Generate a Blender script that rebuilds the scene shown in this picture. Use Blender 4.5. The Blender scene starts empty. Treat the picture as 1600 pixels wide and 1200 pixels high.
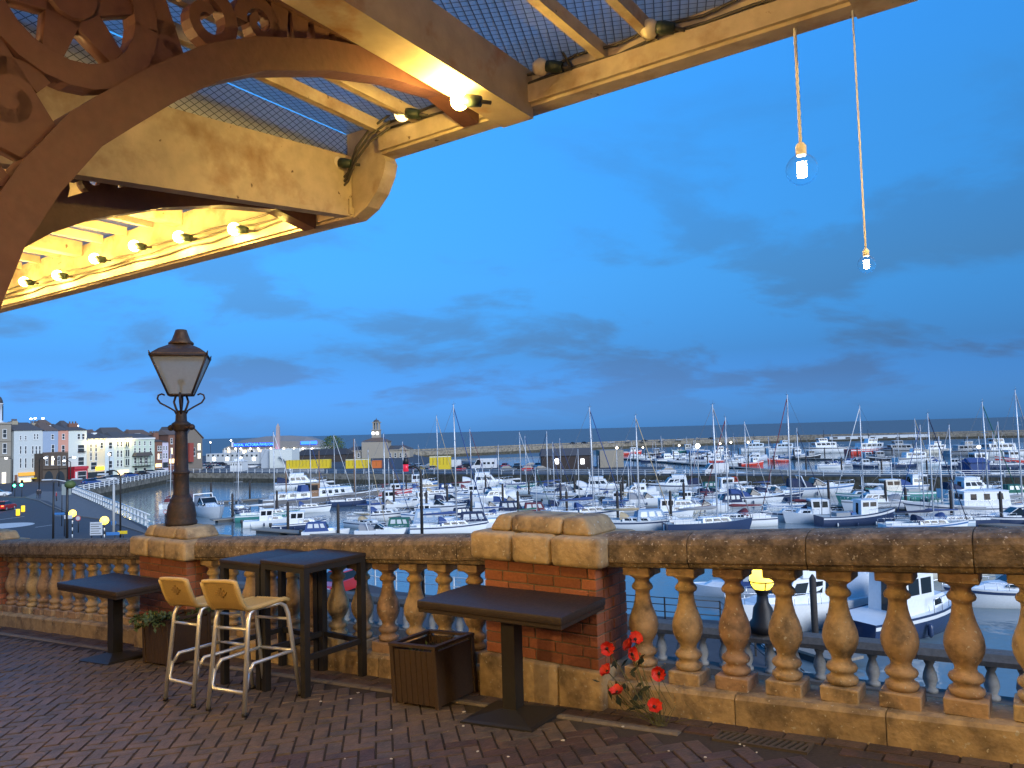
import bpy, bmesh, math, random
from mathutils import Vector, Matrix
R = math.radians
PI = math.pi
random.seed(7)
SC = bpy.context.scene
COL = SC.collection
# ------------------------------------------------------------------ camera
EZ = 13.0                                   # eye height above the harbour water
F_PX = 1200.0
PITCH = math.atan(72.5 / 1200)
ROLL = math.atan(0.0273)
FW = Vector((0, math.cos(PITCH), math.sin(PITCH)))
_r0 = Vector((1, 0, 0)); _u0 = _r0.cross(FW)
RT = _r0 * math.cos(ROLL) - _u0 * math.sin(ROLL)
UP = _r0 * math.sin(ROLL) + _u0 * math.cos(ROLL)
EYE = Vector((0, 0, EZ))
cd = bpy.data.cameras.new('camera'); cam = bpy.data.objects.new('camera', cd); COL.objects.link(cam)
cd.sensor_width = 36.0; cd.lens = 36.0 * F_PX / 1600; cd.clip_start = 0.05; cd.clip_end = 60000
mw = Matrix.Identity(4)
for i in range(3):
    mw[i][0] = RT[i]; mw[i][1] = UP[i]; mw[i][2] = -FW[i]; mw[i][3] = EYE[i]
cam.matrix_world = mw
SC.camera = cam
# ------------------------------------------------------------------ sky and light
CLOUD_AT = (11.5, 9.3, 0.0)
SUN_EL, SUN_AZ = R(10.0), R(145)             # the sun is going down behind the viewer
w = bpy.data.worlds.new('World'); SC.world = w; w.use_nodes = True
nt = w.node_tree; nt.nodes.clear()
def wn(t, **k):
    n = nt.nodes.new(t)
    for a, b in k.items(): setattr(n, a, b)
    return n
def wl(a, b): nt.links.new(a, b)
def wmath(op, a, b=None, c=None, clamp=False):
    n = wn('ShaderNodeMath', operation=op); n.use_clamp = clamp
    for i, v in enumerate((a, b, c)):
        if v is None: continue
        if isinstance(v, (int, float)): n.inputs[i].default_value = v
        else: wl(v, n.inputs[i])
    return n.outputs[0]
def wmix(f, a, b, blend='MIX'):
    n = wn('ShaderNodeMix', data_type='RGBA', blend_type=blend)
    for sock, v in ((n.inputs[0], f), (n.inputs[6], a), (n.inputs[7], b)):
        if isinstance(v, (int, float)): sock.default_value = v
        elif isinstance(v, tuple): sock.default_value = v
        else: wl(v, sock)
    return n.outputs[2]
sky = wn('ShaderNodeTexSky', sky_type='NISHITA'); sky.sun_disc = False
sky.sun_elevation = SUN_EL; sky.sun_rotation = SUN_AZ
sky.altitude = 0; sky.air_density = 1.0; sky.dust_density = 0.2; sky.ozone_density = 8.0
tc = wn('ShaderNodeTexCoord'); sep = wn('ShaderNodeSeparateXYZ'); wl(tc.outputs['Generated'], sep.inputs[0])
# dusk: the blue deepens with height; opposite the set sun the low sky is dimmed by the earth's shadow
up = wmath('MAXIMUM', sep.outputs[2], 0.0)
ramp = wn('ShaderNodeValToRGB'); wl(up, ramp.inputs[0])
e = ramp.color_ramp.elements
e[0].position = 0.0; e[0].color = (0.17, 0.37, 0.80, 1)
e[1].position = 0.60; e[1].color = (1.2, 1.9, 1.75, 1)
for pos, c in ((0.095, (0.38, 0.40, 0.49, 1)), (0.19, (0.66, 0.70, 0.66, 1)), (0.36, (0.95, 1.15, 1.0, 1))):
    m = e.new(pos); m.color = c
sunv = (math.sin(SUN_AZ), math.cos(SUN_AZ), 0)
dp = wn('ShaderNodeVectorMath', operation='DOT_PRODUCT'); wl(tc.outputs['Generated'], dp.inputs[0]); dp.inputs[1].default_value = sunv
glow = wmath('MULTIPLY', wmath('ADD', dp.outputs['Value'], 0.1), 0.8, clamp=True)
tint = wmix(glow, ramp.outputs[0], (1.0, 0.8, 0.7, 1))
base = wmix(1.0, sky.outputs[0], tint, 'MULTIPLY')
# clouds: a flat broken layer seen in perspective
den = wmath('ADD', up, 0.27)
cx = wmath('DIVIDE', sep.outputs[0], den); cy = wmath('DIVIDE', sep.outputs[1], den)
comb = wn('ShaderNodeCombineXYZ'); wl(cx, comb.inputs[0]); wl(cy, comb.inputs[1])
mp = wn('ShaderNodeMapping'); wl(comb.outputs[0], mp.inputs[0]); mp.inputs['Scale'].default_value = (0.85, 1.0, 1); mp.inputs['Rotation'].default_value = (0, 0, R(-24)); mp.inputs['Location'].default_value = CLOUD_AT
n1 = wn('ShaderNodeTexNoise'); wl(mp.outputs[0], n1.inputs['Vector']); n1.inputs['Scale'].default_value = 2.1; n1.inputs['Detail'].default_value = 9; n1.inputs['Roughness'].default_value = 0.56; n1.inputs['Distortion'].default_value = 0.25
cr = wn('ShaderNodeValToRGB'); wl(n1.outputs[0], cr.inputs[0]); cr.color_ramp.interpolation = 'EASE'
cr.color_ramp.elements[0].position = 0.462; cr.color_ramp.elements[0].color = (0, 0, 0, 1)
cr.color_ramp.elements[1].position = 0.59; cr.color_ramp.elements[1].color = (1, 1, 1, 1)
fade = wmath('SUBTRACT', 1.35, wmath('MULTIPLY', up, 2.9), clamp=True)
low = wmath('MULTIPLY', up, 16.0, clamp=True)
cm = wmath('MULTIPLY', wmath('MULTIPLY', cr.outputs[0], 0.92), wmath('MULTIPLY', fade, low))
cloud = wmix(1.0, base, (1.12, 0.72, 0.64, 1), 'MULTIPLY')
skyc = wmix(cm, base, cloud)
bg = wn('ShaderNodeBackground'); wl(skyc, bg.inputs[0]); bg.inputs[1].default_value = 0.15
wo = wn('ShaderNodeOutputWorld'); wl(bg.outputs[0], wo.inputs[0])
sd = bpy.data.lights.new('sun', 'SUN'); sd.energy = 1.7; sd.angle = R(40); sd.color = (0.95, 0.97, 1.0)
so = bpy.data.objects.new('sun', sd); COL.objects.link(so)
_sv = Vector((math.sin(SUN_AZ) * math.cos(R(24)), math.cos(SUN_AZ) * math.cos(R(24)), math.sin(R(24))))
so.rotation_euler = _sv.to_track_quat('Z', 'Y').to_euler(); so.location = (0, -20, 60)
SC.view_settings.view_transform = 'Standard'; SC.view_settings.look = 'None'
SC.view_settings.exposure = 1.12; SC.view_settings.gamma = 1.0; SC.view_settings.use_curve_mapping = False
SC.render.engine = 'CYCLES'
SC.cycles.use_denoising = True
SC.cycles.max_bounces = 6; SC.cycles.diffuse_bounces = 3; SC.cycles.glossy_bounces = 4; SC.cycles.transmission_bounces = 5; SC.cycles.transparent_max_bounces = 8
SC.cycles.sample_clamp_indirect = 4.0; SC.cycles.caustics_reflective = False; SC.cycles.caustics_refractive = False

# ------------------------------------------------------------------ helpers
def ray(px, py): return FW + RT * ((px - 800) / F_PX) - UP * ((py - 600) / F_PX)
def onz(px, py, z):
    d = ray(px, py); k = (z - EZ) / d.z
    return EYE + d * k
def atd(px, py, depth): return EYE + ray(px, py) * depth       # depth along the view axis
def proj(p):
    d = Vector(p) - EYE; z = d.dot(FW)
    if z < 0.05: return None
    return (800 + F_PX * d.dot(RT) / z, 600 - F_PX * d.dot(UP) / z, z)
# terrace coordinates: s runs along the balustrade, t across it (harbour side positive), h above the sloping paving
DV = Vector((.8177, -.5755, 0)).normalized(); NV = Vector((-DV.y, DV.x, 0)); T0 = 4.687
ANG = math.atan2(DV.y, DV.x); SLOPE = .0642
def gz(s): return EZ - 1.657 + SLOPE * s
def W(s, t, h): return DV * s + NV * (T0 + t) + Vector((0, 0, gz(s) + h))
def wp(px, py, t):
    d = ray(px, py); k = (T0 + t) / d.dot(NV); p = EYE + d * k; s = p.dot(DV)
    return s, p.z - gz(s)

MATS = {}
def mat(name, col=(.5, .5, .5), rough=.6, metal=0., var=.12, scale=6., bump=0., rnd=0., col2=None, c2f=(.45, .7), emit=0., ecol=None, spec=.5, bscale=None, detail=5., coat=0., trans=0., ior=1.45, alpha=1., speck=None, hv=0.):
    if name in MATS: return MATS[name]
    m = bpy.data.materials.new(name); m.use_nodes = True; t = m.node_tree; N = t.nodes; L = t.links
    b = N['Principled BSDF']
    b.inputs['Roughness'].default_value = rough; b.inputs['Metallic'].default_value = metal
    b.inputs['Specular IOR Level'].default_value = spec; b.inputs['Coat Weight'].default_value = coat
    b.inputs['Transmission Weight'].default_value = trans; b.inputs['IOR'].default_value = ior; b.inputs['Alpha'].default_value = alpha
    if emit:
        b.inputs['Emission Color'].default_value = (*(ecol or col), 1); b.inputs['Emission Strength'].default_value = emit
    c = (*col, 1)
    b.inputs['Base Color'].default_value = c
    if var or col2 or rnd or bump:
        tc = N.new('ShaderNodeTexCoord'); oi = N.new('ShaderNodeObjectInfo')
        off = N.new('ShaderNodeVectorMath'); off.operation = 'MULTIPLY_ADD'
        L.new(oi.outputs['Random'], off.inputs[0]); off.inputs[1].default_value = (37., 53., 71.); L.new(tc.outputs['Object'], off.inputs[2])
        nz = N.new('ShaderNodeTexNoise'); nz.inputs['Scale'].default_value = scale; nz.inputs['Detail'].default_value = detail; nz.inputs['Roughness'].default_value = .62
        L.new(off.outputs[0], nz.inputs['Vector'])
        out = None
        if col2:
            rp = N.new('ShaderNodeValToRGB'); L.new(nz.outputs[0], rp.inputs[0])
            rp.color_ramp.elements[0].position = c2f[0]; rp.color_ramp.elements[0].color = c
            rp.color_ramp.elements[1].position = c2f[1]; rp.color_ramp.elements[1].color = (*col2, 1)
            out = rp.outputs[0]
        hs = N.new('ShaderNodeHueSaturation')
        if out: L.new(out, hs.inputs['Color'])
        else: hs.inputs['Color'].default_value = c
        nz2 = N.new('ShaderNodeTexNoise'); nz2.inputs['Scale'].default_value = scale * 3.7; nz2.inputs['Detail'].default_value = 4; L.new(off.outputs[0], nz2.inputs['Vector'])
        v = N.new('ShaderNodeMath'); v.operation = 'MULTIPLY_ADD'; L.new(nz2.outputs[0], v.inputs[0]); v.inputs[1].default_value = var * 4; v.inputs[2].default_value = 1 - var * 2
        v2 = N.new('ShaderNodeMath'); v2.operation = 'MULTIPLY_ADD'; L.new(oi.outputs['Random'], v2.inputs[0]); v2.inputs[1].default_value = rnd; v2.inputs[2].default_value = 1 - rnd / 2
        v3 = N.new('ShaderNodeMath'); v3.operation = 'MULTIPLY'; L.new(v.outputs[0], v3.inputs[0]); L.new(v2.outputs[0], v3.inputs[1])
        L.new(v3.outputs[0], hs.inputs['Value']); fin = hs.outputs[0]
        if hv:
            h1 = N.new('ShaderNodeMath'); h1.operation = 'MULTIPLY_ADD'; L.new(oi.outputs['Random'], h1.inputs[0]); h1.inputs[1].default_value = hv; h1.inputs[2].default_value = .5 - hv / 2; L.new(h1.outputs[0], hs.inputs['Hue'])
        if speck:
            ns = N.new('ShaderNodeTexNoise'); ns.inputs['Scale'].default_value = speck[0]; ns.inputs['Detail'].default_value = 3; L.new(off.outputs[0], ns.inputs['Vector'])
            rs_ = N.new('ShaderNodeValToRGB'); L.new(ns.outputs[0], rs_.inputs[0]); rs_.color_ramp.elements[0].position = speck[1]; rs_.color_ramp.elements[1].position = speck[1] + .035
            mx = N.new('ShaderNodeMix'); mx.data_type = 'RGBA'; L.new(rs_.outputs[0], mx.inputs[0]); L.new(fin, mx.inputs[6]); mx.inputs[7].default_value = (*speck[2], 1); fin = mx.outputs[2]
        L.new(fin, b.inputs['Base Color'])
        if bump:
            nb = N.new('ShaderNodeTexNoise'); nb.inputs['Scale'].default_value = bscale or scale * 6; nb.inputs['Detail'].default_value = 6; L.new(off.outputs[0], nb.inputs['Vector'])
            bp = N.new('ShaderNodeBump'); bp.inputs['Strength'].default_value = bump; bp.inputs['Distance'].default_value = .01
            L.new(nb.outputs[0], bp.inputs['Height']); L.new(bp.outputs[0], b.inputs['Normal'])
            rr = N.new('ShaderNodeMath'); rr.operation = 'MULTIPLY_ADD'; L.new(nb.outputs[0], rr.inputs[0]); rr.inputs[1].default_value = .25; rr.inputs[2].default_value = rough - .12; rr.use_clamp = True
            L.new(rr.outputs[0], b.inputs['Roughness'])
    MATS[name] = m
    return m

class MB:
    """collects faces; build() links them as one mesh object"""
    def __init__(s): s.v = []; s.f = []; s.sm = []
    def add(s, vs, fs, smooth=False):
        o = len(s.v); s.v += [Vector(p) for p in vs]
        s.f += [tuple(i + o for i in f) for f in fs]; s.sm += [smooth] * len(fs); return s
    def box(s, x0, x1, y0, y1, z0, z1, taper=0., M=None):
        a = taper
        vs = [Vector(p) for p in ((x0, y0, z0), (x1, y0, z0), (x1, y1, z0), (x0, y1, z0), (x0 + a, y0 + a, z1), (x1 - a, y0 + a, z1), (x1 - a, y1 - a, z1), (x0 + a, y1 - a, z1))]
        if M: vs = [M @ p for p in vs]
        return s.add(vs, [(0, 3, 2, 1), (4, 5, 6, 7), (0, 1, 5, 4), (1, 2, 6, 5), (2, 3, 7, 6), (3, 0, 4, 7)])
    def rbox(s, x0, x1, y0, y1, z0, z1, r=.01, seg=2, fn=None):
        bm = bmesh.new(); bmesh.ops.create_cube(bm, size=1)
        for v in bm.verts: v.co = Vector(((x0 + x1) / 2 + v.co.x * (x1 - x0), (y0 + y1) / 2 + v.co.y * (y1 - y0), (z0 + z1) / 2 + v.co.z * (z1 - z0)))
        bmesh.ops.bevel(bm, geom=bm.edges[:], offset=r, segments=seg, affect='EDGES', profile=.5)
        bm.verts.index_update()
        vs = [fn(v.co) if fn else v.co.copy() for v in bm.verts]
        s.add(vs, [tuple(v.index for v in f.verts) for f in bm.faces], seg > 1); bm.free(); return s
    def tube(s, pts, r, n=8, cap=True, smooth=True):
        pts = [Vector(p) for p in pts]; k = len(pts)
        rs = r if isinstance(r, (list, tuple)) else [r] * k
        vs = []; prev = None
        for i, p in enumerate(pts):
            d = (pts[min(i + 1, k - 1)] - pts[max(i - 1, 0)]).normalized()
            if prev is None:
                a = Vector((0, 0, 1)) if abs(d.z) < .9 else Vector((1, 0, 0)); x = d.cross(a).normalized()
            else:
                x = (prev - d * prev.dot(d)); x = x.normalized() if x.length > 1e-6 else d.orthogonal().normalized()
            prev = x; y = d.cross(x)
            vs += [p + (x * math.cos(2 * PI * j / n) + y * math.sin(2 * PI * j / n)) * rs[i] for j in range(n)]
        fs = [(i * n + j, i * n + (j + 1) % n, (i + 1) * n + (j + 1) % n, (i + 1) * n + j) for i in range(k - 1) for j in range(n)]
        s.add(vs, fs, smooth)
        if cap:
            o = len(s.v) - len(vs)
            s.f += [tuple(o + j for j in reversed(range(n))), tuple(o + (k - 1) * n + j for j in range(n))]; s.sm += [False, False]
        return s
    def lathe(s, prof, n=24, c=(0, 0, 0), smooth=True, ph=0., cap=True):
        c = Vector(c); vs = []
        for r, z in prof: vs += [c + Vector((r * math.cos(2 * PI * j / n + ph), r * math.sin(2 * PI * j / n + ph), z)) for j in range(n)]
        k = len(prof)
        fs = [(i * n + j, i * n + (j + 1) % n, (i + 1) * n + (j + 1) % n, (i + 1) * n + j) for i in range(k - 1) for j in range(n)]
        s.add(vs, fs, smooth)
        if cap:
            o = len(s.v) - len(vs)
            s.f += [tuple(o + j for j in reversed(range(n))), tuple(o + (k - 1) * n + j for j in range(n))]; s.sm += [False, False]
        return s
    def sphere(s, c, r, n=12, m=8, sc=(1, 1, 1)):
        c = Vector(c); prof = []
        vs = []
        for i in range(m + 1):
            a = -PI / 2 + PI * i / m; rr = max(math.cos(a), 1e-4)
            vs += [c + Vector((r * rr * math.cos(2 * PI * j / n) * sc[0], r * rr * math.sin(2 * PI * j / n) * sc[1], r * math.sin(a) * sc[2])) for j in range(n)]
        return s.add(vs, [(i * n + j, i * n + (j + 1) % n, (i + 1) * n + (j + 1) % n, (i + 1) * n + j) for i in range(m) for j in range(n)], True)
    def prism(s, poly, fn0, fn1, smooth=False):
        """poly of 2-tuples; fn0, fn1 map a point to the near and far face"""
        n = len(poly); vs = [fn0(p) for p in poly] + [fn1(p) for p in poly]
        fs = [tuple(range(n)), tuple(n + i for i in reversed(range(n)))]
        s.add(vs, fs, False); o = len(s.v) - 2 * n
        for i in range(n):
            s.f.append((o + i, o + n + i, o + n + (i + 1) % n, o + (i + 1) % n)); s.sm.append(smooth)
        return s
    def loft(s, rings, closed=True, smooth=True, caps=True):
        n = len(rings[0]); vs = [p for r in rings for p in r]; k = len(rings); e = n if closed else n - 1
        fs = [(i * n + j, i * n + (j + 1) % n, (i + 1) * n + (j + 1) % n, (i + 1) * n + j) for i in range(k - 1) for j in range(e)]
        s.add(vs, fs, smooth)
        if caps:
            o = len(s.v) - len(vs)
            s.f += [tuple(o + j for j in reversed(range(n))), tuple(o + (k - 1) * n + j for j in range(n))]; s.sm += [False, False]
        return s
    def quad(s, a, b, c, d): return s.add([a, b, c, d], [(0, 1, 2, 3)])
    def mesh(s, name, m, org=None):
        me = bpy.data.meshes.new(name)
        vs = [(p - org) for p in s.v] if org is not None else s.v
        me.from_pydata([tuple(p) for p in vs], [], s.f)
        me.polygons.foreach_set('use_smooth', s.sm)
        if m is not None: me.materials.append(m)
        bm = bmesh.new(); bm.from_mesh(me); bmesh.ops.recalc_face_normals(bm, faces=bm.faces); bm.to_mesh(me); bm.free()
        me.update(); return me
    def build(s, name, m, parent=None, world=False, loc=None):
        """world=True: the points are world points and the parent (an unrotated Empty) is subtracted"""
        org = None
        if world:
            org = parent.matrix_basis.translation.copy() if parent else None
            if parent and parent.parent: org = org + parent.parent.matrix_basis.translation
        if loc is not None and world: pass
        return obj(name, s.mesh(name, m, org), parent)
def obj(name, me, parent=None, loc=None, rz=None):
    o = bpy.data.objects.new(name, me); COL.objects.link(o)
    if parent: o.parent = parent
    if loc is not None: o.location = loc
    if rz is not None: o.rotation_euler = (0, 0, rz)
    return o
USED = set()
def tag(o, label, cat, group=None):
    o['label'] = label; o['category'] = cat
    if group: o['group'] = group
    return o
def kind(o, k, label=None):
    o['kind'] = k
    if label: o['label'] = label
    return o
def thing(name, label, cat, loc=(0, 0, 0), rz=0., group=None):
    o = bpy.data.objects.new(name, None); COL.objects.link(o); o.empty_display_size = .2
    o.location = loc; o.rotation_euler = (0, 0, rz)
    return tag(o, label, cat, group)
def copy_tree(o, parent=None):
    c = o.copy(); COL.objects.link(c)
    if parent: c.parent = parent
    for ch in list(o.children): copy_tree(ch, c)
    return c
def recolor(o, m):
    o.material_slots[0].link = 'OBJECT'; o.material_slots[0].material = m
def point(name, loc, energy, col, r=.05, parent=None):
    l = bpy.data.lights.new(name, 'POINT'); l.energy = energy; l.color = col; l.shadow_soft_size = r
    o = bpy.data.objects.new(name, l); COL.objects.link(o); o.location = loc
    if parent: o.parent = parent
    return o
def txt(name, body, size, m, parent, loc, rot, ext=.01, align='CENTER', sx=1.):
    c = bpy.data.curves.new(name, 'FONT'); c.body = body; c.size = size; c.extrude = ext; c.align_x = align; c.align_y = 'CENTER'; c.resolution_u = 2
    t = bpy.data.objects.new(name, c); COL.objects.link(t)
    me = bpy.data.meshes.new_from_object(t.evaluated_get(bpy.context.evaluated_depsgraph_get()))
    bpy.data.objects.remove(t); me.materials.clear(); me.materials.append(m)
    o = obj(name, me, parent, loc); o.rotation_euler = rot; o.scale = (sx, 1, 1)
    return o
def E0(p=None): return Vector(p) if p is not None else Vector((0, 0, 0))
# ------------------------------------------------------------------ terrace: materials
M_STONE = mat('sandstone', (.40, .30, .17), .85, speck=(38, .66, (.45, .42, .34)), var=.2, scale=5, bump=.6, rnd=.25, col2=(.13, .10, .07), c2f=(.46, .70), bscale=40)
M_RAIL = mat('weathered_stone', (.24, .185, .125), .9, speck=(55, .645, (.48, .45, .40)), var=.3, scale=11, bump=.9, rnd=.14, col2=(.10, .08, .06), c2f=(.42, .62), bscale=60)
M_BAL = mat('terracotta_stone', (.42, .30, .18), .82, speck=(45, .665, (.50, .47, .40)), hv=.03, var=.2, scale=7, bump=.5, rnd=.3, col2=(.15, .115, .08), c2f=(.48, .68), bscale=45)
M_BRICK = mat('red_brick', (.27, .10, .055), .88, var=.14, scale=14, bump=.5, rnd=.55, bscale=70)
M_MORTAR = mat('mortar', (.15, .13, .10), .95, var=.15, scale=20, bump=.3)
M_PAVE = mat('brick_paver', (.095, .063, .054), .55, hv=.05, speck=(28, .70, (.16, .14, .13)), col2=(.055, .046, .046), c2f=(.44, .62), var=.22, scale=5, bump=.5, rnd=.6, bscale=60)
M_BED = mat('paving_bed', (.042, .034, .031), .95, var=.2, scale=12, bump=.4)
M_CONC = mat('worn_concrete', (.16, .14, .12), .9, var=.2, scale=7, bump=.6, rnd=.2)
M_ALU = mat('brushed_aluminium', (.80, .80, .77), .36, metal=.75, var=.05, scale=20)
M_WICK = mat('wicker', (.50, .37, .16), .6, var=.14, scale=40, bump=.3, bscale=200)
M_WICK2 = mat('dark_wicker', (.42, .30, .12), .65, var=.2, scale=60, bump=.5, bscale=180)
M_TEAKW = mat('wicker_dark_strand', (.26, .17, .06), .7, var=.1)  # darker strands of the woven diamond
M_DARKT = mat('dark_tabletop', (.034, .025, .021), .5, var=.15, scale=9, bump=.15, spec=.3)
M_BLACK = mat('black_metal', (.018, .017, .017), .5, var=.1, scale=10)
M_IRON = mat('rusty_iron', (.045, .032, .027), .62, metal=.2, var=.2, scale=14, bump=.3, col2=(.10, .05, .03), c2f=(.5, .75))
M_SOIL = mat('soil', (.03, .022, .016), .95, var=.3, scale=30, bump=.8)
M_PLANTER = mat('brown_planter', (.045, .028, .020), .6, var=.12, scale=10, bump=.1)
M_LEAF = mat('leaf_green', (.075, .115, .035), .6, var=.1, scale=20, rnd=.6)
M_STEM = mat('dry_stem', (.10, .10, .035), .7, var=.1, scale=30)
M_POPPY = mat('poppy_red', (.62, .03, .015), .5, var=.12, scale=30)
M_PGLASS = mat('lantern_glass', (.62, .62, .56), .35, var=.08, scale=10, trans=.55, ior=1.1, alpha=.72)
M_WARM = mat('lit_bulb', (1, .8, .35), .4, var=0, emit=30., ecol=(1, .66, .14))
M_WARMLO = mat('dim_bulb', (1, .85, .5), .4, var=0, emit=2.2, ecol=(1, .66, .22))
M_FROST = mat('frosted_bulb', (.62, .56, .45), .3, var=.04, scale=9)
M_GRATE = mat('worn_cast_iron', (.10, .085, .07), .55, metal=.3, var=.15, scale=20, bump=.2)
M_PITSHADE = mat('drain_shade_black', (.004, .004, .004), .9, var=0)  # near-black colour stands in for the shade inside the drain
M_LITTER = mat('pale_litter', (.6, .58, .52), .8, var=.1)

def sext(mb, prof, s0, s1):                     # a (t, h) profile run along the sloping wall
    return mb.prism(prof, lambda p: W(s0, p[0], p[1]), lambda p: W(s1, p[0], p[1]))
def wroot(name, label, cat, s, t, h, group=None): return thing(name, label, cat, W(s, t, h), 0., group)

# paving: base slab then herringbone bricks
fl = MB(); sext(fl, [(-4.6, -.3), (.5, -.3), (.5, -.0085), (-4.6, -.0085)], -17, 7)
floor = kind(fl.build('terrace_ground', M_BED), 'structure')
u = .1; PL = []
ca, sa = math.cos(R(45)), math.sin(R(45))
for j in range(-150, 150):
    for i in range(-60, 60):
        for (x0, y0, x1, y1) in ((j + 4 * i, j, j + 4 * i + 2, j + 1), (j + 4 * i + 3, j, j + 4 * i + 4, j + 2)):
            cx_, cy_ = (x0 + x1) / 2 * u, (y0 + y1) / 2 * u
            s = cx_ * ca - cy_ * sa - 5; t = cx_ * sa + cy_ * ca - 1.6
            if not (-17 < s < 1.6 and -3.6 < t < -.51): continue
            q = proj(W(s, t, 0))
            if q is None or q[0] < -160 or q[0] > 1760 or q[1] > 1330: continue
            PL.append((q[2], s, t, x1 - x0 == 2))
PL.sort()
def paver_pts(s, t, long_, w_, d_, dz, tilt):
    a = R(45) if long_ else R(135)
    c_, s_ = math.cos(a), math.sin(a); e = .006
    out = []
    for (fx, fy, h) in ((-1, -1, -.03), (1, -1, -.03), (1, 1, -.03), (-1, 1, -.03), (-1, -1, 0), (1, -1, 0), (1, 1, 0), (-1, 1, 0)):
        k = e if h == 0 else 0
        x = fx * (w_ - k); y = fy * (d_ - k)
        out.append(W(s + x * c_ - y * s_, t + x * s_ + y * c_, h + dz + tilt * fx * (h == 0)))
    return out
BOXF = [(0, 3, 2, 1), (4, 5, 6, 7), (0, 1, 5, 4), (1, 2, 6, 5), (2, 3, 7, 6), (3, 0, 4, 7)]
rest = MB(); rnd = random.Random(3)
# two shared paver shapes
pm = {}
for lg in (True, False):
    b = MB(); p0 = paver_pts(0, 0, lg, .0976, .0476, 0, .0); o0 = W(0, 0, 0); b.add([p - o0 for p in p0], BOXF); pm[lg] = b.mesh('paver', M_PAVE)
for k, (z, s, t, lg) in enumerate(PL):
    dz = rnd.uniform(-.003, .004)
    if k < 300: obj('paver', pm[lg], floor, W(s, t, dz))
    else: rest.add(paver_pts(s, t, lg, .0976, .0476, dz, rnd.uniform(-.002, .002)), BOXF)
if rest.v: kind(rest.build('distant_pavers', M_PAVE, floor), 'stuff')
# straight courses and worn edging along the foot of the wall
b = MB(); b.add([p - W(0, 0, 0) for p in (W(-.105, -.05, -.03), W(.105, -.05, -.03), W(.105, .05, -.03), W(-.105, .05, -.03), W(-.1, -.046, 0), W(.1, -.046, 0), W(.1, .046, 0), W(-.1, .046, 0))], BOXF)
edm = b.mesh('edging_brick', M_PAVE)
for row, tt in enumerate((-.235, -.34)):
    s = -13.0 + .1 * row
    while s < 1.0:
        if not (row == 1 and -1.72 < s < -1.1): obj('edging_brick', edm, floor, W(s, tt, rnd.uniform(-.003, .004)))
        s += .214
s = -13.0
while s < 1.2:
    ln = rnd.uniform(.55, .75); b = MB(); sext(b, [(-.455, -.03), (-.395, -.03), (-.395, .003), (-.44, .006), (-.455, -.004)], s, s + ln - .006)
    if not (-1.9 < s < -1.0): b.build('edging_slab', M_CONC, floor)
    s += ln
# drain grate
g = wroot('drain_grate', 'cast iron slotted drain grate set in paving at foot of balustrade', 'drain', -1.42, -.37, .004)
b = MB()
for (s0, s1, t0, t1) in ((-1.68, -1.16, -.445, -.43), (-1.68, -1.16, -.31, -.295), (-1.68, -1.665, -.43, -.31), (-1.175, -1.16, -.43, -.31)):
    sext(b, [(t0, -.02), (t1, -.02), (t1, .006), (t0, .006)], s0, s1)
b.build('frame', M_GRATE, g, world=True)
b = MB(); sext(b, [(-.43, -.03), (-.31, -.03), (-.31, -.004), (-.43, -.004)], -1.665, -1.175); b.build('pit_shade_sheet', M_PITSHADE, g, world=True)  # flat black sheet painted as the dark below the bars
for k in range(13):
    s0 = -1.655 + k * .0375
    b = MB(); b.prism([(-.43, 0), (-.31, 0)] [:0] or [(-.43, -.02), (-.31, -.02), (-.31, .004), (-.43, .004)], lambda p: W(s0 + (p[0] + .37) * .25, p[0], p[1]), lambda p: W(s0 + .02 + (p[0] + .37) * .25, p[0], p[1]))
    b.build('bar', M_GRATE, g, world=True)
# litter flecks on the paving
for k in range(26):
    q = (rnd.uniform(480, 1240), rnd.uniform(1060, 1190)); d = ray(*q); a = d.z - SLOPE * d.dot(DV); kk = (gz(0) - EZ) / a; p = EYE + d * kk
    s, t = p.dot(DV), p.dot(NV) - T0
    if t > -.46: continue
    b = MB(); r = rnd.uniform(.006, .015); n = 5; ph = rnd.random() * 6
    b.prism([(r * rnd.uniform(.6, 1.2) * math.cos(ph + i * 2 * PI / n), r * rnd.uniform(.5, 1.1) * math.sin(ph + i * 2 * PI / n)) for i in range(n)], lambda q_: W(s + q_[0], t + q_[1], .002), lambda q_: W(s + q_[0], t + q_[1], .006))
    o = b.build('litter_scrap', M_LITTER); tag(o, 'small pale scrap of litter on the dark paving', 'litter', 'pale litter scraps on the paving')

# ------------------------------------------------------------------ balustrade
PIERS = [(-8.09, -7.20), (-3.44, -2.515), (-12.75, -11.86), (1.25, 2.15)]
prof = [(.062, .075), (.078, .085), (.086, .10), (.084, .115), (.066, .125), (.058, .14), (.078, .155), (.085, .17), (.078, .187), (.058, .20), (.052, .215), (.056, .235), (.076, .265), (.092, .305), (.097, .34), (.093, .375), (.080, .415), (.064, .455), (.053, .50), (.047, .54), (.048, .56), (.066, .572), (.070, .585), (.064, .60), (.05, .615), (.048, .632), (.062, .645), (.078, .655), (.082, .668)]
b = MB(); b.lathe(prof, 28); b.rbox(-.102, .102, -.102, .102, -.004, .078, .006, 1); b.rbox(-.094, .094, -.094, .094, .665, .724, .006, 1)
BALM = b.mesh('baluster', M_BAL)
RAILP = [(-.12, .892), (-.150, .900), (-.158, .915), (-.158, .925), (-.175, .935), (-.178, .95), (-.178, 1.045), (-.165, 1.075), (-.13, 1.097), (-.07, 1.108), (.07, 1.108), (.13, 1.097), (.165, 1.075), (.178, 1.045), (.178, .95), (.158, .925), (.12, .892)]
PLIN = [(-.185, -.06), (.185, -.06), (.185, .145), (.165, .168), (-.165, .168), (-.185, .145)]
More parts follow.
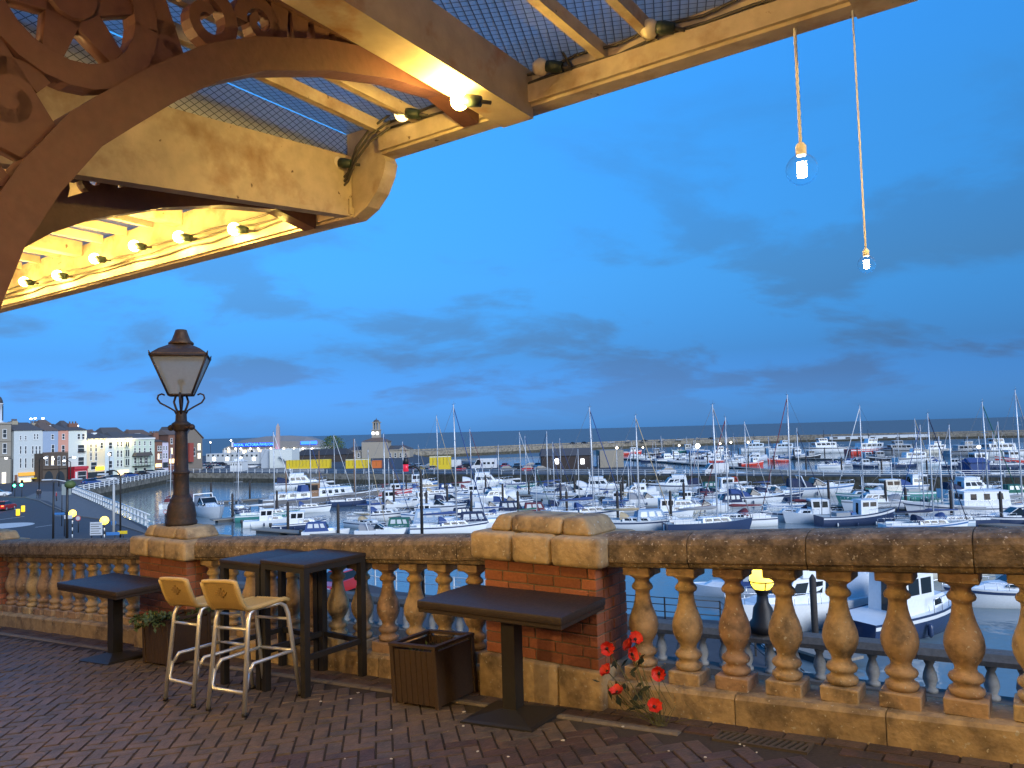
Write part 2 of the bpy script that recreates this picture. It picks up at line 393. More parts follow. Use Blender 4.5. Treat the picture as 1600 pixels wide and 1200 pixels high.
def shrink(p, k=.012):
    cx_ = sum(a for a, _ in p) / len(p); cy_ = sum(a for _, a in p) / len(p)
    return [(a - k * (1 if a > cx_ else -1), c - k * (1 if c > cy_ else -1)) for a, c in p]
def bay(label, s0, s1, sb, seed, railmat=M_RAIL):
    r = wroot('stone_balustrade', label, 'balustrade', s0, 0, 0, 'bays of the stone balustrade'); rg = random.Random(seed)
    for nm, P, m, l0, l1 in (('rail_stone', RAILP, railmat, .55, .85), ('plinth_stone', PLIN, M_STONE, .7, 1.0)):
        c = MB(); sext(c, shrink(P), s0, s1); c.build('mortar_core', M_MORTAR, r, world=True)
        s = s0
        while s < s1 - .01:
            e = min(s + rg.uniform(l0, l1), s1)
            if s1 - e < .25: e = s1
            c = MB(); sext(c, [(a, q + rg.uniform(-.002, .002)) for a, q in P], s + .003, e - .003); c.build(nm, m, r, world=True); s = e
    for q in sb: obj('baluster', BALM, r, W(q, 0, .168) - r.location, ANG + rg.choice((0, PI / 2)))
    return r
bay('long weathered balustrade bay behind the bar stools and high table', -7.20, -3.44, [-3.70 - .306 * k for k in range(12)], 1)
bay('balustrade bay beyond the table with the lamp post pier, nearer the town', -11.86, -8.09, [-8.28 - .306 * k for k in range(12)], 2)
bay('big balustrade bay by the poppies with boats showing between its balusters', -2.515, 1.25, [-2.29 + .306 * k for k in range(12)], 3)
bay('balustrade bay past the next pier, away from the town', 2.15, 5.6, [2.36 + .306 * k for k in range(11)], 4)
def pier(label, s0, s1, seed):
    r = wroot('brick_pier', label, 'pier', (s0 + s1) / 2, 0, 0, 'piers of the balustrade'); rg = random.Random(seed)
    tf = .215; cs = (s0 + s1) / 2; gc = gz(cs) - 0
    def Q(s, t, h): q = W(s, t, 0); q.z = gc + h; return q
    def bx_(mb, a, b_, c, d, e, f): mb.box(0, 1, 0, 1, 0, 1); V = mb.v; o = len(V) - 8
    def blk(nm, a, b_, c, d, e, f, m, rr=.004, seg=1):
        mb = MB(); mb.rbox(a, b_, c, d, e, f, rr, seg, lambda v: Q(v.x, v.y, v.z)); return mb.build(nm, m, r, world=True)
    blk('mortar_core', s0 + .008, s1 - .008, -tf + .008, tf - .008, .1, .93, M_MORTAR)
    # foot stones
    n = 3; ws = (s1 - s0 + .08) / n
    for i in range(n): blk('foot_stone', s0 - .04 + i * ws + .003, s0 - .04 + (i + 1) * ws - .003, -tf - .045, tf + .045, -.08 - .02 * i, .265 + rg.uniform(-.004, .004), M_STONE, .018, 2)
    # bricks, course by course round the four faces
    hh = (.925 - .268) / 9
    for c in range(9):
        z0 = .268 + c * hh + .004; z1 = .268 + (c + 1) * hh - .004
        L = s1 - s0; st = .215 if c % 2 == 0 else .1075
        cuts = [s0]; x = s0 + (st if c % 2 == 0 else .215 * .75)
        while x < s1 - .06: cuts.append(x); x += st + .0 if c % 2 == 0 else .215
        cuts.append(s1)
        for face in (-1, 1):
            for a, b_ in zip(cuts[:-1], cuts[1:]):
                t0, t1 = (-tf, -tf + .1) if face < 0 else (tf - .1, tf)
                j = rg.uniform(-.003, .003)
                blk('brick', a + .004, b_ - .004, t0 + (j if face < 0 else 0), t1 + (j if face > 0 else 0), z0, z1, M_BRICK, .004)
        for side in (0, 1):
            a = s0 if side == 0 else s1 - .1
            tt = [-tf + .1, 0.01 if c % 2 else -.05, tf - .1]
            for q0, q1 in zip(tt[:-1], tt[1:]):
                j = rg.uniform(-.003, .003)
                blk('brick', a + (j if side == 0 else 0), a + .1 + (j if side else 0), q0 + .004, q1 - .004, z0, z1, M_BRICK, .004)
    # two tiers of capping stones
    w = s1 - s0 + .15; a0 = s0 - .075
    for i, (f0, f1) in enumerate(((0, .34), (.34, .64), (.64, 1))):
        blk('capping_stone', a0 + f0 * w + .003, a0 + f1 * w - .003, -tf - .075, tf + .075, .93, 1.13, M_STONE, .035, 3)
    w2 = w - .22; a2 = s0 + .035
    for i, (f0, f1) in enumerate(((0, .22), (.22, .72), (.72, 1))):
        mb = MB(); x0 = a2 + f0 * w2 + .003; x1 = a2 + f1 * w2 - .003
        def fn(v, x0=x0, x1=x1):
            k = max(0, (v.z - 1.14) / .12); t = v.y * (1 - .16 * k); s = v.x
            if i == 0: s = s + (.07 * k if v.x < (x0 + x1) / 2 else 0)
            if i == 2: s = s - (.07 * k if v.x > (x0 + x1) / 2 else 0)
            return Q(s, t, v.z)
        mb.rbox(x0, x1, -tf + .02, tf - .02, 1.127, 1.245, .03, 3, fn); mb.build('top_stone', M_STONE, r, world=True)
    return r
pier('red brick pier with ochre stone cap behind the brown table, by the poppies', -3.44, -2.515, 11)
pier('red brick pier carrying the old lamp post', -8.09, -7.20, 12)
pier('red brick pier past the big balustrade bay, away from the town', 1.25, 2.15, 14)
pier('far red brick pier at the town end of the balustrade', -12.75, -11.86, 13)

# ------------------------------------------------------------------ old lamp on its pier
LS = -7.645
lz = gz(LS) + 1.245
L0 = W(LS, 0, 0); L0.z = lz
lamp = thing('street_lamp', 'unlit old iron street lamp with glazed lantern standing on a brick pier', 'street lamp', L0); lamp.scale = (.95, .95, .925)
b = MB(); b.lathe([(.165, -.005), (.17, .03), (.155, .06), (.16, .10), (.15, .16), (.142, .22), (.13, .25), (.118, .265), (.122, .285), (.105, .31), (.092, .34)], 16); b.build('base', M_IRON, lamp)
b = MB(); b.lathe([(.086, .32), (.09, .34), (.084, .36), (.082, .57), (.09, .585), (.098, .595), (.088, .61), (.076, .62), (.071, .80), (.067, 1.0), (.065, 1.08)], 12)
b.build('column', M_IRON, lamp)
b = MB(); b.lathe([(.065, 1.07), (.08, 1.085), (.084, 1.12), (.10, 1.14), (.102, 1.16), (.08, 1.175), (.062, 1.19), (.058, 1.27), (.05, 1.30), (.075, 1.31)], 14); b.build('neck', M_IRON, lamp)
b = MB(); av = (DV * .9 + NV * .1).normalized(); c = Vector((0, 0, 1.115)); b.tube([c - av * .17, c + av * .17], .014, 8); b.sphere(c - av * .175, .036); b.sphere(c + av * .175, .036); b.build('ladder_bar', M_IRON, lamp)
for k in range(4):
    a = k * PI / 2 + .35; dx, dy = math.cos(a), math.sin(a)
    b = MB(); b.tube([(dx * r_, dy * r_, z) for r_, z in ((.05, 1.27), (.07, 1.31), (.13, 1.35), (.215, 1.40), (.245, 1.45), (.235, 1.49), (.20, 1.505), (.17, 1.49))], .011, 6); b.build('scroll', M_IRON, lamp)
    b = MB(); b.tube([(dx * r_, dy * r_, z) for r_, z in ((.03, 1.28), (.055, 1.34), (.075, 1.41), (.05, 1.50))], .012, 6); b.build('scroll', M_IRON, lamp)
LR = R(18)
def sq(r_, z, k): a = LR + PI / 4 + k * PI / 2; return Vector((r_ * math.cos(a), r_ * math.sin(a), z))
zb, zt, rb, rt = 1.49, 1.93, .17, .405
b = MB()
for k in range(4):
    b.tube([sq(rb, zb, k), sq(rt, zt, k)], .013, 6); b.tube([sq(rb, zb, k), sq(rb, zb, k + 1)], .014, 6); b.tube([sq(rt, zt, k), sq(rt, zt, k + 1)], .017, 6)
    b.tube([sq(rt, zt, k), sq(rt + .02, zt + .05, k)], [.016, .003], 6)
b.build('lantern_frame', M_IRON, lamp)
for k in range(4):
    b = MB(); q = [sq(rb, zb, k), sq(rb, zb, k + 1), sq(rt, zt, k + 1), sq(rt, zt, k)]; nn = ((q[1] - q[0]).cross(q[3] - q[0])).normalized() * .004
    b.prism([0, 1, 2, 3], lambda i: q[i] - nn, lambda i: q[i] + nn); b.build('pane', M_PGLASS, lamp)
M_LROOF = mat('rusted_copper_roof', (.10, .055, .03), .5, metal=.3, var=.2, scale=10, bump=.2, col2=(.16, .09, .04), c2f=(.45, .7))
b = MB(); b.loft([[sq(r_, z, k) for k in range(4)] for r_, z in ((rt, zt + .005), (rt - .01, zt + .03), (.30, zt + .085), (.12, zt + .155))], smooth=False)
b.build('lantern_roof', M_LROOF, lamp)
b = MB(); b.lathe([(.135, zt + .15), (.135, zt + .17), (.10, zt + .20), (.075, zt + .27), (.06, zt + .32), (.045, zt + .325)], 16); b.build('vent_cap', M_LROOF, lamp)
b = MB(); b.tube([(0, 0, 1.49), (0, 0, 1.60)], .012, 6); b.sphere((0, 0, 1.64), .04); b.build('burner', M_IRON, lamp)

# ------------------------------------------------------------------ furniture on the terrace
def froot(name, label, cat, s, t, group=None, rz=0.):
    o = thing(name, label, cat, W(s, t, 0), ANG + rz, group); return o
def pedestal(label, s, t, rz):
    r = froot('pedestal_table', label, 'table', s, t, 'brown pedestal tables', rz)
    sl = math.atan(SLOPE)
    b = MB(); b.rbox(-.54, .54, -.30, .30, .70, .75, .006, 2); b.build('table_top', M_DARKT, r)
    b = MB(); b.rbox(-.535, .535, -.295, .295, .675, .701, .003, 1); b.build('apron', M_DARKT, r)
    b = MB(); b.box(-.05, .05, -.05, .05, .05, .677); b.build('post', M_BLACK, r)
    b = MB(); b.box(-.27, .27, -.22, .22, -.004, .012); b.loft([[Vector((x * a, y * c, z)) for x, y in ((-1, -1), (1, -1), (1, 1), (-1, 1))] for a, c, z in ((.27, .22, .012), (.25, .20, .022), (.055, .055, .06))], smooth=False)
    o = b.build('base_plate', M_BLACK, r); o.rotation_euler = (0, -sl, 0)
    return r
pedestal('brown rectangular pedestal table standing before the brick pier by the poppies', -2.97, -.55, R(3))
pedestal('brown rectangular pedestal table beside the leafy planter', -7.80, -.62, R(2))
def hightable(label, s, t):
    r = froot('high_table', label, 'table', s, t, 'black high bar tables')
    b = MB(); b.rbox(-.265, .265, -.32, .32, .975, 1.005, .004, 2); b.build('table_top', M_DARKT, r)
    b = MB(); b.box(-.26, .26, -.315, -.29, .935, .976); b.box(-.26, .26, .29, .315, .935, .976); b.box(-.26, -.235, -.29, .29, .935, .976); b.box(.235, .26, -.29, .29, .935, .976); b.build('apron', M_BLACK, r)
    for x in (-.235, .235):
        for y in (-.29, .29):
            b = MB(); b.box(x - .026, x + .026, y - .026, y + .026, SLOPE * x, .936); b.build('leg', M_BLACK, r)
        b = MB(); b.box(x - .015, x + .015, -.264, .264, .28, .32); b.build('footrail', M_BLACK, r)
    b = MB(); b.box(-.21, .21, .275, .305, .28, .32); b.build('footrail', M_BLACK, r)
hightable('black high bar table next to the balustrade side bar stool, open legs showing', -4.95, -.50)
hightable('black high bar table pushed against its twin, behind the stools', -5.49, -.50)
def stool():
    r = froot('bar_stool', 'x', 'stool', 0, 0, 'wicker bar stools')
    # side profile of seat and back in (y, z); sitter faces +y
    pr = [(-.275, 1.02), (-.262, .975), (-.243, .91), (-.222, .85), (-.195, .805), (-.15, .785), (-.08, .785), (.0, .79), (.09, .797), (.15, .797), (.18, .785)]
    nx = 25; rings = []
    b = MB()
    def shell(off):
        out = []
        for i, (y, z) in enumerate(pr):
            p0 = Vector((0, *pr[max(i - 1, 0)])); p1 = Vector((0, *pr[min(i + 1, len(pr) - 1)])); d = (p1 - p0).normalized(); n = Vector((0, -d.z, d.y))
            row = []
            for k in range(nx + 1):
                x = -.185 + .37 * k / nx; edge = abs(x) / .185
                wv = .0045 * (1 if k % 2 else -1)
                row.append(Vector((x, y, z)) + n * (off + wv - .012 * (edge ** 3 if i < 5 else -0.0)))
            out.append(row)
        return out
    A = shell(0.); B = shell(-.014)
    b.loft(A, closed=False, caps=False, smooth=False); b.loft(B, closed=False, caps=False, smooth=False); b.build('woven_seat', M_WICK2, r)
    rim = [a[0] for a in A] + A[-1][1:] + [a[-1] for a in reversed(A[:-1])] + list(reversed(A[0]))[1:]
    b = MB(); pts = [p + Vector((0, 0, 0)) for p in rim]; b.tube(pts, .019, 8); b.build('seat_rim', M_WICK, r)
    # woven diamond in the back
    for q in range(5):
        for p_ in range(5):
            if abs(q - 2) + abs(p_ - 2) > 2: continue
            b = MB(); y, z = -.262 + .002, .93; b.box(-.011, .011, -.006, .006, -.007, .007, M=Matrix.Translation((-.052 + .026 * q, -.2665 + .018 * (2 - p_) * -.3 * -1, .93 + .018 * (p_ - 2)))); 
            b.build('weave', M_TEAKW, r)
    def leg(x, ys): b = MB(); b.tube(ys, .0165, 10); return b.build('leg', M_ALU, r)
    for sx in (-1, 1):
        leg(sx, [(sx * .205, -.27, .02), (sx * .185, -.185, .70), (sx * .18, -.165, .755), (sx * .175, -.12, .778), (sx * .172, -.02, .778)])
        leg(sx, [(sx * .205, .235, .02), (sx * .185, .175, .68), (sx * .18, .155, .745), (sx * .175, .11, .776), (sx * .172, -.02, .777)])
        for y in (-.27, .235):
            b = MB(); b.tube([(sx * .205, y, 0.0), (sx * .205, y, .028)], .0205, 8); b.build('foot_cap', M_BLACK, r)
        b = MB(); b.tube([(sx * .19, -.205, .30 if sx else 0), (sx * .185, -.16, .365), (sx * .185, .10, .37), (sx * .193, .20, .37)], .0145, 8); b.build('side_stretcher', M_ALU, r)
    b = MB(); b.tube([(-.185, -.19, .635), (.185, -.19, .635)], .0125, 8); b.build('cross_bar', M_ALU, r)
    b = MB(); b.tube([(-.184, .178, .635), (.184, .178, .635)], .0125, 8); b.build('cross_bar', M_ALU, r)
    b = MB(); b.tube([(-.193, .205, .372), (.193, .205, .372)], .0145, 8); b.build('foot_bar', M_ALU, r)
    b = MB(); b.tube([(-.19, -.21, .31), (-.195, -.235, .20), (-.17, -.24, .165), (.17, -.24, .165), (.195, -.235, .20), (.19, -.21, .31)], .0145, 8); b.build('foot_bar', M_ALU, r)
    return r
st = stool(); st.scale = (1, 1, .915); st['label'] = 'wicker bar stool closer to the leafy planter'; st.location = W(-5.56, -1.02, .004); st.rotation_euler = (0, -math.atan(SLOPE), ANG + R(-3))
s2 = copy_tree(st); s2['label'] = 'wicker bar stool closer to the brick pier and square brown planter'; s2.location = W(-4.99, -1.02, .004); s2.rotation_euler = (0, -math.atan(SLOPE), ANG + R(2))
def planter(label, s, t, w, d, h, group):
    r = froot('planter', label, 'planter', s, t, group); r.rotation_euler = (0, -math.atan(SLOPE), ANG)
    n = 7
    for sy in (-1, 1):
        for k in range(n):
            x0 = -w / 2 + .02 + k * (w - .04) / n; b = MB(); b.rbox(x0 + .0015, x0 + (w - .04) / n - .0015, sy * d / 2 - .010, sy * d / 2 + .010, .015, h - .02, .003, 1); b.build('slat', M_PLANTER, r)
    for sx in (-1, 1):
        b = MB(); b.box(sx * w / 2 - .012, sx * w / 2 + .008, -d / 2 + .012, d / 2 - .012, .015, h - .02); b.build('side_panel', M_PLANTER, r)
        for sy in (-1, 1):
            b = MB(); b.rbox(sx * w / 2 - .018, sx * w / 2 + .018, sy * d / 2 - .018, sy * d / 2 + .018, 0, h, .004, 1); b.build('corner_post', M_PLANTER, r)
    b = MB(); b.box(-w / 2 - .02, w / 2 + .02, -d / 2 - .02, -d / 2 + .02, h, h + .02); b.box(-w / 2 - .02, w / 2 + .02, d / 2 - .02, d / 2 + .02, h, h + .02); b.box(-w / 2 - .02, -w / 2 + .02, -d / 2 + .02, d / 2 - .02, h, h + .02); b.box(w / 2 - .02, w / 2 + .02, -d / 2 + .02, d / 2 - .02, h, h + .02); b.build('rim', M_PLANTER, r)
    b = MB(); b.box(-w / 2 + .013, w / 2 - .013, -d / 2 + .013, d / 2 - .013, .05, h - .07); b.build('soil', M_SOIL, r)
    return r
planter('brown slatted planter holding bare soil, beside the brick pier', -3.74, -.43, .40, .40, .40, 'brown planters')
p1_ = planter('brown slatted planter with green leaves, behind the stools', -7.02, -.42, .40, .42, .40, 'brown planters')
def leaf(mb, p, d, n, l, w):
    s = d.cross(n).normalized() * w
    mb.add([p, p + d * l * .5 + s, p + d * l, p + d * l * .5 - s], [(0, 1, 2, 3)])
pl = froot('trailing_plant', 'low leafy green plant growing in the planter behind the stools', 'plant', -7.02, -.42)
rg = random.Random(5); lv = MB()
for k in range(26):
    a = rg.uniform(0, 2 * PI); r0 = rg.uniform(.03, .13); p = Vector((r0 * math.cos(a), r0 * math.sin(a), .31)); d = Vector((math.cos(a) * .8 - .25, math.sin(a) * .8, rg.uniform(.35, 1.1))).normalized()
    pts = [p.copy()]
    for q in range(6):
        p = p + d * .056; d = (d + Vector((0, 0, -.22))).normalized(); pts.append(p.copy())
        for e_ in range(6):
            dd = Vector((rg.gauss(0, 1), rg.gauss(0, 1), rg.gauss(0, .7) + .2)).normalized(); leaf(lv, p, dd, Vector((rg.gauss(0, .4), rg.gauss(0, .4), 1)).normalized(), rg.uniform(.035, .065), rg.uniform(.010, .018))
    b = MB(); b.tube(pts, .0025, 4); b.build('stem', M_STEM, pl)
lv.build('foliage', M_LEAF, pl)
b = MB(); wd = froot('seedling_tuft', 'sparse weedy sprouts in the bare soil planter by the pier', 'plant', -3.74, -.43)
for k in range(40):
    p = Vector((rg.uniform(-.15, .15), rg.uniform(-.15, .15), .33)); leaf(b, p, Vector((rg.gauss(0, .5), rg.gauss(0, .5), 1)).normalized(), Vector((rg.gauss(0, 1), rg.gauss(0, 1), .2)).normalized(), rg.uniform(.03, .06), .007)
b.build('foliage', M_LEAF, wd)
# poppies: paper flowers on long stems leaning in the corner of pier and plinth
PP = [(948, 1013), (992, 1000), (986, 1022), (950, 1050), (965, 1083), (1030, 1052), (1022, 1105), (985, 1010)]
pop = thing('poppy_bunch', 'bunch of red paper poppies leaning where brick pier meets the balustrade', 'flowers', W(-2.2, -.3, 0))
foot = W(-2.02, -.40, .02)
for k, (px_, py_) in enumerate(PP):
    t = (-.30, -.27, -.27, -.33, -.37, -.27, -.40, -.25)[k]; s, h = wp(px_, py_, t); c = W(s, t, max(h, .03))
    b = MB(); mid = (c + foot) / 2 + Vector((0, 0, -.02 * k / 8)); b.tube([c, mid, foot + Vector((.01 * k - .03, .008 * k, 0))], .003, 5); b.build('stem', M_STEM, pop, world=True)
    n = (EYE - c).normalized() * .8 + Vector((rg.gauss(0, .45), rg.gauss(0, .45), rg.gauss(.1, .35))); n.normalize(); x = n.orthogonal().normalized(); y = n.cross(x)
    for q in range(4):
        a = q * PI / 2 + rg.uniform(-.2, .2); b = MB(); ring = []
        for i in range(4):
            rr = .008 + .036 * i / 3; hw = (.45, .95, 1.1, .75)[i]; up_ = .002 + .030 * (i / 3) ** 2
            ring.append([c + (x * math.cos(a + w_ * hw) + y * math.sin(a + w_ * hw)) * rr * (1 + .12 * math.sin(7 * w_ + q)) + n * (up_ + .006 * math.sin(9 * w_ + i + q)) for w_ in (-1, -.5, 0, .5, 1)])
        b.loft(ring, closed=False, caps=False); b.build('petal', M_POPPY, pop, world=True)
    b = MB(); b.sphere(c + n * .008, .010, 8, 6); b.build('flower_centre', M_BLACK, pop, world=True)
for k in range(22):
    b = MB(); s = -2.40 + .5 * rg.random(); h = rg.uniform(.1, .3); b.tube([W(s, -.28, h), W(s + .1, -.33, h * .5), foot + Vector((rg.uniform(-.03, .05), rg.uniform(-.03, .03), 0))], .0022, 4); b.build('stem', M_STEM, pop, world=True)

lf = MB()
for k in range(26):
    s = rg.uniform(-2.45, -2.1); p = W(s, rg.uniform(-.36, -.24), rg.uniform(.04, .36)); d_ = (Vector((rg.gauss(0, .6), rg.gauss(0, .6), rg.gauss(.1, .6)))).normalized(); leaf(lf, p, d_, (EYE - p).normalized() + Vector((rg.gauss(0, .5), rg.gauss(0, .5), rg.gauss(0, .5))), rg.uniform(.05, .10), rg.uniform(.010, .022))
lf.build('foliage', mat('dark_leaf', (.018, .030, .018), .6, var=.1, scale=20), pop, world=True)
# ------------------------------------------------------------------ the canopy over the terrace
# T = distance from the viewer across the terrace, H = height above the eye
def K(s, T, H): return DV * s + NV * T + Vector((0, 0, EZ + H))
M_CREAM = mat('cream_paint', (.44, .37, .28), .6, speck=(22, .70, (.12, .08, .05)), var=.16, scale=4, bump=.35, rnd=.1, col2=(.26, .17, .10), c2f=(.52, .72))
M_STAIN = mat('rust_stained_timber', (.30, .20, .12), .65, var=.2, scale=4, bump=.35, col2=(.22, .08, .025), c2f=(.42, .62))
M_STAIN2 = mat('water_stained_cream', (.40, .33, .25), .65, var=.15, scale=3, bump=.3, col2=(.28, .13, .05), c2f=(.52, .66))
M_BRACK = mat('maroon_cast_iron', (.075, .032, .028), .55, var=.15, scale=8, bump=.15)
M_CABLE = mat('grey_cable', (.06, .055, .05), .6)
M_SOCK = mat('green_socket', (.02, .035, .03), .5)
def glassmat():
    m = bpy.data.materials.new('wired_glass'); m.use_nodes = True; t = m.node_tree; N = t.nodes; L = t.links; N.clear()
    out = N.new('ShaderNodeOutputMaterial'); mx = N.new('ShaderNodeMixShader'); mx2 = N.new('ShaderNodeMixShader'); mx2.inputs[0].default_value = .6; tl = N.new('ShaderNodeBsdfTranslucent'); tl.inputs[0].default_value = (.78, .80, .80, 1); tr = N.new('ShaderNodeBsdfTransparent'); tr.inputs[0].default_value = (.62, .68, .72, 1)
    di = N.new('ShaderNodeBsdfPrincipled'); di.inputs['Base Color'].default_value = (.5, .52, .5, 1); di.inputs['Roughness'].default_value = .35
    tc = N.new('ShaderNodeTexCoord'); mp = N.new('ShaderNodeMapping'); mp.inputs['Rotation'].default_value = (0, 0, R(45) + ANG); L.new(tc.outputs['Object'], mp.inputs[0])
    sp = N.new('ShaderNodeSeparateXYZ'); L.new(mp.outputs[0], sp.inputs[0]); ms = []
    for k in (0, 1):
        az = N.new('ShaderNodeMath'); az.operation = 'MULTIPLY_ADD'; az.inputs[1].default_value = 1 - 2 * k; L.new(sp.outputs[2], az.inputs[0]); L.new(sp.outputs[k], az.inputs[2])
        a = N.new('ShaderNodeMath'); a.operation = 'MULTIPLY'; a.inputs[1].default_value = 34; L.new(az.outputs[0], a.inputs[0])
        f = N.new('ShaderNodeMath'); f.operation = 'FRACT'; L.new(a.outputs[0], f.inputs[0])
        g = N.new('ShaderNodeMath'); g.operation = 'LESS_THAN'; g.inputs[1].default_value = .13; L.new(f.outputs[0], g.inputs[0]); ms.append(g)
    mxm = N.new('ShaderNodeMath'); mxm.operation = 'MAXIMUM'; L.new(ms[0].outputs[0], mxm.inputs[0]); L.new(ms[1].outputs[0], mxm.inputs[1])
    dk = N.new('ShaderNodeMix'); dk.data_type = 'RGBA'; L.new(mxm.outputs[0], dk.inputs[0]); dk.inputs[6].default_value = (.5, .52, .5, 1); dk.inputs[7].default_value = (.03, .03, .03, 1); L.new(dk.outputs[2], di.inputs['Base Color'])
    fa = N.new('ShaderNodeMath'); fa.operation = 'MULTIPLY_ADD'; L.new(mxm.outputs[0], fa.inputs[0]); fa.inputs[1].default_value = .7; fa.inputs[2].default_value = .15
    L.new(tr.outputs[0], mx2.inputs[1]); L.new(tl.outputs[0], mx2.inputs[2]); L.new(fa.outputs[0], mx.inputs[0]); L.new(mx2.outputs[0], mx.inputs[1]); L.new(di.outputs[0], mx.inputs[2]); L.new(mx.outputs[0], out.inputs[0])
    return m
M_WIRED = glassmat()
TC = 2.60
canopy = thing('veranda_canopy', 'cream timber canopy with wired glass panes and maroon iron brackets', 'canopy', K(-2.5, .5, 0))
def kext(P, s0, s1, nm, m):                      # (T, H) profile run along s
    b = MB(); b.prism(P, lambda p: K(s0, *p), lambda p: K(s1, *p)); return b.build(nm, m, canopy, world=True)
def kbeam(s0, s1, T0_, T1_, h0, h1, nm, m, h0b=None, h1b=None):   # a beam along T
    b = MB(); h0b = h0 if h0b is None else h0b; h1b = h1 if h1b is None else h1b
    V = [K(s0, T0_, h0), K(s1, T0_, h0), K(s1, T1_, h0b), K(s0, T1_, h0b), K(s0, T0_, h1), K(s1, T0_, h1), K(s1, T1_, h1b), K(s0, T1_, h1b)]
    b.add(V, BOXF); return b.build(nm, m, canopy, world=True)
UPB, LOB = 1.305, 1.045                          # undersides of the upper and the stepped-down front beam
SST = -2.74                                      # where the canopy steps down
def front(sa, sb, hb):
    # gutter beam: bottom ledge, inner fascia, lip
    kext([(TC - .055, hb), (TC + .03, hb), (TC + .03, hb + .045), (TC - .055, hb + .045)], sa, sb, 'front_ledge', M_CREAM)
    kext([(TC - .035, hb + .046), (TC + .02, hb + .046), (TC + .02, hb + .30), (TC - .035, hb + .30)], sa, sb, 'front_beam', M_CREAM)
    kext([(TC - .075, hb + .012), (TC - .056, hb + .012), (TC - .056, hb + .085), (TC - .075, hb + .085)], sa, sb, 'cable_batten', M_CREAM)
front(-2.50, 6.0, UPB); front(-14.0, -2.70, LOB)
# rounded return board where the front steps down
pts = [(-2.50, UPB), (-2.485, UPB - .03), (-2.50, UPB - .085), (-2.545, UPB - .16), (-2.61, UPB - .22), (-2.70, LOB), (-2.95, LOB + .004), (-2.95, LOB + .05), (-2.82, LOB + .12), (-2.76, LOB + .22), (-2.74, UPB + .3), (-2.50, UPB + .3)]
b = MB(); b.prism(pts, lambda p: K(p[0], TC - .045, p[1] - .002), lambda p: K(p[0], TC + .034, p[1] - .002)); b.build('curved_return', M_CREAM, canopy, world=True)
# the step face: a deep board across the canopy
kbeam(SST - .03, SST + .03, .35, TC - .05, .83, 1.18, 'step_board', M_CREAM, LOB + .006, 1.345)
def RH(T, lo): return (1.46 if not lo else 1.37) + .03 * (TC - T)     # glazing plane
def rafter(s, lo, w_=.045, d_=.17, m=M_CREAM, T1=TC - .04):
    a, c = RH(.3, lo), RH(T1, lo); kbeam(s - w_, s + w_, .3, T1, a - d_, a - .004, 'rafter', m, c - d_, c - .004)
def bar(s, lo):
    a, c = RH(.3, lo), RH(TC - .04, lo); kbeam(s - .018, s + .018, .3, TC - .04, a - .06, a - .006, 'glazing_bar', M_CREAM, c - .06, c - .006)
for s in (-.35, .95): rafter(s, False, .085, .20)
rafter(-1.735, False, .075, .20, M_STAIN2)
rafter(-1.95, False, .05, .09, M_STAIN)
for s in (-1.33, -2.28, -2.5, -.02, .6): bar(s, False)
bar(-1.12, False); bar(-.7, False)
for s in (-3.0, -4.2, -5.4, -6.6, -7.8, -9.0): rafter(s, True, .04, .10)
for s in [-3.3 - .3 * k for k in range(18)]:
    if all(abs(s - q) > .12 for q in (-4.2, -5.4, -6.6, -7.8)): bar(s, True)
b = MB(); b.add([K(SST - .004, .35, 1.182), K(SST + .004, .35, 1.182), K(SST + .004, TC - .05, 1.347), K(SST - .004, TC - .05, 1.347), K(SST - .004, .35, 1.52), K(SST + .004, .35, 1.52), K(SST + .004, TC - .05, 1.456), K(SST - .004, TC - .05, 1.456)], BOXF); b.build('end_pane', M_WIRED, canopy, world=True)
# glass panes between the bars
def pane(s0, s1, lo):
    b = MB(); a, c = RH(.3, lo), RH(TC + .05, lo)
    b.add([K(s0, .3, a), K(s1, .3, a), K(s1, TC + .05, c), K(s0, TC + .05, c), K(s0, .3, a + .006), K(s1, .3, a + .006), K(s1, TC + .05, c + .006), K(s0, TC + .05, c + .006)], BOXF); return b.build('glass_pane', M_WIRED, canopy, world=True)
gs = [-2.74, -2.5, -2.28, -1.95, -1.735, -1.33, -1.12, -.7, -.35, -.02, .6, .95]
for a, c in zip(gs[:-1], gs[1:]): pane(a + .003, c - .003, False)
gs = [-9.0, -7.8, -6.6, -5.4, -4.8, -4.2, -3.6, -3.0, -2.76]
for a, c in zip(gs[:-1], gs[1:]): pane(a + .003, c - .003, True)
